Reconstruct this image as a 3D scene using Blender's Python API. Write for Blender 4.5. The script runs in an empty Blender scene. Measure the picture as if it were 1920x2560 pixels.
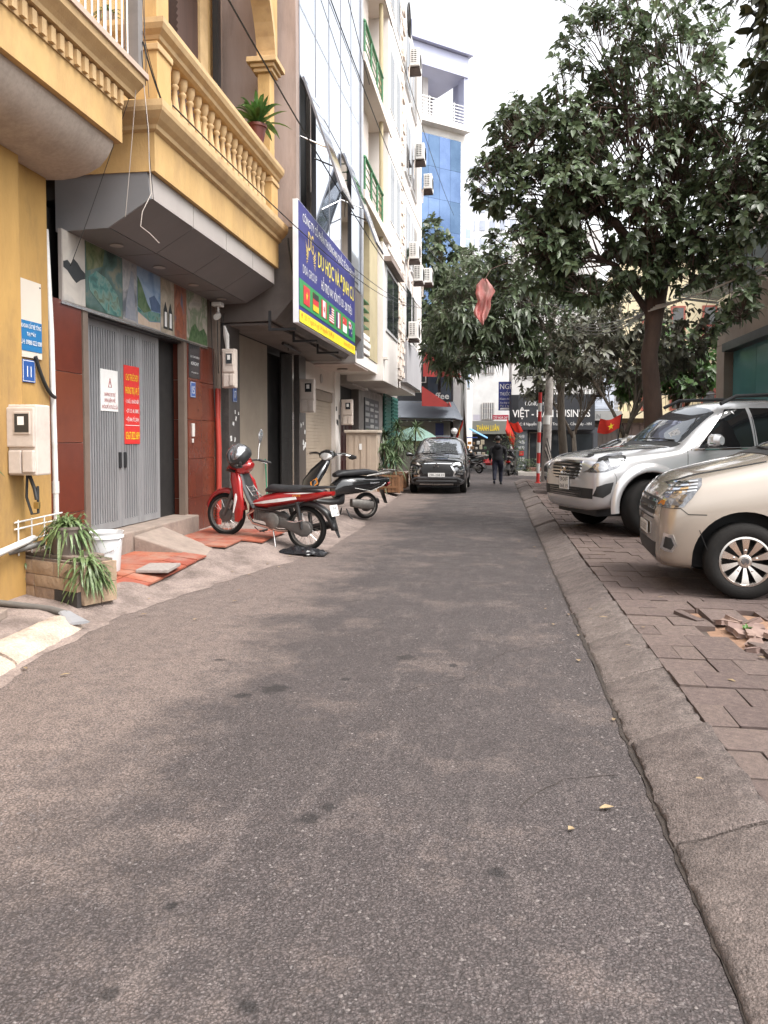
import bpy, bmesh, math, random
from math import sin, cos, pi, radians as rad, sqrt
from mathutils import Vector as V, Matrix, noise
from mathutils.bvhtree import BVHTree
from mathutils.geometry import delaunay_2d_cdt
random.seed(7)
SC = bpy.context.scene
COL = SC.collection
# ---------------------------------------------------------------- camera
YAW = math.atan(280 / 1930)
cam_d = bpy.data.cameras.new('camera')
cam_d.sensor_width = 36.0
cam_d.lens = 1930 / 2560 * 36.0
cam_d.shift_y = -0.04
cam_d.clip_start = 0.05
cam_d.clip_end = 2000
cam = bpy.data.objects.new('camera', cam_d)
COL.objects.link(cam)
cam.location = (0, 0, 1.53)
cam.rotation_euler = (rad(90 - 2.3), 0, YAW)
SC.camera = cam
# ---------------------------------------------------------------- sky, sun, exposure
SUN_EL, SUN_AZ = rad(58), rad(118)      # azimuth from +Y towards +X
world = bpy.data.worlds.new('World')
SC.world = world
world.use_nodes = True
wn = world.node_tree
wn.nodes.clear()
sky = wn.nodes.new('ShaderNodeTexSky')
sky.sky_type = 'NISHITA'
sky.sun_disc = False
sky.sun_elevation = SUN_EL
sky.sun_rotation = SUN_AZ
sky.air_density = 1.0
sky.dust_density = 4.0
hs = wn.nodes.new('ShaderNodeHueSaturation')
hs.inputs['Saturation'].default_value = 0.10
hs.inputs['Value'].default_value = 1.0
bg = wn.nodes.new('ShaderNodeBackground')
bg.inputs['Strength'].default_value = 0.15
wo = wn.nodes.new('ShaderNodeOutputWorld')
wn.links.new(sky.outputs[0], hs.inputs['Color'])
wn.links.new(hs.outputs[0], bg.inputs['Color'])
wn.links.new(bg.outputs[0], wo.inputs['Surface'])
sun_d = bpy.data.lights.new('sun', 'SUN')
sun_d.energy = 0.75
sun_d.angle = rad(26)
sun_d.color = (1.0, 0.94, 0.86)
sun = bpy.data.objects.new('sun', sun_d)
COL.objects.link(sun)
sun.rotation_euler = V((sin(SUN_AZ) * cos(SUN_EL), cos(SUN_AZ) * cos(SUN_EL), sin(SUN_EL))).to_track_quat('Z', 'Y').to_euler()
SC.view_settings.view_transform = 'Standard'
SC.view_settings.look = 'None'
SC.view_settings.exposure = 1.72
SC.view_settings.gamma = 1.0
SC.view_settings.use_curve_mapping = False
SC.cycles.max_bounces = 6
SC.cycles.diffuse_bounces = 4
SC.cycles.glossy_bounces = 3
SC.cycles.transmission_bounces = 4
SC.cycles.transparent_max_bounces = 6
SC.cycles.caustics_reflective = False
SC.cycles.caustics_refractive = False

# ---------------------------------------------------------------- materials
MATS = {}
def srgb(r, g, b):
    f = lambda c: c / 12.92 if c <= 0.04045 else ((c + 0.055) / 1.055) ** 2.4
    return (f(r / 255), f(g / 255), f(b / 255))
def M(name, c1, c2=None, scale=4.0, rough=0.6, metal=0.0, bump=0.0, bscale=60.0, dirt=None, dscale=1.3,
      damt=0.5, stretch=(1, 1, 1), coat=0.0, island=0.0, trans=0.0, spec=0.5, emis=None, rvar=0.15, alpha=1.0, grain=None):
    """procedural surface: two-tone noise, dirt patches of their own shape, fine relief, random tone per piece"""
    if name in MATS:
        return MATS[name]
    m = bpy.data.materials.new(name)
    m.use_nodes = True
    nt = m.node_tree
    N, L = nt.nodes.new, nt.links.new
    b = nt.nodes['Principled BSDF']
    out = nt.nodes['Material Output']
    c2 = c2 or tuple(min(1, c * 0.8) for c in c1)
    tc = N('ShaderNodeTexCoord')
    mp = N('ShaderNodeMapping')
    mp.inputs['Scale'].default_value = stretch
    L(tc.outputs['Object'], mp.inputs['Vector'])
    nz = N('ShaderNodeTexNoise')
    nz.inputs['Scale'].default_value = scale
    nz.inputs['Detail'].default_value = 8
    nz.inputs['Roughness'].default_value = 0.62
    L(mp.outputs[0], nz.inputs['Vector'])
    mx = N('ShaderNodeMix'); mx.data_type = 'RGBA'
    mx.inputs['A'].default_value = (*c1, 1); mx.inputs['B'].default_value = (*c2, 1)
    cr = N('ShaderNodeMapRange'); cr.inputs[1].default_value = 0.32; cr.inputs[2].default_value = 0.68
    L(nz.outputs['Fac'], cr.inputs[0]); L(cr.outputs[0], mx.inputs['Factor'])
    col = mx.outputs['Result']
    if dirt:
        n2 = N('ShaderNodeTexNoise'); n2.inputs['Scale'].default_value = dscale; n2.inputs['Detail'].default_value = 9
        n2.inputs['Roughness'].default_value = 0.7
        L(mp.outputs[0], n2.inputs['Vector'])
        r2 = N('ShaderNodeMapRange'); r2.inputs[1].default_value = 0.48; r2.inputs[2].default_value = 0.72
        r2.inputs[4].default_value = damt
        L(n2.outputs['Fac'], r2.inputs[0])
        m2 = N('ShaderNodeMix'); m2.data_type = 'RGBA'
        L(r2.outputs[0], m2.inputs['Factor']); L(col, m2.inputs['A']); m2.inputs['B'].default_value = (*dirt, 1)
        col = m2.outputs['Result']
    if grain:
        for gs, lo, hi in grain:
            g1 = N('ShaderNodeTexNoise'); g1.inputs['Scale'].default_value = gs; g1.inputs['Detail'].default_value = 4; g1.inputs['Roughness'].default_value = .7
            L(mp.outputs[0], g1.inputs['Vector'])
            r5 = N('ShaderNodeMapRange'); r5.inputs[1].default_value = .35; r5.inputs[2].default_value = .65; r5.inputs[3].default_value = lo; r5.inputs[4].default_value = hi
            L(g1.outputs['Fac'], r5.inputs[0])
            vm = N('ShaderNodeVectorMath'); vm.operation = 'SCALE'; L(col, vm.inputs[0]); L(r5.outputs[0], vm.inputs['Scale']); col = vm.outputs[0]
    if island:
        ge = N('ShaderNodeNewGeometry'); oi = N('ShaderNodeObjectInfo')
        ad = N('ShaderNodeMath'); ad.operation = 'ADD'; fr = N('ShaderNodeMath'); fr.operation = 'FRACT'
        L(ge.outputs['Random Per Island'], ad.inputs[0]); L(oi.outputs['Random'], ad.inputs[1]); L(ad.outputs[0], fr.inputs[0])
        hv = N('ShaderNodeHueSaturation')
        r3 = N('ShaderNodeMapRange'); r3.inputs[3].default_value = 1 - island; r3.inputs[4].default_value = 1 + island
        L(fr.outputs[0], r3.inputs[0]); L(r3.outputs[0], hv.inputs['Value'])
        r4 = N('ShaderNodeMapRange'); r4.inputs[3].default_value = 0.5 - island * 0.04; r4.inputs[4].default_value = 0.5 + island * 0.04
        L(fr.outputs[0], r4.inputs[0]); L(r4.outputs[0], hv.inputs['Hue'])
        L(col, hv.inputs['Color']); col = hv.outputs[0]
    L(col, b.inputs['Base Color'])
    rr = N('ShaderNodeMapRange'); rr.inputs[3].default_value = max(0.02, rough - rvar * rough); rr.inputs[4].default_value = min(1, rough + rvar * rough)
    L(nz.outputs['Fac'], rr.inputs[0]); L(rr.outputs[0], b.inputs['Roughness'])
    b.inputs['Metallic'].default_value = metal
    b.inputs['Specular IOR Level'].default_value = spec
    b.inputs['Coat Weight'].default_value = coat
    b.inputs['Coat Roughness'].default_value = 0.04
    if bump:
        n3 = N('ShaderNodeTexNoise'); n3.inputs['Scale'].default_value = bscale; n3.inputs['Detail'].default_value = 5
        L(mp.outputs[0], n3.inputs['Vector'])
        bp = N('ShaderNodeBump'); bp.inputs['Strength'].default_value = bump; bp.inputs['Distance'].default_value = 0.01
        L(n3.outputs['Fac'], bp.inputs['Height']); L(bp.outputs[0], b.inputs['Normal'])
    if emis:
        b.inputs['Emission Color'].default_value = (*emis[:3], 1); b.inputs['Emission Strength'].default_value = emis[3]
    if alpha < 1:
        b.inputs['Alpha'].default_value = alpha
    if trans:
        tr = N('ShaderNodeBsdfTranslucent'); ms = N('ShaderNodeMixShader'); ms.inputs[0].default_value = trans
        L(col, tr.inputs['Color']); L(b.outputs[0], ms.inputs[1]); L(tr.outputs[0], ms.inputs[2]); L(ms.outputs[0], out.inputs['Surface'])
    MATS[name] = m
    return m
def flat(name, c, rough=0.5, **k):
    return M(name, c, tuple(x * 0.9 for x in c), 9, rough, **k)

# ---------------------------------------------------------------- objects
W = {}
def link(o, parent=None, mat=None):
    COL.objects.link(o)
    W[o] = Matrix.Identity(4)
    if parent is not None:
        o.parent = parent
        o.matrix_parent_inverse = W[parent].inverted()
    return o
def tag(o, label, cat, group=None):
    o['label'] = label; o['category'] = cat
    if group: o['group'] = group
    return o
def thing(name, label, cat, loc=(0, 0, 0), group=None):
    o = bpy.data.objects.new(name, None)
    o.empty_display_size = 0.1
    link(o)
    o.location = loc
    W[o] = Matrix.Translation(V(loc))
    return tag(o, label, cat, group)
def struct(o, kind='structure', label=None):
    o['kind'] = kind
    if label: o['label'] = label
    return o
def copytree(o, parent=None):
    c = o.copy(); COL.objects.link(c)
    if parent is not None: c.parent = parent
    for ch in list(o.children): copytree(ch, c)
    return c
def frame(d):
    d = V(d).normalized()
    up = V((0, 0, 1)) if abs(d.z) < 0.95 else V((1, 0, 0))
    a = d.cross(up).normalized()
    return a, a.cross(d).normalized()
class MB:
    """collects shapes for ONE mesh object"""
    def __init__(s):
        s.v = []; s.f = []; s.m = []; s.cm = 0
    def add(s, vs, fs):
        o = len(s.v); s.v += [tuple(p) for p in vs]; s.f += [tuple(i + o for i in f) for f in fs]; s.m += [s.cm] * len(fs)
        return s
    def box(s, c, d, rz=0, R=None, taper=1.0):
        hx, hy, hz = d[0] / 2, d[1] / 2, d[2] / 2
        ps = [V((x * (taper if z > 0 else 1), y * (taper if z > 0 else 1), z)) for z in (-hz, hz) for x, y in ((-hx, -hy), (hx, -hy), (hx, hy), (-hx, hy))]
        R = R or (Matrix.Rotation(rz, 3, 'Z') if rz else None)
        if R: ps = [R @ p for p in ps]
        c = V(c)
        return s.add([p + c for p in ps], [(3, 2, 1, 0), (4, 5, 6, 7), (0, 1, 5, 4), (1, 2, 6, 5), (2, 3, 7, 6), (3, 0, 4, 7)])
    def bb(s, x0, x1, y0, y1, z0, z1):
        return s.box(((x0 + x1) / 2, (y0 + y1) / 2, (z0 + z1) / 2), (abs(x1 - x0), abs(y1 - y0), abs(z1 - z0)))
    def rbox(s, c, d, r=0.01, R=None):
        """box with chamfered edges"""
        hx, hy, hz = d[0] / 2, d[1] / 2, d[2] / 2
        r = min(r, hx * .9, hy * .9, hz * .9)
        bm = bmesh.new(); bmesh.ops.create_cube(bm, size=1)
        for v in bm.verts: v.co = V((v.co.x * 2 * hx, v.co.y * 2 * hy, v.co.z * 2 * hz))
        bmesh.ops.bevel(bm, geom=bm.edges[:], offset=r, segments=2, profile=0.6, affect='EDGES')
        c = V(c); bm.verts.index_update()
        vs = [(R @ v.co if R else v.co) + c for v in bm.verts]
        fs = [[v.index for v in f.verts] for f in bm.faces]
        bm.free()
        return s.add(vs, fs)
    def prism(s, poly, axis, a, b):
        """poly of 2d points extruded along axis x,y or z from a to b"""
        n = len(poly)
        def P(p, t):
            return {'x': (t, p[0], p[1]), 'y': (p[0], t, p[1]), 'z': (p[0], p[1], t)}[axis]
        vs = [P(p, a) for p in poly] + [P(p, b) for p in poly]
        fs = [tuple(range(n)), tuple(range(2 * n - 1, n - 1, -1))] + [(i, (i + 1) % n, n + (i + 1) % n, n + i) for i in range(n)]
        return s.add(vs, fs)
    def tube(s, pts, r, n=8, cap=True, closed=False):
        pts = [V(p) for p in pts]; k = len(pts)
        rs = r if isinstance(r, (list, tuple)) else [r] * k
        vs = []; a = None
        for i, p in enumerate(pts):
            if closed: d = pts[(i + 1) % k] - pts[i - 1]
            else: d = pts[min(i + 1, k - 1)] - pts[max(i - 1, 0)]
            if d.length < 1e-9: d = V((0, 0, 1))
            d.normalize()
            if a is None: a, _ = frame(d)
            a = (a - d * a.dot(d))
            if a.length < 1e-6: a, _ = frame(d)
            a.normalize(); bb = d.cross(a)
            for j in range(n):
                t = 2 * pi * j / n
                vs.append(p + (a * cos(t) + bb * sin(t)) * rs[i])
        fs = []
        for i in range(k if closed else k - 1):
            for j in range(n):
                i2 = (i + 1) % k
                fs.append((i * n + j, i * n + (j + 1) % n, i2 * n + (j + 1) % n, i2 * n + j))
        if cap and not closed:
            fs.append(tuple(range(n - 1, -1, -1))); fs.append(tuple((k - 1) * n + j for j in range(n)))
        return s.add(vs, fs)
    def lathe(s, prof, n=24, c=(0, 0, 0), R=None, cap=True):
        """prof list of (r,z) revolved about z"""
        c = V(c); vs = []
        for r, z in prof:
            for j in range(n):
                t = 2 * pi * j / n; p = V((r * cos(t), r * sin(t), z))
                vs.append((R @ p if R else p) + c)
        fs = [(i * n + j, i * n + (j + 1) % n, (i + 1) * n + (j + 1) % n, (i + 1) * n + j) for i in range(len(prof) - 1) for j in range(n)]
        if cap and prof[0][0] > 1e-6: fs.append(tuple(range(n - 1, -1, -1)))
        if cap and prof[-1][0] > 1e-6: fs.append(tuple((len(prof) - 1) * n + j for j in range(n)))
        return s.add(vs, fs)
    def sweep(s, secs, n=14, power=2.0):
        """secs: (centre, half width vector, half height vector); closed super-ellipse rings joined, capped"""
        vs = []
        for c, a, b in secs:
            c, a, b = V(c), V(a), V(b)
            for j in range(n):
                t = 2 * pi * j / n; e = 2 / power
                cx = abs(cos(t)) ** e * (1 if cos(t) >= 0 else -1); sy = abs(sin(t)) ** e * (1 if sin(t) >= 0 else -1)
                vs.append(c + a * cx + b * sy)
        k = len(secs)
        fs = [(i * n + j, i * n + (j + 1) % n, (i + 1) * n + (j + 1) % n, (i + 1) * n + j) for i in range(k - 1) for j in range(n)]
        fs.append(tuple(range(n - 1, -1, -1))); fs.append(tuple((k - 1) * n + j for j in range(n)))
        return s.add(vs, fs)
    def quad(s, a, b, c, d):
        return s.add([a, b, c, d], [(0, 1, 2, 3)])
    def leaf(s, p, d, up, L, w, droop=0.3, seg=3, fold=0.25):
        d = V(d).normalized(); sd = d.cross(V(up))
        if sd.length < 1e-4: sd = d.cross(V((1, 0, 0.3)))
        sd.normalize(); nn = sd.cross(d)
        vs = []; p = V(p)
        for i in range(seg + 1):
            t = i / seg
            ww = w * (sin(pi * min(1, t * 0.9 + 0.08)) ** 0.75) if i < seg else w * .04
            c = p + d * L * t * (1 - 0.15 * droop * t) + V((0, 0, -1)) * droop * L * t * t
            vs += [c - sd * ww + nn * ww * fold, c, c + sd * ww + nn * ww * fold]
        fs = []
        for i in range(seg):
            o = i * 3
            fs += [(o, o + 1, o + 4, o + 3), (o + 1, o + 2, o + 5, o + 4)]
        return s.add(vs, fs)
    def build(s, name, mat, parent=None, smooth=None, bevel=0, sub=0, solid=0):
        me = bpy.data.meshes.new(name)
        me.from_pydata(s.v, [], s.f)
        ms = mat if isinstance(mat, (list, tuple)) else [mat]
        for m in ms: me.materials.append(m)
        if len(ms) > 1: me.polygons.foreach_set('material_index', s.m)
        if smooth is not None:
            if smooth >= 3.2: me.shade_smooth()
            else:
                me.shade_smooth(); me.set_sharp_from_angle(angle=smooth)
        o = bpy.data.objects.new(name, me)
        link(o, parent)
        if solid:
            md = o.modifiers.new('solid', 'SOLIDIFY'); md.thickness = solid; md.offset = 0
        if bevel:
            md = o.modifiers.new('bevel', 'BEVEL'); md.width = bevel; md.segments = 2; md.limit_method = 'ANGLE'
        if sub:
            md = o.modifiers.new('sub', 'SUBSURF'); md.levels = sub; md.render_levels = sub
        return o
SM = rad(40)
def bake(o):
    """replace an object's mesh by its evaluated (modified) mesh"""
    dg = bpy.context.evaluated_depsgraph_get()
    me = bpy.data.meshes.new_from_object(o.evaluated_get(dg), preserve_all_data_layers=True, depsgraph=dg)
    o.modifiers.clear(); o.data = me
    return o
TXT = {}
def text(s, parent, mat, origin, ux, uy, width=None, height=None, name='lettering', extrude=0.004, align='LEFT', bold=0.0):
    """flat lettering: baseline start at origin, ux = reading direction, uy = up (unit vectors)"""
    cu = bpy.data.curves.new('t', 'FONT'); cu.body = s; cu.size = 1; cu.resolution_u = 2; cu.extrude = 0
    cu.offset = bold
    ob = bpy.data.objects.new('t', cu); COL.objects.link(ob)
    dg = bpy.context.evaluated_depsgraph_get()
    me = bpy.data.meshes.new_from_object(ob.evaluated_get(dg))
    bpy.data.objects.remove(ob); bpy.data.curves.remove(cu)
    if not me.vertices: return None
    xs = [v.co.x for v in me.vertices]; ys = [v.co.y for v in me.vertices]
    x0, x1 = min(xs), max(xs)
    capH = 0.73
    sy = (height or 0.1) / capH
    sx = width / (x1 - x0) if width else sy
    ux, uy, org = V(ux), V(uy), V(origin); nn = ux.cross(uy)
    off = {'LEFT': 0, 'CENTER': -(x1 - x0) / 2, 'RIGHT': -(x1 - x0)}[align]
    for v in me.vertices:
        v.co = org + ux * ((v.co.x - x0 + off) * sx) + uy * (v.co.y * sy) + nn * extrude
    me.materials.clear(); me.materials.append(mat)
    me.name = name
    o = bpy.data.objects.new(name, me)
    return link(o, parent)
def rect(parent, name, mat, origin, ux, uy, w, h, depth=0.004):
    """thin printed panel"""
    ux, uy, o = V(ux), V(uy), V(origin); n = ux.cross(uy)
    m = MB(); a, b, c, d = o, o + ux * w, o + ux * w + uy * h, o + uy * h
    m.add([a, b, c, d, a + n * depth, b + n * depth, c + n * depth, d + n * depth], [(3, 2, 1, 0), (4, 5, 6, 7), (0, 1, 5, 4), (1, 2, 6, 5), (2, 3, 7, 6), (3, 0, 4, 7)])
    return m.build(name, mat, parent)
def poly_panel(parent, name, mat, pts, n, depth=0.003):
    pts = [V(p) for p in pts]; n = V(n); k = len(pts)
    m = MB(); m.add(pts + [p + n * depth for p in pts], [tuple(range(k - 1, -1, -1)), tuple(range(k, 2 * k))] + [(i, (i + 1) % k, k + (i + 1) % k, k + i) for i in range(k)])
    return m.build(name, mat, parent)
def sag(a, b, s=0.2, n=12):
    a, b = V(a), V(b)
    return [a.lerp(b, i / n) - V((0, 0, 4 * s * (i / n) * (1 - i / n))) for i in range(n + 1)]
# ================================================================ GROUND
def asphalt():
    m = bpy.data.materials.new('asphalt'); m.use_nodes = True
    nt = m.node_tree; N, L = nt.nodes.new, nt.links.new
    b = nt.nodes['Principled BSDF']
    tc = N('ShaderNodeTexCoord'); P = tc.outputs['Object']
    def noise_(sc, det=6, ro=.6, vec=P):
        n = N('ShaderNodeTexNoise'); n.inputs['Scale'].default_value = sc; n.inputs['Detail'].default_value = det; n.inputs['Roughness'].default_value = ro
        L(vec, n.inputs['Vector']); return n.outputs['Fac']
    def rng(x, a, c, lo=0., hi=1.):
        r = N('ShaderNodeMapRange'); L(x, r.inputs[0]); r.inputs[1].default_value = a; r.inputs[2].default_value = c; r.inputs[3].default_value = lo; r.inputs[4].default_value = hi
        return r.outputs[0]
    def mixc(f, A, B):
        x = N('ShaderNodeMix'); x.data_type = 'RGBA'
        if isinstance(f, float): x.inputs['Factor'].default_value = f
        else: L(f, x.inputs['Factor'])
        for k, q in (('A', A), ('B', B)):
            if isinstance(q, tuple): x.inputs[k].default_value = (*q, 1)
            else: L(q, x.inputs[k])
        return x.outputs['Result']
    def math_(op, a, c):
        x = N('ShaderNodeMath'); x.operation = op
        for i, q in ((0, a), (1, c)):
            if isinstance(q, (int, float)): x.inputs[i].default_value = q
            else: L(q, x.inputs[i])
        return x.outputs[0]
    # stretched distortion so that stones are uneven
    dis = N('ShaderNodeVectorMath'); dis.operation = 'ADD'
    nd = N('ShaderNodeTexNoise'); nd.inputs['Scale'].default_value = 30; L(P, nd.inputs['Vector'])
    sc = N('ShaderNodeVectorMath'); sc.operation = 'SCALE'; sc.inputs['Scale'].default_value = 0.02
    L(nd.outputs['Color'], sc.inputs[0]); L(P, dis.inputs[0]); L(sc.outputs[0], dis.inputs[1])
    vor = N('ShaderNodeTexVoronoi'); vor.inputs['Scale'].default_value = 105; vor.inputs['Randomness'].default_value = 1
    L(dis.outputs[0], vor.inputs['Vector'])
    sep = N('ShaderNodeSeparateColor'); L(vor.outputs['Color'], sep.inputs[0])
    bigv = N('ShaderNodeTexVoronoi'); bigv.inputs['Scale'].default_value = 60; L(dis.outputs[0], bigv.inputs['Vector'])
    sepb = N('ShaderNodeSeparateColor'); L(bigv.outputs['Color'], sepb.inputs[0])
    base = mixc(rng(noise_(0.55, 5), .3, .7), (.094, .0765, .075), (.122, .0995, .097))
    base = mixc(rng(noise_(7, 8, .7), .35, .7, 0, .55), base, (.070, .0575, .0565))
    base = mixc(rng(sep.outputs[0], .0, 1, 0, .7), base, (.040, .034, .033))
    stone = math_('MULTIPLY', rng(sep.outputs[1], .74, .9), rng(vor.outputs['Distance'], .5, .3))
    base = mixc(math_('MULTIPLY', stone, .45), base, (.165, .145, .142))
    stone2 = math_('MULTIPLY', rng(sepb.outputs[1], .9, .95), rng(bigv.outputs['Distance'], .42, .3))
    base = mixc(math_('MULTIPLY', stone2, .5), base, (.20, .18, .178))
    # pale dust trodden in from the left apron, with its own ragged shape
    sx = N('ShaderNodeSeparateXYZ'); L(P, sx.inputs[0])
    edge = rng(sx.outputs[0], -1.3, -2.5, 0, 1)
    dn = noise_(1.3, 10, .72)
    dust = math_('MULTIPLY', rng(math_('ADD', dn, math_('MULTIPLY', edge, .38)), .52, .76, 0, 1), rng(noise_(9, 6, .7), .3, .6, .45, .9))
    strm = N('ShaderNodeMapping'); strm.inputs['Scale'].default_value = (3.5, .9, 1); L(P, strm.inputs['Vector'])
    base = mixc(dust, base, (.255, .197, .172))
    base = mixc(rng(noise_(2.4, 9, .7, strm.outputs[0]), .53, .68, 0, .6), base, (.158, .130, .122))
    # oil drips
    spot = None
    for (x, y, r) in ((-.62, 5.35, .10), (-1.35, 4.55, .12), (-1.5, 4.40, .07), (-.95, 4.8, .05), (-.28, 5.2, .045), (-.75, 3.0, .06), (-.68, 3.1, .05), (-1.9, 5.1, .05), (-1.05, 1.95, .04), (-.65, 1.95, .04), (-1.05, 2.35, .03), (.02, 2.7, .05)):
        d = N('ShaderNodeVectorMath'); d.operation = 'DISTANCE'; L(P, d.inputs[0]); d.inputs[1].default_value = (x, y, 0)
        f = rng(math_('ADD', d.outputs['Value'], math_('MULTIPLY', math_('SUBTRACT', noise_(16, 4), .5), r * 1.7)), r * .9, r * .45, 0, .75)
        spot = f if spot is None else math_('MAXIMUM', spot, f)
    base = mixc(rng(vor.outputs['Distance'], .38, .62, 0, .55), base, (.022, .019, .018))
    base = mixc(spot, base, (.018, .016, .016))
    # tan stains
    base = mixc(rng(noise_(3.3, 5, .55), .70, .78, 0, .45), base, (.14, .108, .088))
    for gs, lo, hi in ((60, .78, 1.15), (230, .55, 1.40)):
        vm = N('ShaderNodeVectorMath'); vm.operation = 'SCALE'; L(base, vm.inputs[0]); L(rng(noise_(gs, 4, .7), .34, .66, lo, hi), vm.inputs['Scale']); base = vm.outputs[0]
    L(base, b.inputs['Base Color'])
    L(rng(noise_(3), .3, .7, .62, .85), b.inputs['Roughness'])
    b.inputs['Specular IOR Level'].default_value = .35
    h = math_('ADD', math_('MULTIPLY', vor.outputs['Distance'], -1.0), math_('MULTIPLY', noise_(140, 3), .5))
    h = math_('ADD', h, math_('MULTIPLY', stone2, 1.2))
    h = math_('ADD', h, math_('MULTIPLY', noise_(22, 4), 1.0))
    bp = N('ShaderNodeBump'); bp.inputs['Strength'].default_value = .8; bp.inputs['Distance'].default_value = .005
    L(h, bp.inputs['Height']); L(bp.outputs[0], b.inputs['Normal'])
    return m
ASPH = asphalt()
DUSTY = M('dusty_concrete', (.29, .228, .200), (.195, .150, .131), 2.6, .9, bump=1.1, bscale=55, dirt=(.115, .088, .076), dscale=2.6, damt=.8, grain=((34, .78, 1.15), (130, .75, 1.2)))
DIRT = M('brown_dirt', (.045, .033, .026), (.022, .017, .014), 14, .95, bump=1, bscale=50)
KERB = M('kerb_concrete', (.172, .138, .124), (.105, .083, .075), 7, .92, bump=1.0, bscale=110, dirt=(.055, .044, .040), dscale=6, damt=.75, island=.12, grain=((40, .7, 1.2), (160, .6, 1.35)))
PAVER = M('paver', (.158, .115, .101), (.096, .069, .061), 9, .9, bump=.7, bscale=80, dirt=(.185, .132, .112), dscale=1.6, damt=.75, island=.15, grain=((30, .72, 1.15), (140, .65, 1.3)))
FARGROUND = M('far_ground', (.20, .17, .155), (.15, .13, .12), 1.5, .9)

g = MB(); g.quad((-400, -60, -.06), (400, -60, -.06), (400, 700, -.06), (-400, 700, -.06))
struct(g.build('ground', FARGROUND))
r = MB()
# the lane, then the crossing beyond the corner of the right-hand pavement
xs = [(-8, -3.9, .66), (0, -3.9, .66), (28.4, -4.4, .66), (29.4, -4.4, .95), (30.3, -4.4, 1.8), (30.8, -4.4, 3.2), (30.81, -4.6, 40), (33.6, -4.6, 40), (33.61, -3.0, 1.2), (90, -1.2, 1.2)]
vs = []; fs = []
for i, (y, a, c) in enumerate(xs): vs += [(a, y, 0), (c, y, 0)]
for i in range(len(xs) - 1): fs.append((2 * i, 2 * i + 1, 2 * i + 3, 2 * i + 2))
r.add(vs, fs)
struct(r.build('road', ASPH))

# left apron: uneven dusty concrete that climbs from the lane to the house fronts
def edge_x(y):
    pts = [(-2, -2.3), (2.6, -2.45), (3.6, -2.75), (4.75, -3.15), (6.1, -3.22), (8.0, -2.9), (9.2, -2.6), (10.4, -2.32), (13, -2.3), (16, -2.5), (20, -2.6), (24, -2.75), (30, -3.1), (33, -3.3), (40, -3.4)]
    for (a, b), (c, d) in zip(pts, pts[1:]):
        if a <= y <= c: return b + (d - b) * (y - a) / (c - a)
    return pts[-1][1] if y > 0 else pts[0][1]
def apron_z(x, y):
    e = edge_x(y); t = (e - x)
    if t < 0: return 0.004
    s = min(1, t / (1.0 if 7.2 < y < 12 else .55)); s = s * s * (3 - 2 * s)
    kz = .13 if y > 7 else .12
    n = noise.noise(V((x * 1.7, y * 1.7, 3))) * .018 + noise.noise(V((x * 5, y * 5, 9))) * .010
    z = .004 + kz * s + n * min(1, t / .2) * .9 + .02 * min(1, max(0, t - 1))
    return max(.004, z)
a = MB(); nx = 30
ys = [-2 + i * .5 for i in range(8)] + [2 + i * .09 for i in range(120)] + [12.8 + i * .4 for i in range(60)]
vs = []; fs = []
for y in ys:
    e = edge_x(y) + noise.noise(V((0, y * 2.3, 1))) * .09 + noise.noise(V((0, y * 9, 4))) * .035
    for i in range(nx + 1):
        t = i / nx; x = e + (-6.2 - e) * t ** 1.7
        vs.append((x, y, apron_z(min(x, edge_x(y) - .02), y) if i else .003))
for j in range(len(ys) - 1):
    for i in range(nx):
        o = j * (nx + 1) + i; fs.append((o, o + nx + 1, o + nx + 2, o + 1))
a.add(vs, fs)
struct(a.build('left_pavement', DUSTY, smooth=3.2))

# right kerb: one stone after another
kerb = struct(thing('kerb', 'sloping concrete kerb stones along the right edge of the lane', 'kerb', (0, 0, 0)))
del kerb['category']
KSH = []
for q in range(3):
    random.seed(40 + q)
    m = MB(); prof = [(.672, -.05), (.674, .010), (.69, .022), (.76, .050), (.84, .082), (.91, .110), (.975, .130), (1.03, .136), (1.03, -.05)]
    nseg = 60; vs = []; fs = []
    for i in range(nseg + 1):
        y = i / nseg
        for k, (x, z) in enumerate(prof):
            n = noise.noise(V((x * 7 + q * 9, y * 7, z * 7 + q))) * .010 + noise.noise(V((x * 24 + q * 9, y * 24, z * 24 + q))) * .006
            ee = .012 * (1 if (i in (0, nseg) and k in (3, 4, 5, 6)) else 0)
            chip = .05 * max(0, noise.noise(V((q * 5, y * 7, 2))) - .15) if k in (6, 7) else 0
            vs.append((x + n * (1.4 if k < 4 else 1), .006 + y * .970, z + n - ee - chip))
    k = len(prof)
    for i in range(nseg):
        for j in range(k - 1):
            fs.append((i * k + j, (i + 1) * k + j, (i + 1) * k + j + 1, i * k + j + 1))
    fs += [tuple(range(k)), tuple(nseg * k + j for j in range(k - 1, -1, -1))]
    m.add(vs, fs)
    o = m.build('kerb_stone', KERB, kerb, smooth=rad(50)); KSH.append(o)
random.seed(5)
for i, y in enumerate([1 + .98 * k for k in range(28)]):
    o = KSH[i] if i < 3 else KSH[i % 3].copy()
    if i >= 3: COL.objects.link(o)
    o.location = (random.uniform(-.012, .012), y - random.uniform(0, .01), random.uniform(-.012, .01) - (.02 if i in (11, 12) else 0))
    o.rotation_euler = (random.uniform(-.008, .008), random.uniform(-.01, .01), random.uniform(-.012, .012))

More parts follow.
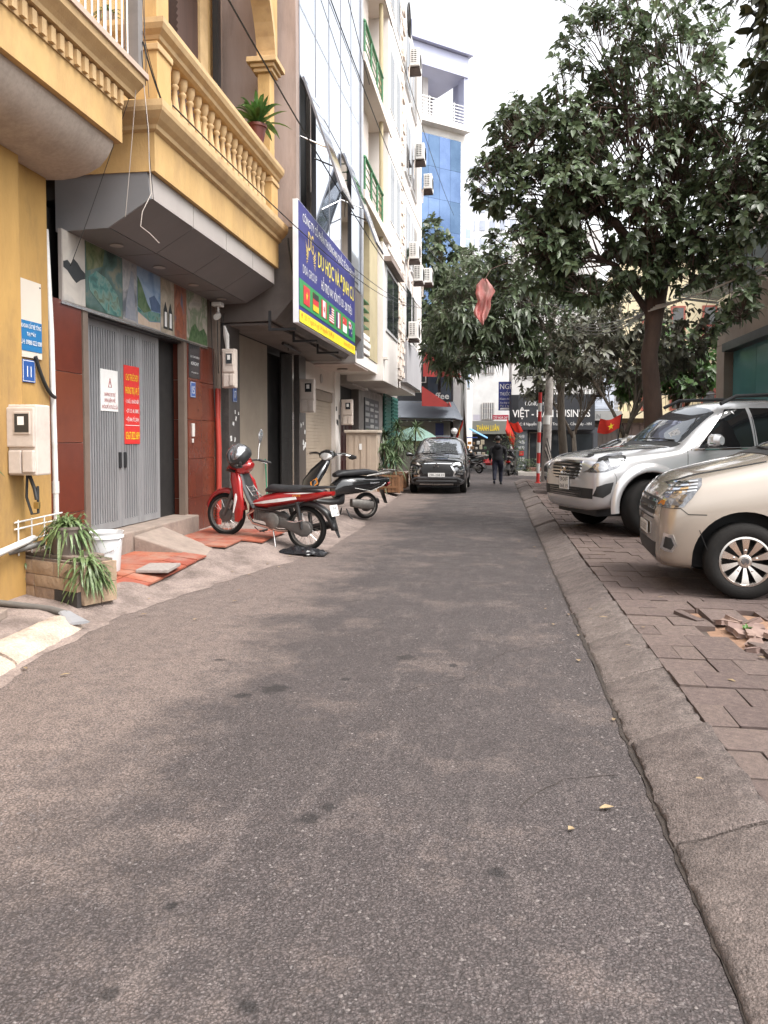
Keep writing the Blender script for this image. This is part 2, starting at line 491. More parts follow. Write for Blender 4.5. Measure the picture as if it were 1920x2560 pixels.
# right pavement: bed, then the pavers laid in it
ph = MB(); ph.bb(.99, 16, .5, 28.6, -.05, .098)
pav = struct(ph.build('pavement', M('pavement_bed', (.10, .075, .063), (.06, .045, .038), 6, .95, bump=1, bscale=60)))
tile_me = []
for q in range(4):
    random.seed(q + 2)
    m = MB(); bm_ = bmesh.new(); bmesh.ops.create_cube(bm_, size=1)
    bmesh.ops.bevel(bm_, geom=bm_.edges[:], offset=.02, segments=1, affect='EDGES'); bm_.verts.index_update()
    m.add([v.co for v in bm_.verts], [[v.index for v in f.verts] for f in bm_.faces]); bm_.free()
    tile_me.append(m)
count = 0; protos = []
def paver(x, y, w, l, dz=0, rx=0, ry=0, rz=0, mat=None):
    global count
    q = count % 4
    if count < 4:
        o = tile_me[q].build('paver', PAVER, pav); protos.append(o)
    else:
        o = protos[q].copy(); COL.objects.link(o)
    o.scale = (w - .005, l - .005, .045); o.location = (x + w / 2, y + l / 2, .1185 + dz); o.rotation_euler = (rx, ry, rz); count += 1
    return o
random.seed(11)
T = .30
HOLE = lambda x, y: (1.55 < x < 3.2 and 5.35 < y < 6.55 + .2 * sin(x * 5))
rowi = 0; y = 2.4; tiles_far = MB()
while y < 27.5:
    off = -T * ((rowi * .5) % 1)
    x = 1.03
    first = T * (.5 if rowi % 2 else 1)
    while x < 6:
        w = first if x < 1.04 else T
        if random.random() < .12: w *= .5
        px = x - .14 * y   # seen inside the frame only
        vis = x < .60 * y + .25 and x > .98
        if vis and not HOLE(x + w / 2, y + T / 2):
            dz = random.gauss(0, .004); rx, ry = random.gauss(0, .010), random.gauss(0, .010)
            if y < 10.2 and x < 4.6 and count < 290:
                if random.random() < .08:
                    paver(x, y, w, T * .55, dz, rx, ry, random.gauss(0, .02)); paver(x, y + T * .56, w, T * .44, dz - .006, ry, rx, random.gauss(0, .02))
                else: paver(x, y, w, T, dz, rx, ry, random.gauss(0, .006))
            elif y < 27.5:
                tiles_far.box((x + w / 2, y + T / 2, .1185 + dz), (w - .012, T - .012, .045), R=Matrix.Rotation(rx, 3, 'X') @ Matrix.Rotation(ry, 3, 'Y'))
        x += w
    y += T; rowi += 1
struct(tiles_far.build('paver', PAVER, pav), 'stuff')
# the dug-up patch: sand, shards of paver, rubble
SAND = M('orange_sand', (.30, .175, .11), (.22, .13, .085), 10, .95, bump=1, bscale=70)
s = MB(); vs = []; fs = []; n = 26
for j in range(n + 1):
    for i in range(n + 1):
        x = 1.45 + 1.8 * i / n; yy = 5.2 + 1.5 * j / n
        edge = min(i, n - i, j, n - j) / 5
        vs.append((x, yy, .085 + min(1, edge) * (.038 + .03 * noise.noise(V((x * 2.5, yy * 2.5, 0))) + .018 * noise.noise(V((x * 9, yy * 9, 0))))))
for j in range(n):
    for i in range(n): o = j * (n + 1) + i; fs.append((o, o + 1, o + n + 2, o + n + 1))
s.add(vs, fs); struct(s.build('sand', SAND, smooth=3.2), 'stuff', 'orange sand in the dug-up patch of pavement')
random.seed(3)
RUB = M('broken_paver', (.26, .18, .15), (.18, .12, .10), 9, .9, bump=.6, bscale=60, island=.2)
for i in range(26):
    x, yy = random.uniform(1.6, 2.3), random.uniform(5.35, 6.4)
    k = random.choice((4, 5, 5)); rr = random.uniform(.03, .11)
    an = sorted(random.uniform(0, 2 * pi) for _ in range(k))
    m = MB(); m.prism([(rr * random.uniform(.7, 1.1) * cos(t + i), rr * random.uniform(.7, 1.1) * sin(t + i)) for t in [2 * pi * q / k for q in range(k)]], 'z', -.018, .018)
    o = m.build('paver_shard', RUB, pav, bevel=.004)
    o.location = (x, yy, .135 + random.uniform(0, .02)); o.rotation_euler = (random.gauss(0, .16), random.gauss(0, .16), random.uniform(0, 6))
for (x, yy, w, l, rz, tx) in ((1.46, 6.15, .08, .26, .5, .10), (1.62, 6.15, .3, .3, .12, .12), (1.72, 5.3, .30, .26, .1, -.06), (1.72, 4.95, .34, .3, .04, .06), (1.68, 4.66, .34, .26, -.04, .05)):
    o = paver(x, yy, w, l, .02, tx, tx * .4, rz)
# weeds in the dug patch
GREEN = M('weed_green', (.10, .22, .04), (.06, .15, .03), 20, .5, trans=.3)
m = MB(); random.seed(4)
for i in range(14):
    t = random.uniform(0, 2 * pi); m.leaf((1.80, 5.85, .14), (cos(t), sin(t), 1.6), (0, 0, 1), random.uniform(.05, .11), .012, .3)
tag(m.build('weed', GREEN), 'small green weed sprouting from the dug-up sand patch', 'weed')

# loose grit on the lane
gr = MB(); random.seed(21)
def pebble(mb, p, r):
    mb.add([V(p) + V((r * cos(t) * random.uniform(.7, 1.2), r * sin(t) * random.uniform(.6, 1.1), 0)) for t in (0, 1.3, 2.6, 3.9, 5.1)] + [V(p) + V((0, 0, r * random.uniform(.4, .7)))], [(0, 1, 5), (1, 2, 5), (2, 3, 5), (3, 4, 5), (4, 0, 5)])
for i in range(3200):
    y = 1.75 + 6.5 * random.random() ** 1.6; x = random.uniform(-.72 * y - .2, .62)
    if x < -3.1: continue
    if noise.noise(V((x * 1.2, y * 1.2, 5))) < -.15 and random.random() < .8: continue
    pebble(gr, (x, y, .0), random.uniform(.003, .0085))
for i in range(260):
    y = random.uniform(2.0, 9); pebble(gr, (random.uniform(.4, .66), y, 0), random.uniform(.004, .012))
struct(gr.build('gravel', M('grit', (.15, .128, .122), (.09, .076, .072), 40, .85, island=.3)), 'stuff')
m = MB(); random.seed(8)
for i in range(90):
    y = random.uniform(2.5, 22); x = random.choice((random.uniform(-3.6, -2.4), random.uniform(.3, .9), random.uniform(1, 2)))
    z = .012 if x < .66 else .15
    if x < -2.4: z = apron_z(x, y) + .012
    t = random.uniform(0, 6); m.leaf((x, y, z), (cos(t), sin(t), .1), (0, 0, 1), random.uniform(.03, .07), random.uniform(.008, .018), .1, 2, .3)
struct(m.build('dead_leaves', M('dead_leaf', (.30, .22, .13), (.14, .09, .05), 20, .8, island=.3)), 'stuff')
# cracks and the seam across the lane
m = MB(); random.seed(44)
def crack(pts, w):
    P_ = []
    for a, b in zip(pts, pts[1:]):
        k = max(3, int((V(b) - V(a)).length / .06))
        P_ += [V(a).lerp(V(b), i / k) for i in range(k)]
    vs = []; fs = []
    for i, p in enumerate(P_):
        o_ = V((noise.noise(V((p.x * 6, p.y * 6, 1))), noise.noise(V((p.x * 6, p.y * 6, 8))), 0)) * .05
        d = P_[min(i + 1, len(P_) - 1)] - P_[max(0, i - 1)]; n = V((-d.y, d.x, 0)).normalized() * w * (.4 + abs(noise.noise(p * 5)))
        vs += [p + o_ - n, p + o_ + n]
    fs = [(2 * i, 2 * i + 1, 2 * i + 3, 2 * i + 2) for i in range(len(P_) - 1)]
    m.add(vs, fs)
crack([(-2.5, 10.95, .003), (-1.2, 11.15, .003), (.62, 11.0, .003)], .008)
crack([(-.7, 4.5, .003), (-.2, 4.9, .003), (.1, 5.6, .003), (.5, 5.9, .003)], .003)
crack([(.1, 3.2, .003), (.3, 3.5, .003), (.62, 3.6, .003)], .003)
crack([(-2.2, 7.2, .003), (-1.6, 6.9, .003), (-1.2, 7.3, .003)], .003)
struct(m.build('road_crack', DIRT), 'stuff')
# dark dirt packed into the gap between lane and kerb
m = MB(); vs = []; fs = []; n = 240
for i in range(n + 1):
    y = 1.2 + 27 * (i / n) ** 1.6
    w0 = .662 - .016 * abs(noise.noise(V((y * 9, 0, 0)))) - .016 * max(0, noise.noise(V((y * 1.1, 3, 0)))) + .012 * noise.noise(V((y * 31, 1, 0)))
    vs += [(w0, y, .0045), (.684, y, .006)]
for i in range(n): fs.append((2 * i, 2 * i + 1, 2 * i + 3, 2 * i + 2))
m.add(vs, fs); struct(m.build('gutter_dirt', DIRT), 'stuff')
# painted kerb stones on the left
PAINTK = M('flaking_white_paint', (.52, .42, .34), (.38, .295, .235), 6, .88, bump=.9, bscale=50, dirt=(.20, .145, .115), dscale=3.5, damt=1.0, grain=((60, .75, 1.15),))
lk = struct(thing('painted_kerb', 'x', 'kerb', (0, 0, 0))); del lk['category']; lk['label'] = 'flaking white painted kerb stones at the left edge of the lane'
for (x0, y0, x1, y1) in ((-3.02, 3.6, -3.20, 4.72), (-3.22, 4.77, -3.30, 5.78)):
    m = MB(); d = V((x1 - x0, y1 - y0, 0)); nrm = V((-d.y, d.x, 0)).normalized(); n = 14; vs = []; fs = []
    prof = [(-.02, -.02), (.0, .03), (.05, .075), (.14, .118), (.22, .13), (.26, .12), (.27, -.02)]
    for i in range(n + 1):
        c = V((x0, y0, 0)) + d * (i / n)
        for (o_, z) in prof:
            p = c + nrm * o_; k = noise.noise(p * 8) * .014
            vs.append((p.x + k, p.y, z * .8 + k + .006))
    k = len(prof)
    for i in range(n):
        for j in range(k - 1): fs.append((i * k + j, (i + 1) * k + j, (i + 1) * k + j + 1, i * k + j + 1))
    fs += [tuple(range(k)), tuple(n * k + j for j in range(k - 1, -1, -1))]
    m.add(vs, fs); m.build('kerb_stone', PAINTK, lk, smooth=rad(50))
# far pavement beyond the crossing, with a pale kerb line
m = MB(); m.bb(1.25, 16, 34.2, 60, -.05, .13); struct(m.build('far_pavement', PAVER))
m = MB(); m.bb(.95, 16, 33.9, 34.195, -.05, .14); m.bb(.95, 1.245, 34.2, 60, -.05, .14)
struct(m.build('far_kerb', M('pale_kerb', (.5, .46, .42), (.38, .35, .32), 5, .9)))
# ================================================================ LEFT ROW OF HOUSES
XU, ZU, YU = V((1, 0, 0)), V((0, 0, 1)), V((0, 1, 0))
YEL = M('yellow_plaster', (.56, .36, .15), (.50, .315, .125), 3, .8, bump=.25, bscale=50, dirt=(.30, .185, .085), dscale=2.2, damt=.6, stretch=(1, 1, .45))
YELD = M('ochre_plaster', (.46, .275, .085), (.36, .21, .065), 2.5, .85, bump=.35, bscale=40, dirt=(.16, .10, .05), dscale=1.7, damt=.75, stretch=(1, 1, .35))
YELT = M('yellow_trim', (.58, .40, .205), (.50, .335, .165), 5, .75, bump=.2, bscale=60, dirt=(.30, .19, .11), dscale=3, damt=.5)
REDT = M('red_glazed_tile', (.145, .036, .019), (.11, .028, .016), 3, .22, bump=.05, bscale=12, island=.12)
REDF = M('red_floor_tile', (.34, .088, .048), (.26, .072, .042), 5, .65, bump=.3, bscale=60, dirt=(.30, .20, .155), dscale=2.2, damt=1.0, island=.12)
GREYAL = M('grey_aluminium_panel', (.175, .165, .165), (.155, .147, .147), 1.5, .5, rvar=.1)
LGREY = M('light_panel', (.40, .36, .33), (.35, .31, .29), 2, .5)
STEEL = M('gate_steel', (.36, .36, .37), (.29, .29, .30), 4, .42, metal=.35, bump=.06, bscale=20, dirt=(.22, .21, .20), dscale=2, damt=.35, stretch=(1, 1, .25))
STAIN = M('stainless', (.72, .70, .68), (.6, .58, .56), 10, .25, metal=1)
WHITEP = M('white_plaster', (.78, .73, .69), (.70, .65, .61), 1.2, .8, bump=.2, bscale=40, dirt=(.48, .42, .38), dscale=1.1, damt=.35, stretch=(1, 1, .35))
SOFFW = M('stained_soffit', (.46, .385, .325), (.40, .335, .28), 1.6, .8, dirt=(.18, .145, .115), dscale=2.0, damt=.5, grain=((25, .88, 1.06),))
BLACKM = M('black_metal', (.025, .025, .027), (.018, .018, .02), 6, .4)
DARK = M('dark_interior', (.018, .016, .015), (.010, .009, .009), 3, .7)
CABLE = M('cable', (.02, .02, .02), (.03, .03, .03), 6, .6)
CABLEW = M('white_cable', (.55, .50, .45), (.45, .4, .36), 6, .5)
PVC = M('white_pipe', (.72, .70, .68), (.62, .60, .57), 4, .4, dirt=(.4, .34, .28), dscale=5, damt=.6)
METER = M('meter_box_plastic', (.58, .50, .44), (.52, .45, .40), 4, .5, dirt=(.36, .30, .26), dscale=4, damt=.5)
WOODD = M('dark_shutter_wood', (.075, .036, .024), (.045, .022, .016), 4, .5, stretch=(1, 1, .1))
BLUEN = flat('number_plate_blue', (.03, .09, .30), .35)
WHITE = flat('sign_white', (.80, .79, .77), .5)
GLASSD = M('dark_window_glass', (.03, .034, .038), (.02, .024, .028), 1, .06, spec=.8, rvar=.3)
GLASSM = M('mirror_glass', (.66, .70, .77), (.60, .66, .74), .7, .04, metal=.95, rvar=.3, bump=.012, bscale=1.4)
BLACK = flat('print_black', (.015, .015, .018))
RED = flat('print_red', (.55, .02, .02)); YELLOW = flat('print_yellow', (.85, .62, .03)); NAVY = flat('sign_navy', (.035, .035, .16), .3)

def number_plate(parent, s, x, y, z, w=.17, h=.2, nm=(1, 0, 0)):
    n = V(nm); u = V((-n.y, n.x, 0)) if abs(n.x) > .5 else V((1, 0, 0))
    u = V((0, 1, 0)) if abs(n.x) > .5 else V((1, 0, 0))
    pl = rect(parent, 'number_plate', BLUEN, (x, y, z), u, ZU, w, h, .008)
    rect(pl, 'border', WHITE, V((x, y, z)) + u * .008 + ZU * .008 + n * .006, u, ZU, w - .016, h - .016, .003)
    rect(pl, 'field', BLUEN, V((x, y, z)) + u * .014 + ZU * .014 + n * .0085, u, ZU, w - .028, h - .028, .002)
    text(s, pl, WHITE, V((x, y, z)) + u * w / 2 + ZU * h * .24 + n * .009, u, ZU, width=w * (.34 if s == '11' else .56), height=h * .5, align='CENTER', extrude=.003, bold=.004)
def meter_box(name, label, x, y, z, w, h, d, nm=(0, -1, 0), group=None):
    """electricity meter in a plastic case on a wall; x,y,z = centre of back bottom edge, facing nm"""
    t = thing(name, label, 'meter box', (x, y, z), group)
    n = V(nm); u = V((1, 0, 0)) if abs(n.y) > .5 else V((0, 1, 0))
    R = Matrix((u, n, ZU)).transposed()
    o = V((x, y, z))
    P = lambda a, b, c: o + u * a + n * b + ZU * c
    m = MB(); m.rbox(P(0, d * .5, h * .5), (w, d, h), .015, R); case = m.build('case', METER, t)
    m = MB(); m.rbox(P(w * .04, d + .012, h * .68), (w * .86, .03, h * .56), .012, R); m.build('cover', METER, t)
    wf = MB(); wf.rbox(P(w * .12, d + .026, h * .74), (w * .52, .02, h * .32), .006, R); wd = wf.build('window', METER, t)
    g = MB(); g.box(P(w * .12, d + .037, h * .74), (w * .44, .004, h * .26), R=R); g.build('pane', GLASSD, wd)
    dl = MB(); dl.box(P(w * .10, d + .040, h * .77), (w * .2, .003, h * .12), R=R); dl.build('dial', WHITE, wd)
    m = MB(); m.rbox(P(-w * .13, d + .012, h * .19), (w * .40, .04, h * .33), .01, R); m.build('terminal_cover', METER, t)
    m = MB(); m.rbox(P(w * .29, d + .014, h * .20), (w * .34, .05, h * .31), .01, R); m.build('breaker_cover', METER, t)
    return t, P

# ---------------------------------------------------------------- house 11 (nearest, ochre)
h11 = thing('ochre_house', 'ochre house with toothed cornice and bulging white balcony underside, nearest on the left', 'house', (-4.6, 5, 0))
m = MB(); m.bb(-9, -4.62, 1.0, 7.2, -.1, 9); m.build('wall', YELD, h11)
m = MB(); m.bb(-4.62, -4.34, 6.47, 7.06, -.05, 4.075); m.build('pillar', YELD, h11, bevel=.012)
m = MB(); m.bb(-4.62, -4.22, 5.2, 6.44, -.05, 4.075); m.build('pillar', YELD, h11, bevel=.012)
m = MB(); m.bb(-4.34, -4.325, 6.50, 7.03, 1.665, 1.685); m.build('joint', DIRT, h11)
# bulging underside
prof = [(-4.62, 4.08), (-4.4, 4.07), (-4.2, 4.06), (-4.05, 4.075), (-3.92, 4.11), (-3.80, 4.17), (-3.72, 4.26), (-3.67, 4.35), (-3.66, 4.40), (-4.62, 4.40)]
m = MB(); m.prism([(p[0], p[1]) for p in prof], 'y', 1.0, 7.10)
m.build('underside', SOFFW, h11, smooth=rad(35))
m = MB(); m.lathe([(.09, 0), (.09, .012), (.075, .016)], 20, (-4.2, 5.95, 4.047)); m.build('ceiling_lamp', LGREY, h11)
m = MB(); m.bb(-4.62, -3.60, 1.0, 7.16, 4.402, 4.72); cor = m.build('cornice', YEL, h11)
for i in range(26):
    y = 7.10 - i * .128
    m = MB(); m.bb(-3.602, -3.552, y - .062, y, 4.735, 4.86); m.build('dentil', YELT, cor)
m = MB(); m.bb(-4.62, -3.585, 1.0, 7.14, 4.722, 4.88); m.build('cornice_backing', YELT, cor)
m = MB(); m.prism([(-3.60, 4.882), (-3.53, 4.882), (-3.52, 4.92), (-3.49, 4.95), (-3.43, 5.0), (-3.42, 5.06), (-3.60, 5.06)], 'y', 1.0, 7.30); m.build('cornice_moulding', YELT, cor)
m = MB(); m.bb(-4.62, -3.40, 1.0, 7.33, 5.062, 5.115); m.build('balcony_floor', M('pinkish_ledge', (.50, .38, .30), (.42, .31, .25), 4, .8), h11)
rl = MB(); rl.tube([(-3.5, 1, 6.1), (-3.5, 7.2, 6.1)], .025); rail = rl.build('railing', STAIN, h11)
for i in range(26):
    m = MB(); m.tube([(-3.5, 7.2 - i * .11, 5.12), (-3.5, 7.2 - i * .11, 6.1)], .011 if i % 5 else .02, 6); m.build('bar', STAIN, rail)
m = MB(); m.bb(-3.57, -3.43, 7.17, 7.27, 5.12, 6.4); m.build('corner_post', M('grey_post', (.2, .18, .17), None, 5, .6), h11)
m = MB(); m.bb(-4.8, -4.63, 5.2, 6.8, 5.12, 8); m.build('balcony_shutter', WOODD, h11)
# pipes on its corner
wp = thing('drain_pipe', 'thin white plastic drain pipe running down beside the ochre pillar', 'pipe', (-4.34, 7.13, .1))
m = MB(); m.tube([(-4.40, 7.13, 3.6), (-4.36, 7.13, 2.6), (-4.34, 7.13, 1.0), (-4.34, 7.13, .12)], .028, 10); m.build('pipe', PVC, wp, smooth=SM)
m = MB(); m.lathe([(.034, 0), (.034, .12)], 12, (-4.34, 7.13, 1.0)); m.build('coupling', PVC, wp, smooth=SM)
# meter, notices, number on the ochre pillar
t, P = meter_box('meter_box', 'large cream electricity meter box on the ochre pillar, with red pencilled marks', -4.11, 6.44, 1.22, .30, .62, .22, (0, -1, 0))
SCRIB = flat('red_scribble', (.45, .10, .08))
m = MB()
for (a, c) in ((-.36, .40), (-.30, .40), (-.36, .36), (-.31, .355)):
    m.box((-4.262 , 6.44 + a + .17, 1.22 + c), (.004, .02, .035))
m.build('pencil_mark', SCRIB, t)
m = MB(); m.tube([P(-.02, .1, .0), P(-.03, .1, -.2), P(.02, .1, -.35), P(.08, .1, -.34), P(.08, .1, -.1)], .012, 8); m.build('conduit', CABLE, t, smooth=SM)
m = MB(); m.tube([P(.0, .1, 0), P(.06, .12, -.12), P(.08, .12, -.22)], .016, 8); m.build('cable', CABLE, t, smooth=SM)
m = MB(); m.rbox(P(.075, .11, -.27), (.05, .03, .06), .006); m.build('padlock', M('brass', (.5, .36, .14), None, 9, .4, metal=.9), t)
bd = thing('notice_board', 'tall cream notice board with blue poster in its lower half on ochre pillar', 'notice board', (-4.335, 6.62, 2.25))
Rb = Matrix.Rotation(rad(-3), 4, 'X')
n_ = V((1, 0, 0))
rect(bd, 'backing', M('cream_board', (.60, .54, .46), (.56, .50, .43), 2, .6), (-4.335, 6.55, 2.30), YU, ZU, .36, .72, .012)
post = rect(bd, 'poster', M('poster_blue', (.02, .16, .36), (.02, .14, .32), 3, .4), (-4.322, 6.56, 2.36), YU, ZU, .345, .28, .003)
for s_, zz, w_, h_ in (('KHOAN CẮT BÊ TÔNG', 2.57, .31, .04), ('TẠI ĐÂY', 2.50, .14, .035), ('LH: 0988 022 008', 2.42, .32, .045)):
    text(s_, post, WHITE, (-4.318, 6.73, zz), YU, ZU, width=w_, height=h_, align='CENTER', bold=.004)
for yy, zz in ((6.57, 2.98), (6.89, 2.98), (6.57, 2.34), (6.89, 2.62)):
    m = MB(); m.lathe([(.008, 0), (.008, .004), (0, .006)], 8, (-4.322, yy, zz), Matrix.Rotation(pi / 2, 3, 'Y')); m.build('screw', BLACKM, bd)
np11 = thing('house_number', 'blue enamel plate reading 11 on the ochre pillar', 'number plate', (-4.335, 6.62, 2.08))
number_plate(np11, '11', -4.335, 6.60, 2.07, .2, .21)
m = MB(); m.tube(sag((-4.31, 6.78, 2.32), (-4.31, 7.1, 1.95), .08, 8), .018, 8); tag(m.build('black_cable', CABLE, smooth=SM), 'thick black cable looping out below the notice board', 'cable')
# white wire grille low on the wall
gt = thing('white_grille', 'low white wire grille behind the spider plant by the ochre wall', 'grille', (-4.2, 6.6, .3))
for zz in (.62, .74, .80):
    m = MB(); m.tube([(-4.20, 6.25, zz), (-4.20, 7.0, zz + .02)], .008, 6); m.build('bar', PVC, gt)
for yy in (6.3, 6.5, 6.7, 6.9):
    m = MB(); m.tube([(-4.20, yy, .5), (-4.20, yy, .82)], .007, 6); m.build('bar', PVC, gt)
wpp = MB(); wpp.tube([(-4.1, 5.3, .50), (-4.12, 5.9, .58), (-4.15, 6.45, .64)], .03, 10); tag(wpp.build('white_pipe', PVC, smooth=SM), 'white pipe slanting along the foot of the ochre wall', 'pipe')

# ---------------------------------------------------------------- house 15 (yellow, with balustrade)
Y0, Y1, FX = 7.5, 12.25, -4.5
h15 = thing('yellow_house', 'yellow house with balustraded balcony over a grey folding gate and red tiled pillars', 'house', (FX, 9.8, 0))
m = MB(); m.bb(-9, -4.72, 7.21, Y1, -.1, 4.0); m.build('ground_floor_wall', DARK, h15)
m = MB(); m.bb(-9, -4.45, 7.9, Y1, 4.97, 14); m.build('upper_wall', YEL, h15)
# red tiled piers: each tile its own slab
def tiled(parent, x, y0, y1, z0, z1, ny, nz, name='wall_tile', mat=REDT, nm='x', gap=.006, th=.02):
    for i in range(ny):
        for k in range(nz):
            a, b = y0 + (y1 - y0) * i / ny, y0 + (y1 - y0) * (i + 1) / ny
            c, d = z0 + (z1 - z0) * k / nz, z0 + (z1 - z0) * (k + 1) / nz
            m = MB()
            if nm == 'x': m.bb(x - th, x, a + gap / 2, b - gap / 2, c + gap / 2, d - gap / 2)
            else: m.bb(a + gap / 2, b - gap / 2, x, x + th, c + gap / 2, d - gap / 2)
            m.build(name, mat, parent, bevel=.003)
pl = MB(); pl.bb(-4.74, -4.525, 7.22, 7.98, -.05, 3.0); p1 = pl.build('pier', M('grout', (.32, .25, .2), None, 5, .9), h15)
tiled(p1, -4.504, 7.24, 7.96, .0, 3.0, 1, 4)
pl = MB(); pl.bb(-4.74, -4.525, 10.88, 12.0, -.05, 3.0); p2 = pl.build('pier', MATS['grout'], h15)
tiled(p2, -4.504, 10.90, 11.45, .08, 3.0, 1, 5); tiled(p2, -4.504, 11.45, 11.98, .08, 3.0, 1, 5)
tiled(p2, 10.868, -4.72, -4.52, .08, 3.0, 1, 5, nm='y')
m = MB(); m.bb(-4.8, -4.49, 12.02, 12.24, -.05, 3.95); m.build('pier_plaster', M('beige_plaster', (.30, .235, .19), (.24, .185, .15), 3, .85, dirt=(.13, .1, .08), dscale=2, damt=.6), h15)
# gate: frame, leaves, ribs
for ya in (7.99, 10.76):
    fr = MB(); fr.bb(-4.60, -4.505, ya, ya + .105, .05, 3.0); fr.build('gate_frame', M('bronze_frame', (.30, .235, .19), (.25, .19, .155), 4, .4, metal=.5), h15)
lin = MB(); lin.bb(-4.72, -4.55, 8.0, 10.86, 2.94, 3.02); lin.build('lintel', BLACKM, h15)
m = MB(); m.bb(-4.85, -4.725, 10.25, 10.78, .42, 2.95); m.build('dark_doorway', M('brown_doorway', (.05, .025, .018), (.035, .018, .013), 3, .5), h15)
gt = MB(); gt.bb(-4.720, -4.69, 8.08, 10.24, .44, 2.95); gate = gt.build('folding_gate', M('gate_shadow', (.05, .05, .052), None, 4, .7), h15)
leaves = ((8.10, 9.12), (9.13, 9.66), (9.67, 10.24))
for a, b in leaves:
    m = MB(); w = .075
    for c in (a, b - w): m.bb(-4.688, -4.655, c, c + w, .44, 2.94)
    m.bb(-4.687, -4.658, a + w, b - w, .44, .53); m.bb(-4.687, -4.658, a + w, b - w, 2.86, 2.94)
    m.build('leaf_frame', STEEL, gate, bevel=.004)
    k = int((b - a - 2 * w) / .056); st = (b - a - 2 * w) / k
    for i in range(k):
        y = a + w + (i + .5) * st
        m = MB(); m.bb(-4.686, -4.655, y - .0155, y + .0155, .53, 2.86); m.build('slat', STEEL, gate)
for y in (9.07, 9.20):
    m = MB(); m.rbox((-4.645, y, 1.28), (.03, .05, .20), .012); m.build('handle', BLACKM, gate)
# step and ramp
STEP = M('step_concrete', (.30, .235, .195), (.22, .175, .145), 5, .9, bump=.6, bscale=40, dirt=(.17, .13, .11), dscale=3, damt=.7)
m = MB(); m.bb(-4.80, -4.33, 7.99, 10.86, -.05, .43); m.build('step', STEP, h15, bevel=.02)
m = MB(); m.add([(-4.33, 8.75, .38), (-4.33, 9.6, .40), (-3.6, 9.5, .14), (-3.45, 8.8, .11), (-4.33, 8.75, -.05), (-4.33, 9.6, -.05), (-3.6, 9.5, -.05), (-3.45, 8.8, -.05)], [(0, 3, 2, 1), (4, 5, 6, 7), (0, 4, 7, 3), (1, 2, 6, 5), (3, 7, 6, 2), (0, 1, 5, 4)])
m.build('ramp', STEP, h15, bevel=.02)
# notices on the gate
nt1 = thing('warning_notice', 'white notice with red lettering and warning triangle on the grey gate', 'notice', (-4.655, 8.9, 1.95))
rect(nt1, 'sheet', WHITE, (-4.655, 8.62, 1.88), YU, ZU, .42, .50, .006)
DRED = flat('dark_red_print', (.33, .03, .03))
for s_, zz, w_, h_ in (('NHÀ ĐANG CHO THUÊ', 2.06, .27, .045), ('XIN LIÊN HỆ', 1.99, .27, .045), ('KHÔNG ĐỖ XE TRƯỚC CỬA', 1.91, .38, .045)):
    text(s_, nt1, DRED, (-4.648, 8.83, zz), YU, ZU, width=w_, height=h_, align='CENTER', bold=.004)
m = MB(); tri = [(-4.648, 8.80, 2.17), (-4.648, 8.88, 2.17), (-4.648, 8.84, 2.28)]
m.tube(tri, .005, 4, closed=True); m.tube([(-4.648, 8.84, 2.20), (-4.648, 8.84, 2.24)], .004, 4); m.build('warning_triangle', DRED, nt1)
nt2 = thing('rental_notice', 'tall red rental notice with yellow and white lettering on the grey gate', 'notice', (-4.653, 9.3, 1.6))
rect(nt2, 'sheet', flat('poster_red', (.62, .035, .03), .5), (-4.653, 9.20, 1.48), YU, ZU, .42, 1.0, .006)
for s_, zz, w_, h_, mt in (('CHO THUÊ CHDV', 2.29, .35, .085, YELLOW), ('PHÒNG TRỌ, VP, Ở', 2.12, .37, .09, YELLOW), ('• 2 NGỦ, 1 KHÁCH BẾP', 2.0, .36, .05, WHITE), ('• DT: 35, 40, 50M2', 1.88, .34, .05, WHITE), ('• VỆ SINH, TỦ LẠNH', 1.77, .34, .05, WHITE), ('0367.822.689', 1.54, .38, .10, YELLOW)):
    text(s_, nt2, mt, (-4.646, 9.41, zz), YU, ZU, width=w_, height=h_, align='CENTER', bold=.006)
m = MB(); m.bb(-4.646, -4.644, 9.22, 9.60, 1.715, 1.722); m.build('rule', WHITE, nt2)
# mural band over the gate
def painted(name, cols, scale, seed, stretch=(1, 1, 1)):
    m = bpy.data.materials.new(name); m.use_nodes = True; nt = m.node_tree; N, L = nt.nodes.new, nt.links.new
    b = nt.nodes['Principled BSDF']; tc = N('ShaderNodeTexCoord'); mp = N('ShaderNodeMapping'); mp.inputs['Location'].default_value = (seed, seed * 3.1, seed); mp.inputs['Scale'].default_value = stretch
    nz = N('ShaderNodeTexNoise'); nz.inputs['Scale'].default_value = scale; nz.inputs['Detail'].default_value = 7; nz.inputs['Roughness'].default_value = .55; nz.inputs['Distortion'].default_value = .8
    rp = N('ShaderNodeValToRGB'); L(tc.outputs['Object'], mp.inputs[0]); L(mp.outputs[0], nz.inputs['Vector']); L(nz.outputs['Fac'], rp.inputs[0]); L(rp.outputs[0], b.inputs['Base Color'])
    e = rp.color_ramp.elements
    k = len(cols)
    e[0].position = .34; e[0].color = (*cols[0], 1); e[1].position = .66; e[1].color = (*cols[-1], 1)
    for i in range(1, k - 1):
        q = e.new(.34 + .32 * i / (k - 1)); q.color = (*cols[i], 1)
    b.inputs['Roughness'].default_value = .45
    return m
mur = thing('mural_board', 'long printed board of landscape and animal pictures above the folding gate', 'mural', (-4.5, 9.6, 3.0))
m = MB(); m.bb(-4.53, -4.492, 7.56, 11.66, 2.985, 3.735); m.build('backing', LGREY, mur)
yb = (7.57, 8.02, 8.88, 9.26, 9.95, 10.4, 10.83, 11.65)
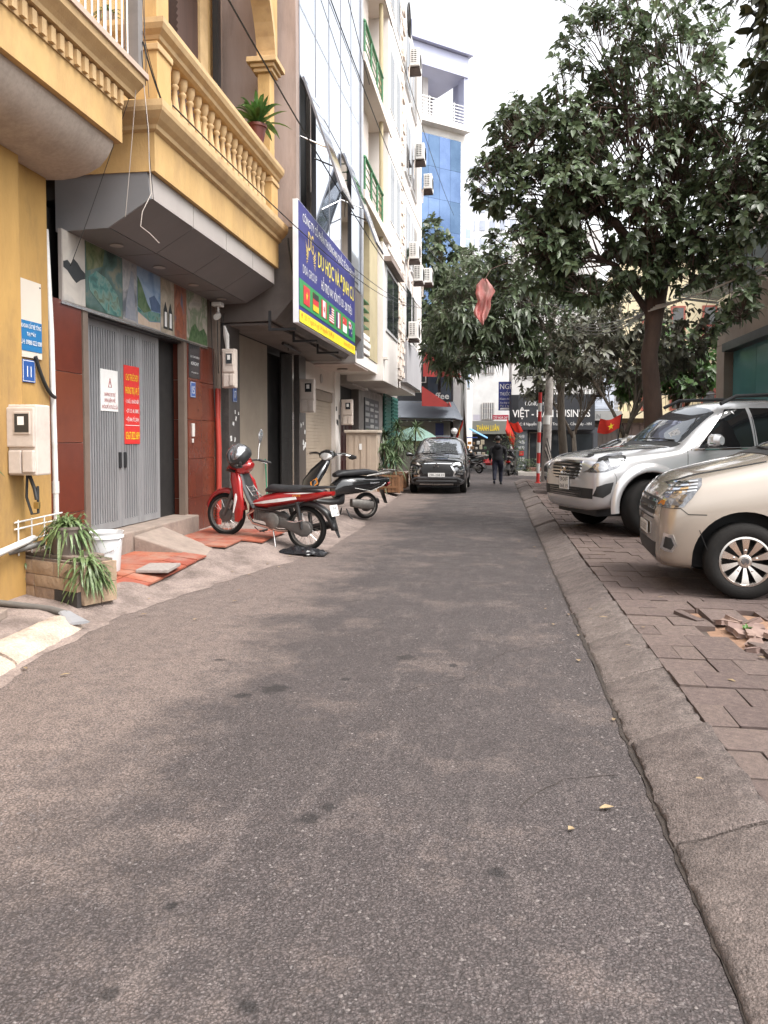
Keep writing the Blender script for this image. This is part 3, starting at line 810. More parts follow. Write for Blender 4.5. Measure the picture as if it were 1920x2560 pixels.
pal = [[(.42, .38, .34), (.48, .44, .39), (.36, .34, .32)], [(.02, .04, .03), (.05, .10, .08), (.08, .14, .13), (.20, .19, .13)], [(.22, .22, .23), (.36, .34, .33), (.10, .11, .13)],
       [(.30, .36, .44), (.24, .32, .44), (.10, .18, .30)], [(.40, .32, .24), (.28, .24, .18), (.46, .38, .30)], [(.05, .045, .05), (.22, .08, .05), (.30, .12, .07), (.10, .11, .16)], [(.30, .28, .25), (.42, .36, .31), (.16, .20, .12), (.36, .30, .26)]]
mp_ = []
for i in range(7):
    mp_.append(rect(mur, 'picture', painted('picture_%d' % i, pal[i], 3.2, i * 7.3), (-4.491, yb[i] + .003, 2.995), YU, ZU, yb[i + 1] - yb[i] - .006, .73, .004))
def blob(parent, name, mat, pts, lift=.006):
    poly_panel(parent, name, mat, [(-4.487 + lift * .2, y, z) for y, z in pts], (1, 0, 0), .002)
BLK = flat('ink_dark', (.025, .028, .03)); GRN = painted('hill_green', [(.02, .05, .02), (.07, .13, .05), (.12, .17, .09)], 9, 3); TUR = painted('bay', [(.03, .10, .09), (.06, .19, .17), (.16, .26, .22), (.10, .13, .08)], 9, 5)
SNDY = painted('shore', [(.45, .33, .24), (.55, .45, .36)], 6, 2); OLV = painted('forest', [(.05, .08, .03), (.12, .14, .06), (.18, .18, .10)], 8, 9)
blob(mp_[0], 'island', BLK, [(7.58, 3.40), (7.66, 3.43), (7.72, 3.40), (7.78, 3.47), (7.86, 3.44), (7.93, 3.39), (8.01, 3.36), (8.01, 3.30), (7.92, 3.27), (7.83, 3.22), (7.75, 3.26), (7.66, 3.32), (7.58, 3.34)])
blob(mp_[1], 'hillside', OLV, [(8.03, 3.72), (8.45, 3.72), (8.40, 3.52), (8.22, 3.46), (8.05, 3.40)])
blob(mp_[1], 'pool', TUR, [(8.08, 3.34), (8.25, 3.44), (8.5, 3.40), (8.75, 3.25), (8.84, 3.02), (8.5, 3.0), (8.3, 3.1), (8.1, 3.2)])
blob(mp_[2], 'figure', M('stone_blue', (.17, .19, .24), (.30, .30, .32), 9, .5), [(8.93, 3.02), (8.98, 3.3), (9.05, 3.45), (9.1, 3.62), (9.17, 3.6), (9.18, 3.35), (9.22, 3.02)])
blob(mp_[3], 'headland', GRN, [(9.27, 3.60), (9.37, 3.52), (9.55, 3.30), (9.66, 3.22), (9.45, 3.16), (9.27, 3.22)])
blob(mp_[3], 'far_hill', M('hill_blue', (.08, .12, .22), (.05, .09, .16), 9, .5), [(9.6, 3.38), (9.75, 3.44), (9.93, 3.34), (9.93, 3.24), (9.67, 3.23)])
blob(mp_[3], 'bay', TUR, [(9.27, 3.21), (9.45, 3.155), (9.65, 3.215), (9.93, 3.23), (9.93, 3.12), (9.6, 3.08), (9.27, 3.16)])
blob(mp_[3], 'beach', SNDY, [(9.27, 3.15), (9.6, 3.07), (9.93, 3.11), (9.93, 3.0), (9.27, 3.0)])
for c in (10.1, 10.26):
    blob(mp_[4], 'bird', BLK, [(c - .07, 3.05), (c - .06, 3.3), (c, 3.42), (c + .06, 3.3), (c + .07, 3.05)]); blob(mp_[4], 'breast', WHITE, [(c - .035, 3.08), (c - .03, 3.28), (c + .03, 3.28), (c + .035, 3.08)], .02)
blob(mp_[5], 'animal', M('russet', (.32, .10, .05), (.2, .07, .04), 12, .6), [(10.45, 3.1), (10.47, 3.4), (10.56, 3.5), (10.66, 3.42), (10.7, 3.2), (10.66, 3.05)])
blob(mp_[6], 'leafage', GRN, [(10.9, 3.0), (11.0, 3.2), (11.15, 3.28), (11.3, 3.18), (11.5, 3.25), (11.63, 3.15), (11.63, 3.0)])
m = MB(); m.bb(-4.535, -4.486, 7.54, 11.68, 2.955, 2.982); m.build('bottom_trim', STAIN, mur)
# plates on the right pier
np15 = thing('house_number', 'blue enamel plate reading 15 on the red tiled pier', 'number plate', (-4.50, 11.0, 2.2))
number_plate(np15, '15', -4.50, 10.97, 2.17, .19, .23)
bp = thing('company_plaque', 'black company plaque above the number 15 on the red pier', 'plaque', (-4.5, 10.95, 2.5))
rect(bp, 'plate', M('plaque_black', (.03, .03, .035), None, 4, .25), (-4.503, 10.93, 2.46), YU, ZU, .42, .5, .008)
for s_, zz, w_, h_ in (('CÔNG TY CỔ PHẦN THƯƠNG MẠI', 2.76, .36, .03), ('HOÀNG HUY', 2.65, .3, .055), ('ĐT: 024 3555 1515', 2.53, .26, .022)):
    text(s_, bp, WHITE, (-4.494, 11.14, zz), YU, ZU, width=w_, height=h_, align='CENTER')
ic = thing('door_intercom', 'small white intercom handset fixed on the red tiled pier', 'intercom', (-4.5, 11.05, 1.6))
m = MB(); m.rbox((-4.49, 11.05, 1.68), (.03, .07, .20), .01); m.build('handset', PVC, ic); m = MB(); m.rbox((-4.49, 11.03, 1.52), (.02, .04, .06), .005); m.build('button', PVC, ic)
# soffit under the balcony: sheet panels with open joints
prof_f = [(-3.555, 4.29), (-3.555, 4.03)]
for i in range(4):
    a, b = 7.70 + i * 1.125, 7.70 + (i + 1) * 1.125 - .016
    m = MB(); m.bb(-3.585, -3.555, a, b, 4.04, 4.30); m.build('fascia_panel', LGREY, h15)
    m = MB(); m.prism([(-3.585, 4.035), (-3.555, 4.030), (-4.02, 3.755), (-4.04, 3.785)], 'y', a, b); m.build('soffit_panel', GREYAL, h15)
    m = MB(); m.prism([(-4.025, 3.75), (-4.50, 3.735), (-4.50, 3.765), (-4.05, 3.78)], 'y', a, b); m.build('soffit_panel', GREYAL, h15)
    m = MB(); m.lathe([(.075, 0), (.075, .008), (.06, .012)], 20, (-4.27, a + .62, 3.728)); m.build('downlight', LGREY, h15)
m = MB(); m.prism([(-3.59, 4.305), (-3.56, 4.03), (-4.03, 3.75), (-4.62, 3.73), (-4.62, 4.305)], 'y', 7.672, 7.698); m.build('soffit_end', M('grey_end_panel', (.24, .24, .25), (.21, .21, .22), 1.5, .35, metal=.2), h15)
m = MB(); m.bb(-5.3, -3.62, 7.70, 12.2, 4.07, 4.30); m.build('slab', DARK, h15)
# balcony
m = MB(); m.bb(-5.3, -3.50, 7.66, 12.24, 4.305, 4.78); bal = m.build('balcony', YEL, h15)
def moulding(parent, name, xz, y0, y1, mat=YELT, ext=0):
    """profile runs along the front and returns along the near end"""
    m = MB(); n = len(xz); vs = []
    x0 = -3.50
    for (o, z) in xz: vs.append((-5.3, y0 - o, z))
    for (o, z) in xz: vs.append((x0 + o, y0 - o, z))
    for (o, z) in xz: vs.append((x0 + o, y1, z))
    fs = [(s * n + i, s * n + i + 1, (s + 1) * n + i + 1, (s + 1) * n + i) for s in range(2) for i in range(n - 1)]
    fs += [tuple(range(n)), tuple(2 * n + i for i in range(n - 1, -1, -1))]
    m.add(vs, fs); return m.build(name, mat, parent)
moulding(bal, 'cornice', [(0.001, 4.70), (.04, 4.72), (.05, 4.76), (.10, 4.80), (.15, 4.86), (.16, 4.90), (.16, 4.965), (-.3, 4.968)], 7.66, 12.26)
m = MB(); m.bb(-5.3, -3.50, 7.90, 12.24, 4.79, 4.94); m.build('floor', DARK, bal)
moulding(bal, 'handrail', [(-.20, 5.66), (-.02, 5.665), (.02, 5.69), (.03, 5.73), (.08, 5.77), (.10, 5.82), (.10, 5.875), (-.22, 5.878)], 7.78, 12.26)
for y in (7.90, 12.02):
    m = MB(); m.bb(-3.74, -3.49, y - .17, y + .17, 4.97, 5.66); pd = m.build('pedestal', YEL, bal, bevel=.008)
    m = MB(); m.bb(-3.76, -3.47, y - .19, y + .19, 5.56, 5.63); m.build('collar', YELT, pd, bevel=.01)
bprof = [(.058, 4.969), (.058, 5.02), (.036, 5.04), (.046, 5.07), (.056, 5.14), (.056, 5.22), (.034, 5.36), (.026, 5.46), (.045, 5.48), (.045, 5.50), (.030, 5.52), (.048, 5.56), (.058, 5.60), (.058, 5.662)]
first = None
ys_b = [8.20 + i * (3.72 / 17) for i in range(18)]
for y in ys_b:
    if first is None:
        m = MB(); m.lathe(bprof, 14, (0, 0, 0)); first = m.build('baluster', YELT, bal, smooth=rad(50)); first.location = (-3.60, y, 0)
    else:
        o = first.copy(); COL.objects.link(o); o.location = (-3.60, y, 0)
# the near-end balustrade
for x in (-4.1, -4.45):
    o = first.copy(); COL.objects.link(o); o.location = (x, 7.83, 0)
# columns above the rail and arch
m = MB(); m.bb(-3.74, -3.50, 7.75, 8.05, 5.88, 9.6); m.build('column', YEL, h15, bevel=.01)
m = MB(); m.bb(-3.72, -3.52, 11.88, 12.12, 5.88, 7.25); cl = m.build('column', YEL, h15, bevel=.01)
m = MB()
for (o, z0, z1) in ((.05, 7.25, 7.31), (.09, 7.31, 7.37), (.14, 7.37, 7.45)): m.bb(-3.72 - o, -3.52 + o, 11.88 - o, 12.12 + o, z0, z1)
m.build('capital', YELT, cl, bevel=.008)
arc = []
for i in range(13):
    t = pi / 2 * i / 12; arc.append((12.12 - 1.9 * (1 - cos(t)) - .0, 7.452 + 1.5 * sin(t)))
for (dx, k, mt) in ((0, 0, YEL), (.03, .1, YELT)):
    m = MB(); pts = [(y - k, z) for y, z in arc]; out = [(12.24, 7.452), (12.24, 9.6), (10.2 - k, 9.6)]
    m.prism([(12.12 - k * 0, 7.452)] + pts[1:] + [out[2], out[1], out[0]] if k == 0 else [(p[0], p[1]) for p in pts] + [(p[0] + .1, p[1] + .02) for p in reversed(pts)], 'x', -3.74 - dx, -3.50 + dx); m.build('arch', mt, h15)
m = MB(); m.bb(-4.449, -4.40, 9.75, 11.15, 4.97, 8.6); dr = m.build('balcony_door', WOODD, h15)
for i in range(26):
    m = MB(); m.box((-4.392, 10.1, 5.9 + i * .09), (.02, .5, .075), R=Matrix.Rotation(.5, 3, 'Y')); m.build('louvre', WOODD, dr)
m = MB(); m.bb(-4.449, -4.38, 11.2, 11.5, 4.97, 9.5); m.build('pilaster', YELT, h15)
m = MB(); m.bb(-4.40, -4.30, 11.75, 11.85, 4.97, 9.5); m.build('rain_pipe', BLACKM, h15)
m = MB(); m.bb(-4.449, -4.42, 11.9, 12.24, 4.972, 9.5); m.build('side_panel', M('weathered_pink', (.36, .27, .22), (.30, .22, .18), 2, .85, dirt=(.16, .12, .1), dscale=3, damt=.6), h15)
# meter box and camera by house 17
meter_box('meter_box', 'tilted cream electricity meter box under the security camera by house 17', -4.22, 11.98, 2.36, .22, .62, .14, (0, -1, 0))
rp = MB(); rp.tube([(-4.45, 12.0, 2.36), (-4.46, 12.0, 1.9), (-4.44, 11.99, 1.4), (-4.46, 12.0, .15)], .045, 10); tag(rp.build('red_conduit', M('red_plastic', (.42, .05, .035), (.34, .045, .03), 4, .45), smooth=SM), 'red corrugated conduit running down the pier between houses 15 and 17', 'conduit')
sc = thing('security_camera', 'white security camera under the soffit above the meter box', 'camera', (-4.35, 11.75, 3.6))
m = MB(); m.rbox((-4.35, 11.75, 3.66), (.16, .16, .07), .02); m.build('base', PVC, sc)
m = MB(); m.tube([(-4.35, 11.75, 3.64), (-4.33, 11.72, 3.52)], .02); m.build('bracket', PVC, sc); m = MB(); m.sweep([((-4.35, 11.78, 3.5), (.03, 0, 0), (0, .0, .03)), ((-4.33, 11.7, 3.48), (.055, 0, 0), (0, 0, .055)), ((-4.31, 11.58, 3.44), (.05, 0, 0), (0, 0, .05))]); m.build('body', PVC, sc, smooth=SM)
for i, (a, b, sg) in enumerate([((-4.38, 11.8, 3.6), (-4.42, 11.95, 2.6), .1), ((-4.3, 11.9, 3.55), (-4.4, 12.0, 2.9), -.05), ((-4.45, 11.7, 3.7), (-4.46, 11.9, 1.9), .15)]):
    m = MB(); m.tube(sag(a, b, sg, 10), .007, 5); tag(m.build('thin_cable', CABLE), ['thin black cable hanging from the security camera to the meter', 'short cable bent beside the security camera', 'long loose cable drooping down the red pier'][i], 'cable')
m = MB(); m.sweep([((-4.3, 11.9, 3.35), (.02, 0, 0), (0, .02, 0)), ((-4.28, 11.93, 3.2), (.05, 0, 0), (0, .03, 0)), ((-4.27, 11.95, 3.0), (.03, 0, 0), (0, .02, 0)), ((-4.29, 11.94, 2.9), (.01, 0, 0), (0, .01, 0))], 8); tag(m.build('white_tag', PVC), 'white rag of plastic hanging below the security camera', 'rag')
# pot plant on the balcony rail
pp = thing('balcony_plant', 'broad-leaved striped plant in a red pot on the yellow balustrade', 'potted plant', (-3.52, 11.2, 5.88))
m = MB(); m.lathe([(.09, 5.88), (.13, 6.12), (.15, 6.13), (.15, 6.17), (.12, 6.17), (.1, 6.1)], 16, (-3.52, 11.2, 0)); m.build('pot', M('red_pot', (.16, .035, .025), (.12, .03, .02), 5, .5), pp, smooth=SM)
DRAC = M('dracaena_leaf', (.035, .10, .018), (.10, .20, .05), 14, .35, stretch=(1, 1, 1), trans=.2, island=.25)
m = MB(); random.seed(5)
for i in range(46):
    t = i * 2.4; el = random.uniform(-.1, 1.4)
    m.leaf((-3.52 + .03 * cos(t), 11.2 + .03 * sin(t), 6.15 + random.uniform(0, .12)), (cos(t) * cos(el), sin(t) * cos(el), sin(el) + .25), (0, 0, 1), random.uniform(.42, .75), random.uniform(.028, .045), random.uniform(.15, .6), 5, .35)
m.build('foliage', DRAC, pp, smooth=3.2)
sp = thing('ledge_plant', 'small spidery plant in a pot on the end of the yellow balustrade', 'potted plant', (-4.1, 7.85, 5.88))
m = MB(); m.lathe([(.07, 5.88), (.1, 6.0), (.1, 6.02)], 12, (-4.1, 7.85, 0)); m.build('pot', MATS['step_concrete'], sp, smooth=SM)
SPIDER = M('spider_leaf', (.22, .28, .13), (.06, .11, .03), 40, .4, trans=.25, island=.25)
m = MB()
for i in range(30):
    t = i * 2.4; el = random.uniform(.1, 1.3); m.leaf((-4.1, 7.85, 6.02), (cos(t) * cos(el), sin(t) * cos(el), sin(el)), (0, 0, 1), random.uniform(.18, .34), .012, .7, 4, .3)
m.build('foliage', SPIDER, sp)

# ---------------------------------------------------------------- house 17: glass front over a dark shop
G = -3.22
h17 = thing('glass_fronted_house', 'tall narrow house with mirrored glass front behind the blue sign', 'house', (-4.5, 15.2, 0))
SIDEW = M('weathered_side_wall', (.40, .31, .27), (.33, .25, .215), 1.2, .85, bump=.3, bscale=30, dirt=(.15, .11, .095), dscale=1.5, damt=.65, stretch=(1.6, 1, .3))
m = MB(); m.bb(-9, G - .02, 12.40, 12.60, 5.004, 16); m.build('side_wall', SIDEW, h17)
m = MB(); m.bb(-9, -4.6, 12.62, 18.55, 3.5, 16); m.build('core', DARK, h17)
STONE = M('brown_stone_cladding', (.16, .135, .12), (.12, .10, .09), 3, .5, dirt=(.08, .065, .06), dscale=2, damt=.5)
for i, (a, b) in enumerate(((12.42, 13.9), (13.905, 15.4), (15.405, 17.0), (17.005, 18.5))):
    m = MB(); m.prism([(G, 5.0), (G, 3.95), (-3.62, 3.50), (-4.6, 3.48), (-4.6, 5.0)], 'y', a, b); m.build('canopy_block', STONE, h17)
m = MB(); m.bb(-4.55, -3.7, 12.5, 18.4, 3.44, 3.478); m.build('shop_ceiling', M('shop_ceiling_grey', (.20, .17, .155), (.15, .13, .12), 2, .6), h17)
m = MB(); m.tube([(-4.1, 14.6, 3.40), (-4.1, 15.9, 3.36)], .03, 8); m.tube([(-4.1, 15.0, 3.44), (-4.1, 15.0, 3.3)], .01, 6); m.build('strip_lamp', BLACKM, h17)
FRAME = M('grey_mullion', (.25, .25, .27), (.2, .2, .22), 5, .35, metal=.8)
ym = (12.62, 13.78, 14.92, 16.06, 17.22, 18.38); zm = (5.05, 7.56, 10.0, 12.5, 15.0)
for y in ym:
    m = MB(); m.bb(G - .10, G - .012, y - .014, y + .014, 5.02, 15.9); m.build('mullion', FRAME, h17)
for z in zm:
    for a, b in zip(ym, ym[1:]):
        m = MB(); m.bb(G - .08, G - .014, a + .015, b - .015, z - .010, z + .010); m.build('transom', FRAME, h17)
for k, (z0, z1) in enumerate(zip(zm, zm[1:])):
    for i, (a, b) in enumerate(zip(ym, ym[1:])):
        if k == 0 and i in (0, 3):      # the two casements that stand open
            m = MB(); m.bb(-4.58, -4.55, a, b, z0, z1); m.build('opening', DARK, h17)
            lx, ang = 2.0, rad(19 if i == 0 else 20)
            R = Matrix.Rotation(-ang, 3, 'Y'); c = V((G + .03, (a + b) / 2, 7.53))
            f = lambda dx, dy, dz: c + R @ V((dx, dy, dz))
            m = MB(); w = (b - a) / 2 - .05
            for yy in (-w, w - .03): m.box(f(0, yy + .015, -lx / 2), (.035, .03, lx), R=R)
            m.box(f(0, 0, -.015), (.035, 2 * w - .06, .03), R=R); m.box(f(0, 0, -lx + .015), (.035, 2 * w - .06, .03), R=R)
            cf = m.build('open_casement', FRAME, h17)
            m = MB(); m.box(f(.014, 0, -lx / 2), (.012, 2 * w - .06, lx - .06), R=R); m.build('pane', GLASSM, cf)
            for yy in (-w + .02, w - .02):
                m = MB(); m.tube([f(0, yy, -lx * .62), V((G - .03, c.y + yy, 7.53 - lx * .48))], .014, 6); m.build('stay', STAIN, cf)
            continue
        m = MB(); m.bb(G - .05, G - .02, a + .016, b - .016, z0 + .012, z1 - .012); p = m.build('pane', GLASSM, h17)
m = MB(); m.bb(G - .12, G + .03, 18.42, 18.55, 3.5, 15.9); m.build('corner_trim', M('silver_trim', (.55, .55, .57), (.45, .45, .47), 6, .3, metal=.7), h17)
# street level of 17
m = MB(); m.bb(-4.85, -4.42, 12.42, 12.98, -.05, 3.44); pd = m.build('pier', M('dark_granite', (.055, .048, .045), (.085, .075, .07), 20, .35, dirt=(.13, .11, .1), dscale=4, damt=.5), h17)
random.seed(9)
for i in range(9):
    m = MB(); m.box((-4.417, random.uniform(12.5, 12.95), random.uniform(1.2, 2.1)), (.004, random.uniform(.03, .09), random.uniform(.03, .09)), R=Matrix.Rotation(random.uniform(-.4, .4), 3, 'X')); m.build('sticker_scrap', WHITE, pd)
CREAM = M('cream_shutter', (.40, .33, .255), (.36, .295, .23), 1.2, .55, bump=.03, bscale=8, dirt=(.28, .23, .18), dscale=1.2, damt=.4)
m = MB(); m.bb(-4.62, -4.56, 13.0, 15.08, .08, 3.42); m.build('cream_panel', CREAM, h17)
m = MB(); m.bb(-5.2, -4.9, 15.08, 17.2, .05, 3.42); m.build('dark_doorway', DARK, h17)
m = MB(); m.bb(-4.70, -4.45, 16.6, 16.72, .05, 3.42); m.build('door_jamb', STAIN, h17)
m = MB(); m.bb(-4.85, -4.40, 17.0, 17.62, -.05, 3.5); p3 = m.build('pier', MATS['dark_granite'], h17)
for i in range(8):
    m = MB(); m.box((-4.397, random.uniform(17.1, 17.55), random.uniform(1.3, 2.3)), (.004, random.uniform(.04, .12), random.uniform(.05, .12)), R=Matrix.Rotation(random.uniform(-.4, .4), 3, 'X')); m.build('sticker_scrap', WHITE, p3)
number_plate(h17, '17', -4.415, 12.60, 2.18, .19, .26)
meter_box('meter_box', 'grey-brown electricity meter box on the dark pier beside the roller shutter', -4.22, 17.15, 2.15, .34, .75, .16, (0, -1, 0))
br = thing('broom', 'green handled broom leaning against the cream panel behind the red motorbike', 'broom', (-4.5, 14.3, .1))
m = MB(); m.tube([(-4.35, 14.35, .35), (-4.54, 14.85, 1.15)], .014, 6); m.build('handle', M('green_handle', (.03, .22, .12), None, 6, .5), br)
m = MB(); m.sweep([((-4.35, 14.33, .36), (.02, 0, 0), (0, .04, 0)), ((-4.31, 14.2, .12), (.04, 0, 0), (0, .14, 0))], 10); m.build('bristles', M('straw', (.32, .16, .06), (.2, .1, .04), 20, .8), br)

# ---------------------------------------------------------------- blue company sign
sg = thing('company_sign', 'large blue study-abroad company signboard with yellow lettering and a row of flags', 'sign', (-3.1, 14.3, 3.38))
SX, SY0, SY1, SZ0, SZ1 = -3.08, 11.92, 16.80, 3.38, 5.31
m = MB(); m.bb(SX - .10, SX - .012, SY0, SY1, SZ0, SZ1); m.build('box', M('sign_case', (.75, .75, .78), (.68, .68, .7), 4, .4), sg, bevel=.006)
face = rect(sg, 'face', M('sign_face_blue', (.040, .040, .20), (.035, .035, .17), 1.5, .55, spec=.25), (SX - .012, SY0 + .02, SZ0 + .02), YU, ZU, SY1 - SY0 - .04, SZ1 - SZ0 - .04, .010)
S = lambda a, b, o=.0: V((SX + .001 + o, SY0 + a * (SY1 - SY0), SZ0 + b * (SZ1 - SZ0)))
LN, HT = SY1 - SY0, SZ1 - SZ0
GRNS = flat('sign_green', (.03, .27, .075)); GOLD = flat('gold_print', (.75, .55, .12)); SILV = flat('silver_print', (.62, .62, .64))
rect(sg, 'yellow_band', flat('sign_yellow', (.85, .70, .03)), S(.004, .012), YU, ZU, LN * .992, HT * .095, .003)
rect(sg, 'green_band', GRNS, S(.004, .145), YU, ZU, LN * .992, HT * .22, .003)
text('CÔNG TY CỔ PHẦN THƯƠNG MẠI QUỐC TẾ DSA GROUP', sg, WHITE, S(.05, .855), YU, ZU, width=LN * .93, height=HT * .07, bold=.006)
text('DU HỌC VÀ ĐỊNH CƯ', sg, flat('letter_yellow', (.95, .80, .08)), S(.27, .60), YU, ZU, width=LN * .70, height=HT * .145, bold=.006)
text('HỖ TRỢ VAY VỐN TỪ 150 - 200 TRIỆU', sg, WHITE, S(.32, .425), YU, ZU, width=LN * .60, height=HT * .085, bold=.004)
text('DSA GROUP', sg, SILV, S(.05, .43), YU, ZU, width=LN * .20, height=HT * .075)
text('Số 17 ngách 4 ngõ 34 Nguyễn Thị Định', sg, flat('orange_print', (.75, .14, .02)), S(.07, .045), YU, ZU, width=LN * .47, height=HT * .045, bold=.004)
text('Hotline: 0822 817 817', sg, MATS['orange_print'], S(.74, .045), YU, ZU, width=LN * .23, height=HT * .045, bold=.004)
m = MB(); c = S(.035, .072, .004); m.prism([(c.y + .03 * cos(t) * (1 if sin(t) > -.4 else .35), c.z + .035 * sin(t) * (1 if sin(t) > -.4 else 1.4)) for t in [2 * pi * i / 14 for i in range(14)]], 'x', c.x, c.x + .003); m.build('place_mark', RED, sg)
lg = text('DG', sg, GOLD, S(.125, .66), YU, ZU, width=LN * .075, height=HT * .17, name='emblem_letters')
em = MB()
for side in (-1, 1):
    for k in range(6):
        a0 = S(.163 + side * (.026 + .003 * k), .625 - .012 * k, .004)
        dy, dz = side * (.26 - .03 * k), .20 - .055 * k
        if k == 0: em = MB()
        em.add([a0, a0 + V((0, dy * .6, dz * .35)), a0 + V((0, dy, dz)), a0 + V((0, dy * .75, dz * .55 + .03))], [(0, 1, 2, 3)])
    em.build('emblem_wing', GOLD, sg)
def flagbox(i): return S(.055 + i * .131, .178, .006)
FW, FH = LN * .085, HT * .155
def fl(i, name, base):
    return rect(sg, name, flat('flag_' + base[0], base[1]), flagbox(i), YU, ZU, FW, FH, .003)
FR = ('red', (.62, .03, .035)); FWh = ('white', (.78, .78, .78)); FB = ('black', (.02, .02, .02)); FY = ('gold', (.80, .55, .02)); FN = ('navy', (.02, .03, .13))
def star(c, r, mat, parent, n=5, nm='star'):
    m = MB(); pts = []
    for k in range(2 * n):
        t = pi / 2 + pi * k / n; q = r if k % 2 == 0 else r * .4
        pts.append((c.y + q * cos(t), c.z + q * sin(t)))
    m.prism(pts, 'x', c.x, c.x + .002); m.build(nm, mat, parent)
def sub(par, name, i, a, b, w, h, c): return rect(par, name, flat('flag_' + c[0], c[1]), flagbox(i) + YU * FW * a + ZU * FH * b + XU * .0035, YU, ZU, FW * w, FH * h, .002)
f = fl(0, 'flag', FR); star(flagbox(0) + YU * FW * .5 + ZU * FH * .5 + XU * .004, .075, YELLOW, f)
f = fl(1, 'flag', FR); sub(f, 'stripe', 1, 0, .667, 1, .333, FB); sub(f, 'stripe', 1, 0, 0, 1, .333, FY)
f = fl(2, 'flag', FR); sub(f, 'stripe', 2, .25, 0, .5, 1, FWh); star(flagbox(2) + YU * FW * .5 + ZU * FH * .5 + XU * .0065, .07, RED, f, 7, 'leaf_mark')
f = fl(3, 'flag', FR)
for k in range(6): sub(f, 'stripe', 3, 0, (2 * k + 1) / 13, 1, 1 / 13, FWh)
rect(f, 'canton', flat('flag_navy', FN[1]), flagbox(3) + ZU * FH * 6 / 13 + XU * .0065, YU, ZU, FW * .42, FH * 7 / 13, .002)
f = fl(4, 'flag', FR); sub(f, 'stripe', 4, .333, 0, .333, 1, FWh); sub(f, 'stripe', 4, 0, 0, .333, 1, FN)
f = fl(5, 'flag', FR); sub(f, 'stripe', 5, 0, 0, 1, .5, FWh); star(flagbox(5) + YU * FW * .2 + ZU * FH * .75 + XU * .004, .03, WHITE, f, 5)
f = fl(6, 'flag', FN); sub(f, 'canton', 6, 0, .5, .5, .5, FWh)
rect(f, 'cross', flat('flag_red', FR[1]), flagbox(6) + YU * FW * .2 + ZU * FH * .5 + XU * .0065, YU, ZU, FW * .1, FH * .5, .002); rect(f, 'cross', flat('flag_red', FR[1]), flagbox(6) + ZU * FH * .7 + XU * .0068, YU, ZU, FW * .5, FH * .1, .002)
for (a, b) in ((.75, .3), (.7, .7), (.85, .6), (.75, .85)): star(flagbox(6) + YU * FW * a + ZU * FH * b + XU * .004, .03, WHITE, f)
for y in (12.2, 13.7, 15.6):
    m = MB(); m.bb(-3.62, -3.20, y - .02, y + .02, 3.30, 3.34); m.bb(-3.66, -3.62, y - .02, y + .02, 3.30, 3.62); m.build('bracket', BLACKM, sg)
# ---------------------------------------------------------------- house 19: beige, green railings
BEIGE = M('olive_beige_plaster', (.46, .39, .24), (.40, .335, .21), 1.4, .85, dirt=(.27, .22, .14), dscale=1.6, damt=.5)
CREAMW = M('cream_plaster', (.70, .62, .55), (.64, .56, .50), 1.5, .85, dirt=(.5, .43, .37), dscale=1.4, damt=.3)
GREENR = M('green_rail_paint', (.05, .19, .075), (.035, .14, .055), 6, .45)
h19 = thing('beige_house', 'cream and beige house with green balcony railings next to the glass front', 'house', (-4.5, 20, 0))
m = MB(); m.bb(-9, -4.5, 18.57, 23.0, 3.5, 16); m.build('wall', CREAMW, h19)
m = MB(); m.bb(-3.62, -3.38, 20.6, 22.0, 3.72, 7.9); m.build('beige_bay', BEIGE, h19)
m = MB(); m.bb(-4.5, -3.64, 20.6, 22.0, 3.72, 16); m.build('bay_side', CREAMW, h19)
m = MB(); m.bb(-4.5, -3.40, 18.57, 22.05, 3.42, 3.72); m.build('slab', WHITEP, h19, bevel=.01)
for i in range(3):
    m = MB(); m.bb(-4.4, -3.36 + .02 * (i % 2), 18.58, 20.55, 3.76 + i * .19, 3.90 + i * .19); m.build('ledge', WHITEP, h19, bevel=.02)
for (z, full) in ((7.35, 1), (10.6, 1), (13.9, 1)):
    m = MB(); m.bb(-4.5, -3.15, 18.58, 23.4, z, z + .22); sl = m.build('balcony_slab', CREAMW, h19, bevel=.01)
    m = MB(); m.tube([(-4.4, 18.75, z + 1.1), (-3.3, 18.75, z + 1.1), (-3.22, 18.9, z + 1.1), (-3.22, 21.9, z + 1.1)], .045, 10); rl = m.build('railing', GREENR, h19, smooth=SM)
    for i in range(4):
        zz = z + .3 + i * .2
        m = MB(); m.tube([(-4.4, 18.75, zz), (-3.26, 18.75, zz)], .014, 6); m.build('bar', GREENR, rl)
        m = MB(); m.tube([(-3.22, 18.9, zz), (-3.22, 21.9, zz)], .014, 6); m.build('bar', GREENR, rl)
    for y in (18.9, 19.9, 20.9, 21.85):
        m = MB(); m.tube([(-3.22, y, z + .22), (-3.22, y, z + 1.1)], .03, 8); m.build('post', GREENR, rl)
m = MB(); m.bb(-4.52, -4.40, 19.2, 20.4, 7.6, 9.9); m.build('balcony_door', GLASSD, h19)
m = MB(); m.add([(-4.4, 18.58, 5.0), (-3.3, 18.58, 5.0), (-3.3, 20.6, 5.0), (-4.4, 20.6, 5.0)], [(0, 1, 2, 3)])
for i in range(4):
    m = MB(); m.bb(-3.5, -3.36, 18.7, 20.4, 4.45 + i * .22, 4.48 + i * .22); m.build('louvre_slat', GREENR, h19)
m = MB(); m.tube([(-3.30, 22.2, 3.7), (-3.30, 22.2, 15)], .06, 10); m.build('rain_pipe', BEIGE, h19, smooth=SM)
m = MB(); m.bb(-4.5, -3.42, 18.58, 20.55, 3.38, 3.415); m.build('ceiling', M('pink_ceiling', (.55, .46, .42), (.48, .40, .36), 2, .8), h19)
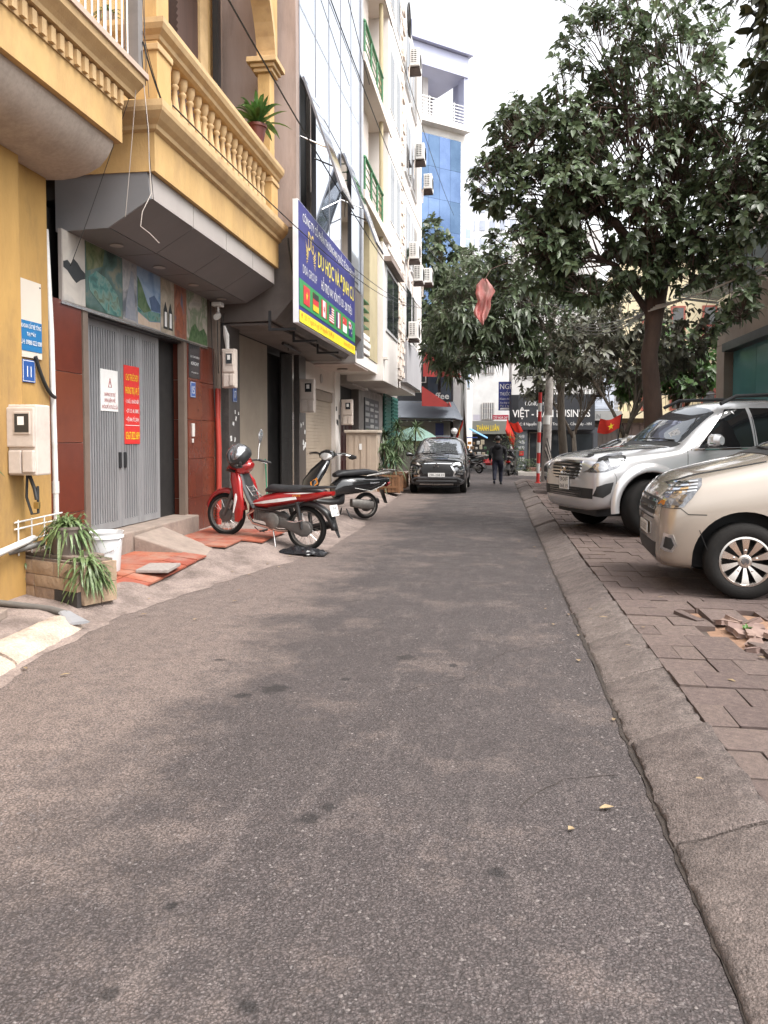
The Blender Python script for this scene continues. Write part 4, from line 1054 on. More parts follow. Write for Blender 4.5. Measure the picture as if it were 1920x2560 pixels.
m = MB(); m.lathe([(.14, 0), (.14, .03), (.12, .045)], 20, (-3.95, 19.7, 3.33)); m.build('ceiling_lamp', LGREY, h19)
# its shop front
m = MB(); m.bb(-4.85, -4.45, 17.64, 21.2, 2.82, 3.40); m.build('header', CREAMW, h19)
m = MB(); m.lathe([(.12, 0), (.12, .02), (.09, .03)], 18, (-4.445, 19.4, 3.1), Matrix.Rotation(pi / 2, 3, 'Y')); m.build('vent', LGREY, h19)
m = MB(); m.bb(-4.60, -4.52, 17.66, 20.95, .05, 2.80); sh = m.build('roller_shutter', CREAM, h19)
for i in range(29):
    m = MB(); m.bb(-4.522, -4.505, 17.70, 20.92, .08 + i * .083, .155 + i * .083); m.build('shutter_slat', CREAM, sh)
m = MB(); m.bb(-4.60, -4.48, 17.66, 20.95, 2.55, 2.80); m.build('shutter_box', M('shutter_box_tan', (.30, .24, .19), None, 3, .6), sh)
m = MB(); m.bb(-4.85, -4.40, 20.97, 21.65, -.05, 3.42); wp_ = m.build('white_post', WHITEP, h19)
for i in range(5):
    m = MB(); m.box((-4.397, random.uniform(21.1, 21.5), random.uniform(1.6, 2.6)), (.004, .16, .12)); m.build('sticker_scrap', BLACKM, wp_)
meter_box('meter_box', 'cream electricity meter box on the white post by the dark red doors', -4.16, 21.55, 1.95, .32, .72, .16, (0, -1, 0))
m = MB(); m.bb(-4.9, -4.75, 21.66, 25.2, 2.55, 3.42); m.build('fanlight', DARK, h19)
DRED2 = M('maroon_door', (.085, .02, .018), (.06, .015, .014), 4, .4)
m = MB(); m.bb(-4.9, -4.72, 21.7, 25.2, .1, 2.55); dd = m.build('maroon_doors', DRED2, h19)
for i in range(6):
    for k in range(3):
        m = MB(); m.bb(-4.722, -4.70, 21.8 + i * .56, 22.2 + i * .56, .25 + k * .77, .9 + k * .77); m.build('door_panel', DRED2, dd, bevel=.02)

# ---------------------------------------------------------------- house 21: white box bay with a window
h21 = thing('white_box_house', 'white house whose box bay with sliding window overhangs the pavement', 'house', (-4.5, 24, 0))
m = MB(); m.bb(-9, -4.3, 23.02, 25.9, 3.2, 16.2); m.build('wall', WHITEP, h21)
m = MB(); m.bb(-4.3, -3.22, 22.06, 25.35, 3.24, 7.2); m.build('box_bay', WHITEP, h21, bevel=.008)
m = MB(); m.bb(-4.3, -3.18, 22.9, 25.9, 7.202, 16.2); m.build('upper_bay', WHITEP, h21)
for z in (7.6, 10.9, 14.0):
    for y in (23.2, 24.6):
        m = MB(); m.bb(-3.20, -3.16, y, y + .95, z + .5, z + 2.3); w_ = m.build('window', M('aluminium_white', (.6, .6, .6), None, 5, .4), h21)
        m = MB(); m.bb(-3.165, -3.155, y + .06, y + .45, z + .56, z + 2.24); m.build('pane', GLASSD, w_); m = MB(); m.bb(-3.165, -3.155, y + .5, y + .89, z + .56, z + 2.24); m.build('pane', GLASSD, w_)
m = MB(); m.bb(-3.24, -3.18, 22.5, 25.2, 4.72, 6.6); w_ = m.build('window', MATS['aluminium_white'], h21)
for a, b in ((22.58, 23.8), (23.9, 25.12)):
    m = MB(); m.bb(-3.182, -3.170, a, b, 4.80, 6.52); m.build('pane', GLASSD, w_)
m = MB(); m.bb(-3.22, -3.0, 22.2, 25.3, 6.68, 6.82); m.build('window_hood', M('brown_hood', (.28, .22, .19), None, 3, .7), h21)
m = MB(); m.bb(-3.22, -3.1, 22.06, 22.3, 3.85, 3.92); m.build('drip_ledge', WHITEP, h21)
# rough tiled pier between 21 and 23: rows of projecting stones
m = MB(); m.bb(-4.3, -3.26, 25.37, 27.2, 3.6, 16.4); tp = m.build('stone_pier', CREAMW, h21)
random.seed(13)
for k in range(60):
    z = 3.7 + k * .21
    for y in (25.4, 26.0, 26.6):
        d = random.uniform(.02, .10)
        m = MB(); m.bb(-3.262, -3.262 + d, y + (.0 if k % 2 else .12), y + .5, z, z + .17); m.build('stone', CREAMW, tp)
m = MB(); m.bb(-4.85, -4.5, 25.2, 32.9, -.05, 3.3); m.build('street_wall', M('mottled_grey_wall', (.30, .27, .25), (.24, .215, .2), 2, .85, dirt=(.14, .12, .11), dscale=2, damt=.5), h21)
# small poster board on the wall
pb = thing('poster_board', 'dark board of pasted service notices between the maroon doors and green shutters', 'poster board', (-4.48, 27.6, .8))
m = MB(); m.bb(-4.5, -4.46, 26.2, 29.4, 1.1, 3.0); m.build('board', M('board_grey', (.08, .08, .085), None, 4, .6), pb)
random.seed(17)
for i in range(9):
    for k in range(3):
        rect(pb, 'notice', flat('notice_%d' % ((i + k) % 3), [(.35, .35, .34), (.22, .22, .23), (.45, .44, .42)][(i + k) % 3]), (-4.459, 26.3 + k * 1.03, 1.16 + i * .2), YU, ZU, random.uniform(.6, .95), random.uniform(.05, .13), .004)
# green shutters
gs = thing('green_shutters', 'pair of tall green louvred shutters behind the potted plants', 'shutter', (-4.48, 32, .4))
for a in (30.8, 33.1):
    m = MB(); m.bb(-4.5, -4.44, a, a + 1.9, .4, 3.4); lf = m.build('leaf', M('green_shutter', (.03, .13, .105), (.025, .10, .08), 5, .5), gs)
    for i in range(18):
        m = MB(); m.box((-4.43, a + .95, .6 + i * .155), (.03, 1.7, .11), R=Matrix.Rotation(.5, 3, 'Y')); m.build('louvre', MATS['green_shutter'], lf)
m = MB(); m.bb(-4.9, -4.5, 30.6, 35.2, -.05, 3.6); m.build('shutter_wall', MATS['mottled_grey_wall'], h21)

# ---------------------------------------------------------------- house 23: grey panel, big windows, air conditioners
h23 = thing('white_apartment_house', 'tall white house with grey parapet panel and a stack of air conditioners', 'house', (-4.5, 30, 0))
m = MB(); m.bb(-9, -3.4, 27.22, 32.6, 3.4, 17.5); m.build('wall', WHITEP, h23)
m = MB(); m.bb(-3.4, -3.16, 27.5, 32.75, 3.60, 5.08); m.build('grey_panel', M('grey_parapet', (.36, .35, .36), (.32, .31, .32), 1.2, .7, dirt=(.24, .23, .23), dscale=1.6, damt=.4, stretch=(1, 1, .4)), h23)
for z in (5.3, 8.2, 11.4, 14.6):
    for y in (28.6, 30.7):
        m = MB(); m.bb(-3.41, -3.32, y, y + 1.75, z, z + 2.0); w_ = m.build('window', MATS['aluminium_white'], h23)
        for a in (0, .85):
            m = MB(); m.bb(-3.33, -3.31, y + .06 + a, y + .82 + a, z + .07, z + 1.93); m.build('pane', GLASSD, w_)
m = MB(); m.bb(-3.42, -3.2, 32.45, 32.62, 5.1, 17.5); m.build('corner_pilaster', WHITEP, h23)
m = MB(); m.bb(-9, -3.17, 32.62, 32.9, 3.55, 17.5); m.build('end_wall', WHITEP, h23)
# air conditioners: each one a thing
ACW = M('aircon_white', (.72, .70, .67), (.64, .62, .59), 4, .5, dirt=(.42, .36, .3), dscale=6, damt=.4)
def aircon(label, x, y, z, w=.85, h=.6, d=.34):
    t = thing('air_conditioner', label, 'air conditioner', (x, y, z), 'outdoor air conditioners on the left facades')
    m = MB(); m.rbox((x, y, z + h / 2), (d, w, h), .015); b = m.build('case', ACW, t)
    g = MB(); g.box((x - d * .1, y - w / 2 - .004, z + h * .55), (d * .55, .012, h * .72)); gg = g.build('side_grille', M('grille_dark', (.06, .055, .05), None, 4, .7), t)
    for i in range(6):
        m = MB(); m.box((x - d * .1, y - w / 2 - .014, z + h * (.24 + i * .12)), (d * .6, .014, .03)); m.build('slat', ACW, gg)
    m = MB(); m.box((x - d * .1, y - w / 2 - .017, z + h * .55), (.025, .014, h * .74)); m.build('slat', ACW, gg)
    f = MB(); f.lathe([(.05, 0), (.22, 0), (.24, .012), (.24, .0)], 24, (x + d / 2 + .004, y, z + h / 2), Matrix.Rotation(pi / 2, 3, 'Y')); f.build('fan_guard', MATS['grille_dark'], t, smooth=SM)
    for s_ in (-.3, .3):
        m = MB(); m.prism([(x - d / 2 - .1, z - .06), (x + d / 2, z - .02), (x + d / 2, z - .002), (x - d / 2 - .1, z - .002)], 'y', y + s_ - .02, y + s_ + .02); m.build('bracket', M('rusty_bracket', (.10, .065, .05), (.06, .04, .03), 8, .7), t)
    m = MB(); m.bb(x - d / 2 - .1, x + d / 2, y - .33, y + .33, z - .075, z - .062); m.build('tray', MATS['rusty_bracket'], t)
    m = MB(); m.tube([(x - d / 2, y - .3, z + .1), (x - d / 2 - .04, y - .38, z - .1), (x - d / 2 - .05, y - .36, z - .6)], .025, 6); m.build('pipe', CREAMW, t)
for a in (('air conditioner on the green-railed balcony behind the open casements', -3.5, 19.3, 7.62), ('topmost air conditioner, high on the white facade near the coiled cable', -2.98, 28.7, 15.05),
          ('air conditioner with dark front grille, second from the top of the white facade', -2.98, 30.6, 12.4), ('air conditioner at the far corner in front of the blue glass tower', -2.9, 33.2, 12.1),
          ('upper of the two air conditioners stacked level with the blue sign', -2.98, 28.5, 8.1), ('lower of the two close-stacked air conditioners on the tiled pier', -2.98, 30.0, 7.6),
          ('air conditioner jutting out at the far end in front of the tree', -2.9, 33.3, 8.2), ('lowest air conditioner, just above the grey parapet panel', -2.98, 28.3, 5.2)):
    aircon(*a)
cc = MB(); random.seed(2)
for k in range(5):
    cc.tube([(-3.05 + .01 * k, 26.9 + .38 * cos(t + k * .1) * random.uniform(.96, 1.04), 15.9 + .5 * sin(t) * random.uniform(.97, 1.03)) for t in [2 * pi * i / 26 for i in range(26)]], .018, 5, closed=True)
tag(cc.build('cable_coil', CABLE), 'coil of black cable hung high on the white facade', 'cable')
# brown electrical cabinet on the pavement
cb = thing('electrical_cabinet', 'beige ribbed street cabinet standing beside the maroon doors', 'cabinet', (-3.6, 20.6, .12))
CAB = M('cabinet_beige', (.46, .37, .29), (.42, .335, .265), 2, .55, dirt=(.3, .24, .19), dscale=3, damt=.4)
m = MB(); m.bb(-4.02, -3.18, 20.55, 21.15, .12, 1.72); m.build('body', CAB, cb, bevel=.01)
m = MB(); m.rbox((-3.6, 20.85, 1.76), (.94, .72, .08), .02); m.build('lid', M('cabinet_lid', (.52, .44, .36), None, 3, .5), cb)
for x in (-3.95, -3.78, -3.61, -3.44):
    m = MB(); m.bb(x, x + .10, 20.53, 20.548, .2, 1.66); m.build('rib', CAB, cb)
m = MB(); m.bb(-3.178, -3.165, 20.62, 21.08, .75, 1.6); m.build('upper_door', CAB, cb); m = MB(); m.bb(-3.178, -3.165, 20.62, 21.08, .2, .7); m.build('lower_door', CAB, cb)
m = MB(); m.box((-3.62, 20.526, 1.35), (.07, .006, .16)); m.build('label_plate', WHITE, cb)
for i in range(3):
    m = MB(); m.box((-3.162, random.uniform(20.7, 21), random.uniform(1.1, 1.5)), (.004, .08, .12)); m.build('sticker', LGREY, cb)
# red awnings of the next house
AWN = M('red_awning', (.32, .03, .025), (.25, .025, .022), 3, .6)
for (x1, z0, z1, y, lb) in ((-1.75, 5.7, 4.55, 36.2, 'upper red pitched awning poking out beyond the grey panel'), (-2.15, 4.0, 3.15, 35.6, 'lower small red awning under the grey panel by the cafe sign')):
    t = thing('red_awning', lb, 'awning', (-3.2, y, z1))
    m = MB(); m.add([(-3.4, y, z0), (-3.4, y + 1.6, z0), (x1, y + 1.6, z1), (x1, y, z1)], [(0, 1, 2, 3)]); m.build('canopy', AWN, t, solid=.03)
    m = MB(); m.add([(-3.4, y - .01, z0), (x1, y - .01, z1), (x1, y - .01, z1 - .10), (-3.4, y - .01, z1 - .05)], [(0, 1, 2, 3)]); m.build('valance', AWN, t, solid=.02)
    m = MB(); m.tube([(x1, y - .02, z1 + .1), (x1 + .08, y - .02, z1 - .1)], .05, 6); m.build('finial', AWN, t)
# ================================================================ FAR END AND RIGHT SIDE BUILDINGS
GREYW = M('grey_render', (.30, .30, .31), (.25, .25, .26), 1.5, .8)
CHAR = M('charcoal_panel', (.045, .047, .053), (.038, .04, .045), 2, .4)
AWG = M('grey_awning', (.16, .175, .20), (.135, .15, .175), 1.5, .6)
PALE = M('pale_render', (.70, .68, .66), (.60, .58, .56), .8, .85, dirt=(.42, .40, .38), dscale=.9, damt=.5)
def window(parent, u, o, w, h, nx, ny, frame_m, pane_m=GLASSD, d=.06, bar=.05):
    """window on a wall: frame, then single panes; o = lower corner, u = horizontal direction, faces u x z"""
    u = V(u); n = u.cross(ZU); R = Matrix((u, -n, ZU)).transposed(); o = V(o)
    m = MB(); m.box(o + u * w / 2 + ZU * h / 2 + n * d * .3, (w, d, h), R=R); f = m.build('window', frame_m, parent)
    for i in range(nx):
        for k in range(ny):
            pw, ph = (w - bar * (nx + 1)) / nx, (h - bar * (ny + 1)) / ny
            m = MB(); m.box(o + u * (bar + pw / 2 + i * (pw + bar)) + ZU * (bar + ph / 2 + k * (ph + bar)) + n * (d * .8 + .008), (pw, .012, ph), R=R); m.build('pane', pane_m, f)
    return f
# cafe at the corner
cf = thing('corner_cafe', 'dark fronted corner cafe with grey hipped awning beyond the parked car', 'cafe', (-4, 38, 0))
m = MB(); m.bb(-9, -2.25, 38.0, 45, 0, 3.4); m.build('ground_floor', M('cafe_wall', (.33, .30, .26), (.28, .25, .22), 2, .8), cf)
m = MB(); m.bb(-9, -2.12, 38.2, 45, 3.4, 6.2); m.build('upper_floor', CHAR, cf)
m = MB(); m.bb(-2.118, -1.75, 38.6, 47, 1.5, 5.0); m.build('white_side_wall', PALE, cf)
window(cf, (1, 0, 0), (-4.15, 38.19, 4.35), .72, .95, 1, 1, WHITE)
for i, x in enumerate((-3.4, -2.75)):
    window(cf, (1, 0, 0), (x, 38.19, 3.45), .60, 1.75, 1, 1, BLACKM, M('smoked_blue_glass', (.05, .07, .10), (.04, .055, .08), 1, .1))
m = MB(); m.add([(-6, 36.6, 2.62), (-1.95, 36.6, 2.55), (-1.55, 37.2, 2.45), (-1.75, 40, 2.45), (-2.1, 38.25, 3.42), (-6, 38.05, 3.48)], [(0, 1, 5), (1, 4, 5), (1, 2, 4), (2, 3, 4)]); m.build('awning', AWG, cf, solid=.04)
m = MB(); m.tube([(-6, 36.62, 2.5), (-1.95, 36.62, 2.45)], .03, 6); m.build('awning_bar', BLACKM, cf)
for i in range(6):
    m = MB(); m.lathe([(.03, 0), (.06, -.06), (.0, -.1)], 8, (-4.8 + i * .55, 37.0, 2.5)); m.build('lamp', WHITE, cf)
text('Coffee', cf, WHITE, (-3.55, 38.10, 3.55), (1, 0, 0), ZU, width=1.25, height=.32, bold=.02)
m = MB(); m.bb(-4.6, -3.5, 37.90, 37.98, .9, 2.2); m.build('menu_picture', painted('cafe_picture', [(.10, .09, .05), (.25, .22, .10), (.35, .30, .16)], 2, 8), cf)
m = MB(); m.bb(-2.95, -2.55, 37.88, 37.98, 1.3, 2.35); m.build('doorway', NAVY, cf)
m = MB(); m.bb(-3.0, -2.15, 36.9, 37.1, .1, 1.75); m.build('counter_panel', M('cafe_panel', (.16, .175, .20), (.20, .215, .235), 1, .5), cf)
m = MB(); m.lathe([(0, -.17), (.12, -.12), (.17, 0), (.12, .12), (0, .17)], 16, (-1.98, 37.0, 1.95)); m.build('globe_lamp', PALE, cf, smooth=SM)
# umbrella in front of the cafe
um = thing('garden_umbrella', 'pale green garden umbrella behind the potted plants', 'umbrella', (-3.7, 35.2, 0))
m = MB(); m.lathe([(1.2, 1.5), (.8, 1.82), (.3, 2.08), (0.02, 2.15)], 10, (-3.7, 35.2, 0)); m.build('canopy', M('umbrella_green', (.16, .26, .22), (.20, .30, .26), 3, .7, trans=.2), um, solid=.01)
m = MB(); m.tube([(-3.7, 35.2, .05), (-3.7, 35.2, 2.25)], .03, 8); m.build('pole', BLACKM, um)
# blue glass tower
tw = thing('blue_glass_tower', 'tall blue glass building with roof terrace and railing at the end of the row', 'building', (-4, 52, 0))
BGL = M('blue_curtain_glass', (.12, .18, .29), (.05, .085, .16), .35, .05, metal=.85, rvar=.3, bump=.03, bscale=.8, island=.2)
LIL = M('lilac_cladding', (.42, .44, .58), (.38, .40, .53), .8, .5)
Rw = rad(40)
ux = V((cos(Rw), sin(Rw), 0)); tn = ux.cross(ZU)
O = V((-5.3, 49.2, 0))
def TB(name, mat, a, b, z0, z1, d0, d1, parent=None):
    m = MB(); c = O + ux * (a + b) / 2 - tn * (d0 + d1) / 2 + ZU * (z0 + z1) / 2
    m.box(c, (b - a, abs(d1 - d0), z1 - z0), R=Matrix((ux, -tn, ZU)).transposed()); return m.build(name, mat, parent or tw)
TB('body', PALE, 0, 4.25, 0, 21.6, .1, 9)
TB('glass_bay', CHAR, .3, 3.75, 9.0, 21.0, 0, .1)
for i in range(4):
    for k in range(6):
        TB('pane', BGL, .32 + i * .86, .32 + i * .86 + .845, 9.05 + k * 2.0, 9.05 + k * 2.0 + 1.985, -.06, -.01)
TB('terrace_floor', PALE, -.3, 4.2, 21.6, 22.0, -.5, 9)
TB('terrace_back', M('terrace_grey', (.22, .21, .22), None, 1, .8), .0, 4.0, 22.0, 25.5, 3.5, 3.7)
TB('terrace_column', PALE, 1.6, 2.0, 22.0, 25.4, 1.2, 1.6)
TB('roof_band', LIL, -.4, 4.25, 25.2, 26.5, -.2, 9); TB('roof_cap', LIL, -.4, 4.45, 26.55, 27.6, -.5, 9)
TB('corner_fin', LIL, 3.95, 4.3, 21.9, 26.5, -.1, .5); TB('side_fin', LIL, 4.32, 4.75, 17, 27.2, .6, 1.6)
for i in range(6): TB('rail_bar', WHITE, 0, 3.9, 22.15 + i * .2, 22.2 + i * .2, -.4, -.36)
for i in range(5): TB('rail_post', WHITE, i * .97, i * .97 + .06, 22.0, 23.25, -.42, -.36)
TB('annex', PALE, 3.9, 5.0, 0, 17, .2, 6)
for k in range(5): window(tw, ux, O + ux * 4.1 + tn * -.19 + ZU * (5 + k * 2.3), .7, 1.4, 1, 2, WHITE, M('pale_glass', (.3, .36, .44), (.26, .31, .39), 1, .1))
# far high-rise lost in the bright sky
hr = thing('pale_high_rise', 'very pale distant apartment tower between the blue tower and the tree', 'building', (1, 150, 0))
m = MB(); m.bb(-6, 6.5, 150, 165, 0, 58); m.build('body', M('bright_facade', (.78, .79, .82), (.70, .72, .76), .1, .8), hr)
for i in range(6):
    for k in range(15):
        m = MB(); m.bb(-5.2 + i * 1.9, -4.2 + i * 1.9, 149.9, 149.97, 4 + k * 3.4, 5.9 + k * 3.4); m.build('window', M('far_window', (.46, .50, .60), None, 1, .4), hr)
# white house closing the lane
wh = thing('white_corner_house', 'white tiled house with barred window closing the far end of the lane', 'house', (-.5, 58, 0))
m = MB(); m.bb(-4, 3.2, 58, 68, 0, 11); m.build('wall', M('white_tile_wall', (.74, .74, .74), (.62, .62, .62), 1, .6, dirt=(.5, .5, .5), dscale=.8, damt=.5), wh)
for k in range(2):
    f = window(wh, (1, 0, 0), (-1.05, 57.95, 3.05 + k * 3.4), .92, 1.25, 2, 3, LGREY, M('window_grey', (.25, .25, .26), None, 2, .4))
    for i in range(6):
        m = MB(); m.tube([(-1.0 + i * .165, 57.82, 3.05 + k * 3.4), (-1.0 + i * .165, 57.82, 4.3 + k * 3.4)], .018, 5); m.build('bar', WHITE, f)
sp_ = thing('far_shop', 'grey fascia shop with yellow lettering and blue tarpaulins at the lane end', 'shop', (-.4, 55, 0))
m = MB(); m.bb(-2.3, 1.0, 54.6, 57.9, 0, 2.0); m.build('stall_back', DARK, sp_)
m = MB(); m.bb(-2.3, 1.2, 54.3, 54.6, 1.95, 2.85); m.build('fascia', M('fascia_olive', (.22, .22, .19), (.19, .19, .165), 2, .6), sp_)
text('THÀNH LUÂN', sp_, YELLOW, (-1.35, 54.28, 2.18), (1, 0, 0), ZU, width=1.55, height=.38, bold=.02)
rb = rect(sp_, 'red_board', flat('board_red', (.40, .03, .06)), (-.25, 54.3, 2.95), (1, 0, 0), ZU, 1.1, .32, .03); text('TẠP HÓA 24H', rb, WHITE, (-.2, 54.26, 3.0), (1, 0, 0), ZU, width=1.0, height=.18)
rect(sp_, 'pale_board', flat('board_pale', (.5, .48, .55)), (-1.6, 54.3, 2.9), (1, 0, 0), ZU, .5, .4, .03)
TARP = M('blue_tarpaulin', (.16, .36, .68), (.12, .30, .60), 2, .6)
m = MB(); m.add([(-1.75, 50, 2.25), (-.55, 50, 1.62), (-.55, 51.2, 1.70), (-1.75, 51.2, 2.35)], [(0, 1, 2, 3)]); tag(m.build('blue_awning', TARP, solid=.03), 'tilted light blue awning over the far market stalls', 'awning')
m = MB(); m.bb(-2.4, -1.2, 49.5, 51, 1.66, 1.72); tag(m.build('blue_sheet', M('blue_sheet', (.05, .11, .45), None, 3, .6)), 'flat dark blue sheet over the stall left of the tilted awning', 'awning')
# market stalls: crates and bags heaped on tables
random.seed(31)
st = thing('market_stall', 'market stall table heaped with goods under the blue awnings', 'stall', (-1, 48, 0))
m = MB(); m.bb(-2.0, -.35, 48, 49, .55, .62); m.build('table_top', LGREY, st)
for x in (-1.95, -.4):
    for y in (48.05, 48.95):
        m = MB(); m.bb(x - .03, x + .03, y - .03, y + .03, 0, .55); m.build('leg', BLACKM, st)
cols = [('red', (.50, .04, .04)), ('white', (.62, .61, .58)), ('blue', (.05, .10, .40)), ('orange', (.55, .26, .06)), ('cream', (.55, .48, .36)), ('grey', (.25, .25, .25)), ('brown', (.22, .14, .08)), ('dark green', (.06, .14, .07))]
k = 0
for row, (z, yy) in enumerate(((.62, 48.2), (.95, 48.6), (1.25, 48.8))):
    for i in range(6 - row):
        c = cols[(k * 3 + row) % 8]; x = -1.85 + i * .27 + row * .1; h = random.uniform(.12, .30); w = random.uniform(.12, .24)
        t = MB(); t.rbox((x, yy, z + h / 2), (w, .25, h), .03); k += 1
        tag(t.build('goods_box', flat('goods_' + c[0].replace(' ', '_'), c[1])), '%s box in the %s row of the market stall, %s from left' % (c[0], ['lowest', 'middle', 'top'][row], ['first', 'second', 'third', 'fourth', 'fifth', 'sixth'][i]), 'box', 'boxes heaped on the market stall')
m = MB(); m.sweep([((-.5, 47, .02), (.3, 0, 0), (0, .2, 0)), ((-.5, 47, .15), (.32, 0, 0), (0, .25, 0)), ((-.42, 47, .30), (.2, 0, 0), (0, .15, 0)), ((-.36, 47, .42), (.10, 0, 0), (0, .1, 0))]); tag(m.build('red_sack', flat('sack_red', (.5, .03, .035)), smooth=SM), 'bright red sack on the road in front of the stall', 'sack')
# charcoal business building on the corner across
vh = thing('business_building', 'charcoal corner building with white raised sign lettering above a glass door', 'building', (2.5, 36, 0))
m = MB(); m.bb(.95, 4.6, 36.4, 44, 0, 2.1); m.build('ground_floor', M('charcoal_wall', (.07, .075, .085), (.055, .06, .07), 2, .6), vh)
m = MB(); m.bb(.7, 4.6, 36.2, 44, 3.6, 11); m.build('upper_floor', PALE, vh)
m = MB()
pts = [(.62, 37.2), (.60, 36.4), (.72, 36.05), (1.0, 35.92), (4.4, 35.85), (4.4, 37.2)]
m.prism(pts, 'z', 2.0, 3.6); m.build('sign_fascia', CHAR, vh)
text('CÔNG TY TNHH', vh, WHITE, (1.3, 35.90, 3.1), (1, -.015, 0), ZU, width=1.45, height=.2, extrude=.02)
text('VIỆT - HÀN BUSINESS', vh, WHITE, (.74, 35.92, 2.58), (1, -.018, 0), ZU, width=3.45, height=.34, extrude=.03, bold=.015)
text('ĐC: 8 Nguyễn Thị Định - Trung Hòa - Cầu Giấy - HN', vh, WHITE, (.95, 35.915, 2.2), (1, -.018, 0), ZU, width=3.3, height=.13, extrude=.02)
m = MB(); m.bb(.92, 1.42, 36.0, 36.4, .13, 1.99); pil = m.build('pillar', M('pillar_grey', (.10, .11, .125), (.085, .093, .105), 2, .6), vh)
for i, (s_, h_) in enumerate((('사무', .13), ('여행', .14), ('비자', .14), ('번역', .14), ('대행', .14), ('→', .12))):
    z = 1.62 - i * .26
    if i == 3: rect(pil, 'red_mark', RED, (1.05, 35.99, z - .02), (1, 0, 0), ZU, .2, .2, .01)
    else: text(s_, pil, WHITE, (1.03, 35.985, z), (1, 0, 0), ZU, width=.26, height=h_, extrude=.01)
window(vh, (1, 0, 0), (1.5, 36.39, .2), .75, 1.7, 2, 1, M('door_frame_tan', (.30, .27, .23), None, 3, .5), GLASSD)
window(vh, (1, 0, 0), (2.4, 36.39, .5), 2.0, 1.35, 2, 1, BLACKM, GLASSD)
m = MB(); m.bb(1.4, 2.4, 35.6, 36.38, .13, .26); m.build('step', M('red_step', (.20, .09, .07), None, 3, .7), vh)
for (x, z) in ((1.2, 4.4), (2.6, 4.4), (1.2, 7.4), (2.6, 7.4)): window(vh, (1, 0, 0), (x, 36.19, z), 1.0, 1.5, 2, 1, WHITE)
bs = thing('blue_notice_sign', 'blue hanging shop sign with white lettering beside the charcoal fascia', 'sign', (.4, 37, 2.6))
rect(bs, 'board', flat('notice_blue', (.03, .04, .20)), (.10, 36.9, 2.92), (1, 0, 0), ZU, .95, 1.35, .06)
for s_, z, w_, h_ in (('NGHỆ', 3.92, .82, .26), ('THUỐC NAM', 3.62, .8, .16), ('Khám chữa bệnh', 3.42, .8, .1), ('Xoa bóp bấm huyệt', 3.24, .8, .1), ('ĐC 2 NGÕ 34', 3.08, .8, .1)): text(s_, bs, WHITE, (.17, 36.89, z), (1, 0, 0), ZU, width=w_, height=h_, extrude=.066)
poly_panel(bs, 'arrow', WHITE, [(.18, 36.83, 2.96), (.75, 36.83, 2.96), (.9, 36.83, 3.0), (.75, 36.83, 3.05), (.18, 36.83, 3.04)], (0, -1, 0), .005)
# garage house and yellow house behind the trees
gh = thing('grey_garage_house', 'grey house with recessed garage under a concrete balcony, behind the pruned trees', 'house', (5, 40, 0))
m = MB(); m.bb(4.45, 6.1, 40.5, 48, 0, 8); m.build('wall', GREYW, gh)
m = MB(); m.bb(4.45, 6.1, 39.3, 40.5, 2.5, 2.95); m.build('balcony', M('concrete_band', (.33, .33, .32), (.28, .28, .27), 2, .8), gh)
text('N', gh, M('faded_letter', (.2, .2, .2), None, 3, .6), (4.9, 39.29, 2.6), (1, 0, 0), ZU, width=.2, height=.24)
m = MB(); m.bb(4.6, 6.0, 40.2, 40.48, .1, 2.4); gd = m.build('garage_door', M('garage_tan', (.16, .13, .11), (.13, .105, .09), 2, .6), gh)
for i in range(6):
    m = MB(); m.bb(4.62 + i * .23, 4.83 + i * .23, 40.17, 40.198, .15, 2.2); m.build('door_board', MATS['garage_tan'], gd)
BW = M('blue_white_grille', (.50, .54, .62), (.44, .48, .56), 3, .5)
for i in range(5):
    m = MB(); m.tube([(4.45, 39.4, 3.0 + i * .2), (6.0, 39.4, 3.0 + i * .2)], .018, 5); m.build('rail', BW, gh)
window(gh, (1, 0, 0), (4.6, 40.49, 3.1), 1.3, 1.6, 3, 3, BW, BW)
yh = thing('pale_yellow_house', 'pale yellow house with brick red window frames behind the trees on the right', 'house', (8.5, 40, 0))
PY = M('pale_yellow', (.66, .57, .38), (.58, .50, .34), 1, .85)
BRK = M('brick_red_panel', (.36, .10, .07), (.28, .08, .06), 3, .7)
m = MB(); m.bb(6.12, 17, 40.5, 48, 0, 10.5); m.build('wall', PY, yh)
m = MB(); m.bb(6.12, 11.6, 39.4, 40.5, 2.6, 2.95); m.build('balcony', PY, yh)
m = MB(); m.tube([(6.12, 39.45, 3.75), (11.6, 39.45, 3.75)], .04, 6); rl = m.build('railing', BLACKM, yh)
for i in range(22):
    m = MB(); m.tube([(6.2 + i * .25, 39.45, 2.95), (6.2 + i * .25, 39.45, 3.75)], .012, 4); m.build('bar', BLACKM, rl)
for z in (3.0, 6.2):
    for x in (7.2, 8.6, 10.1, 11.9): window(yh, (1, 0, 0), (x, 40.49, z), .7, 2.0, 1, 2, BRK, M('dark_pane', (.1, .1, .1), None, 2, .2), bar=.1)
m = MB(); m.bb(6.3, 16, 40.2, 40.49, .1, 2.4); gd = m.build('gate', M('gate_brown', (.17, .12, .10), (.13, .09, .075), 2, .6), yh)
for i in range(20):
    m = MB(); m.bb(6.35 + i * .4, 6.68 + i * .4, 40.16, 40.198, .15, 2.3); m.build('gate_board', MATS['gate_brown'], gd)
bw = thing('pale_blue_house', 'narrow pale blue house with twin rain pipes at the right behind the tree', 'house', (12.5, 39, 0))
m = MB(); m.bb(11.62, 17, 38.6, 40.4, 0, 12); m.build('wall', M('pale_blue', (.50, .54, .66), (.45, .49, .6), 1, .8), bw)
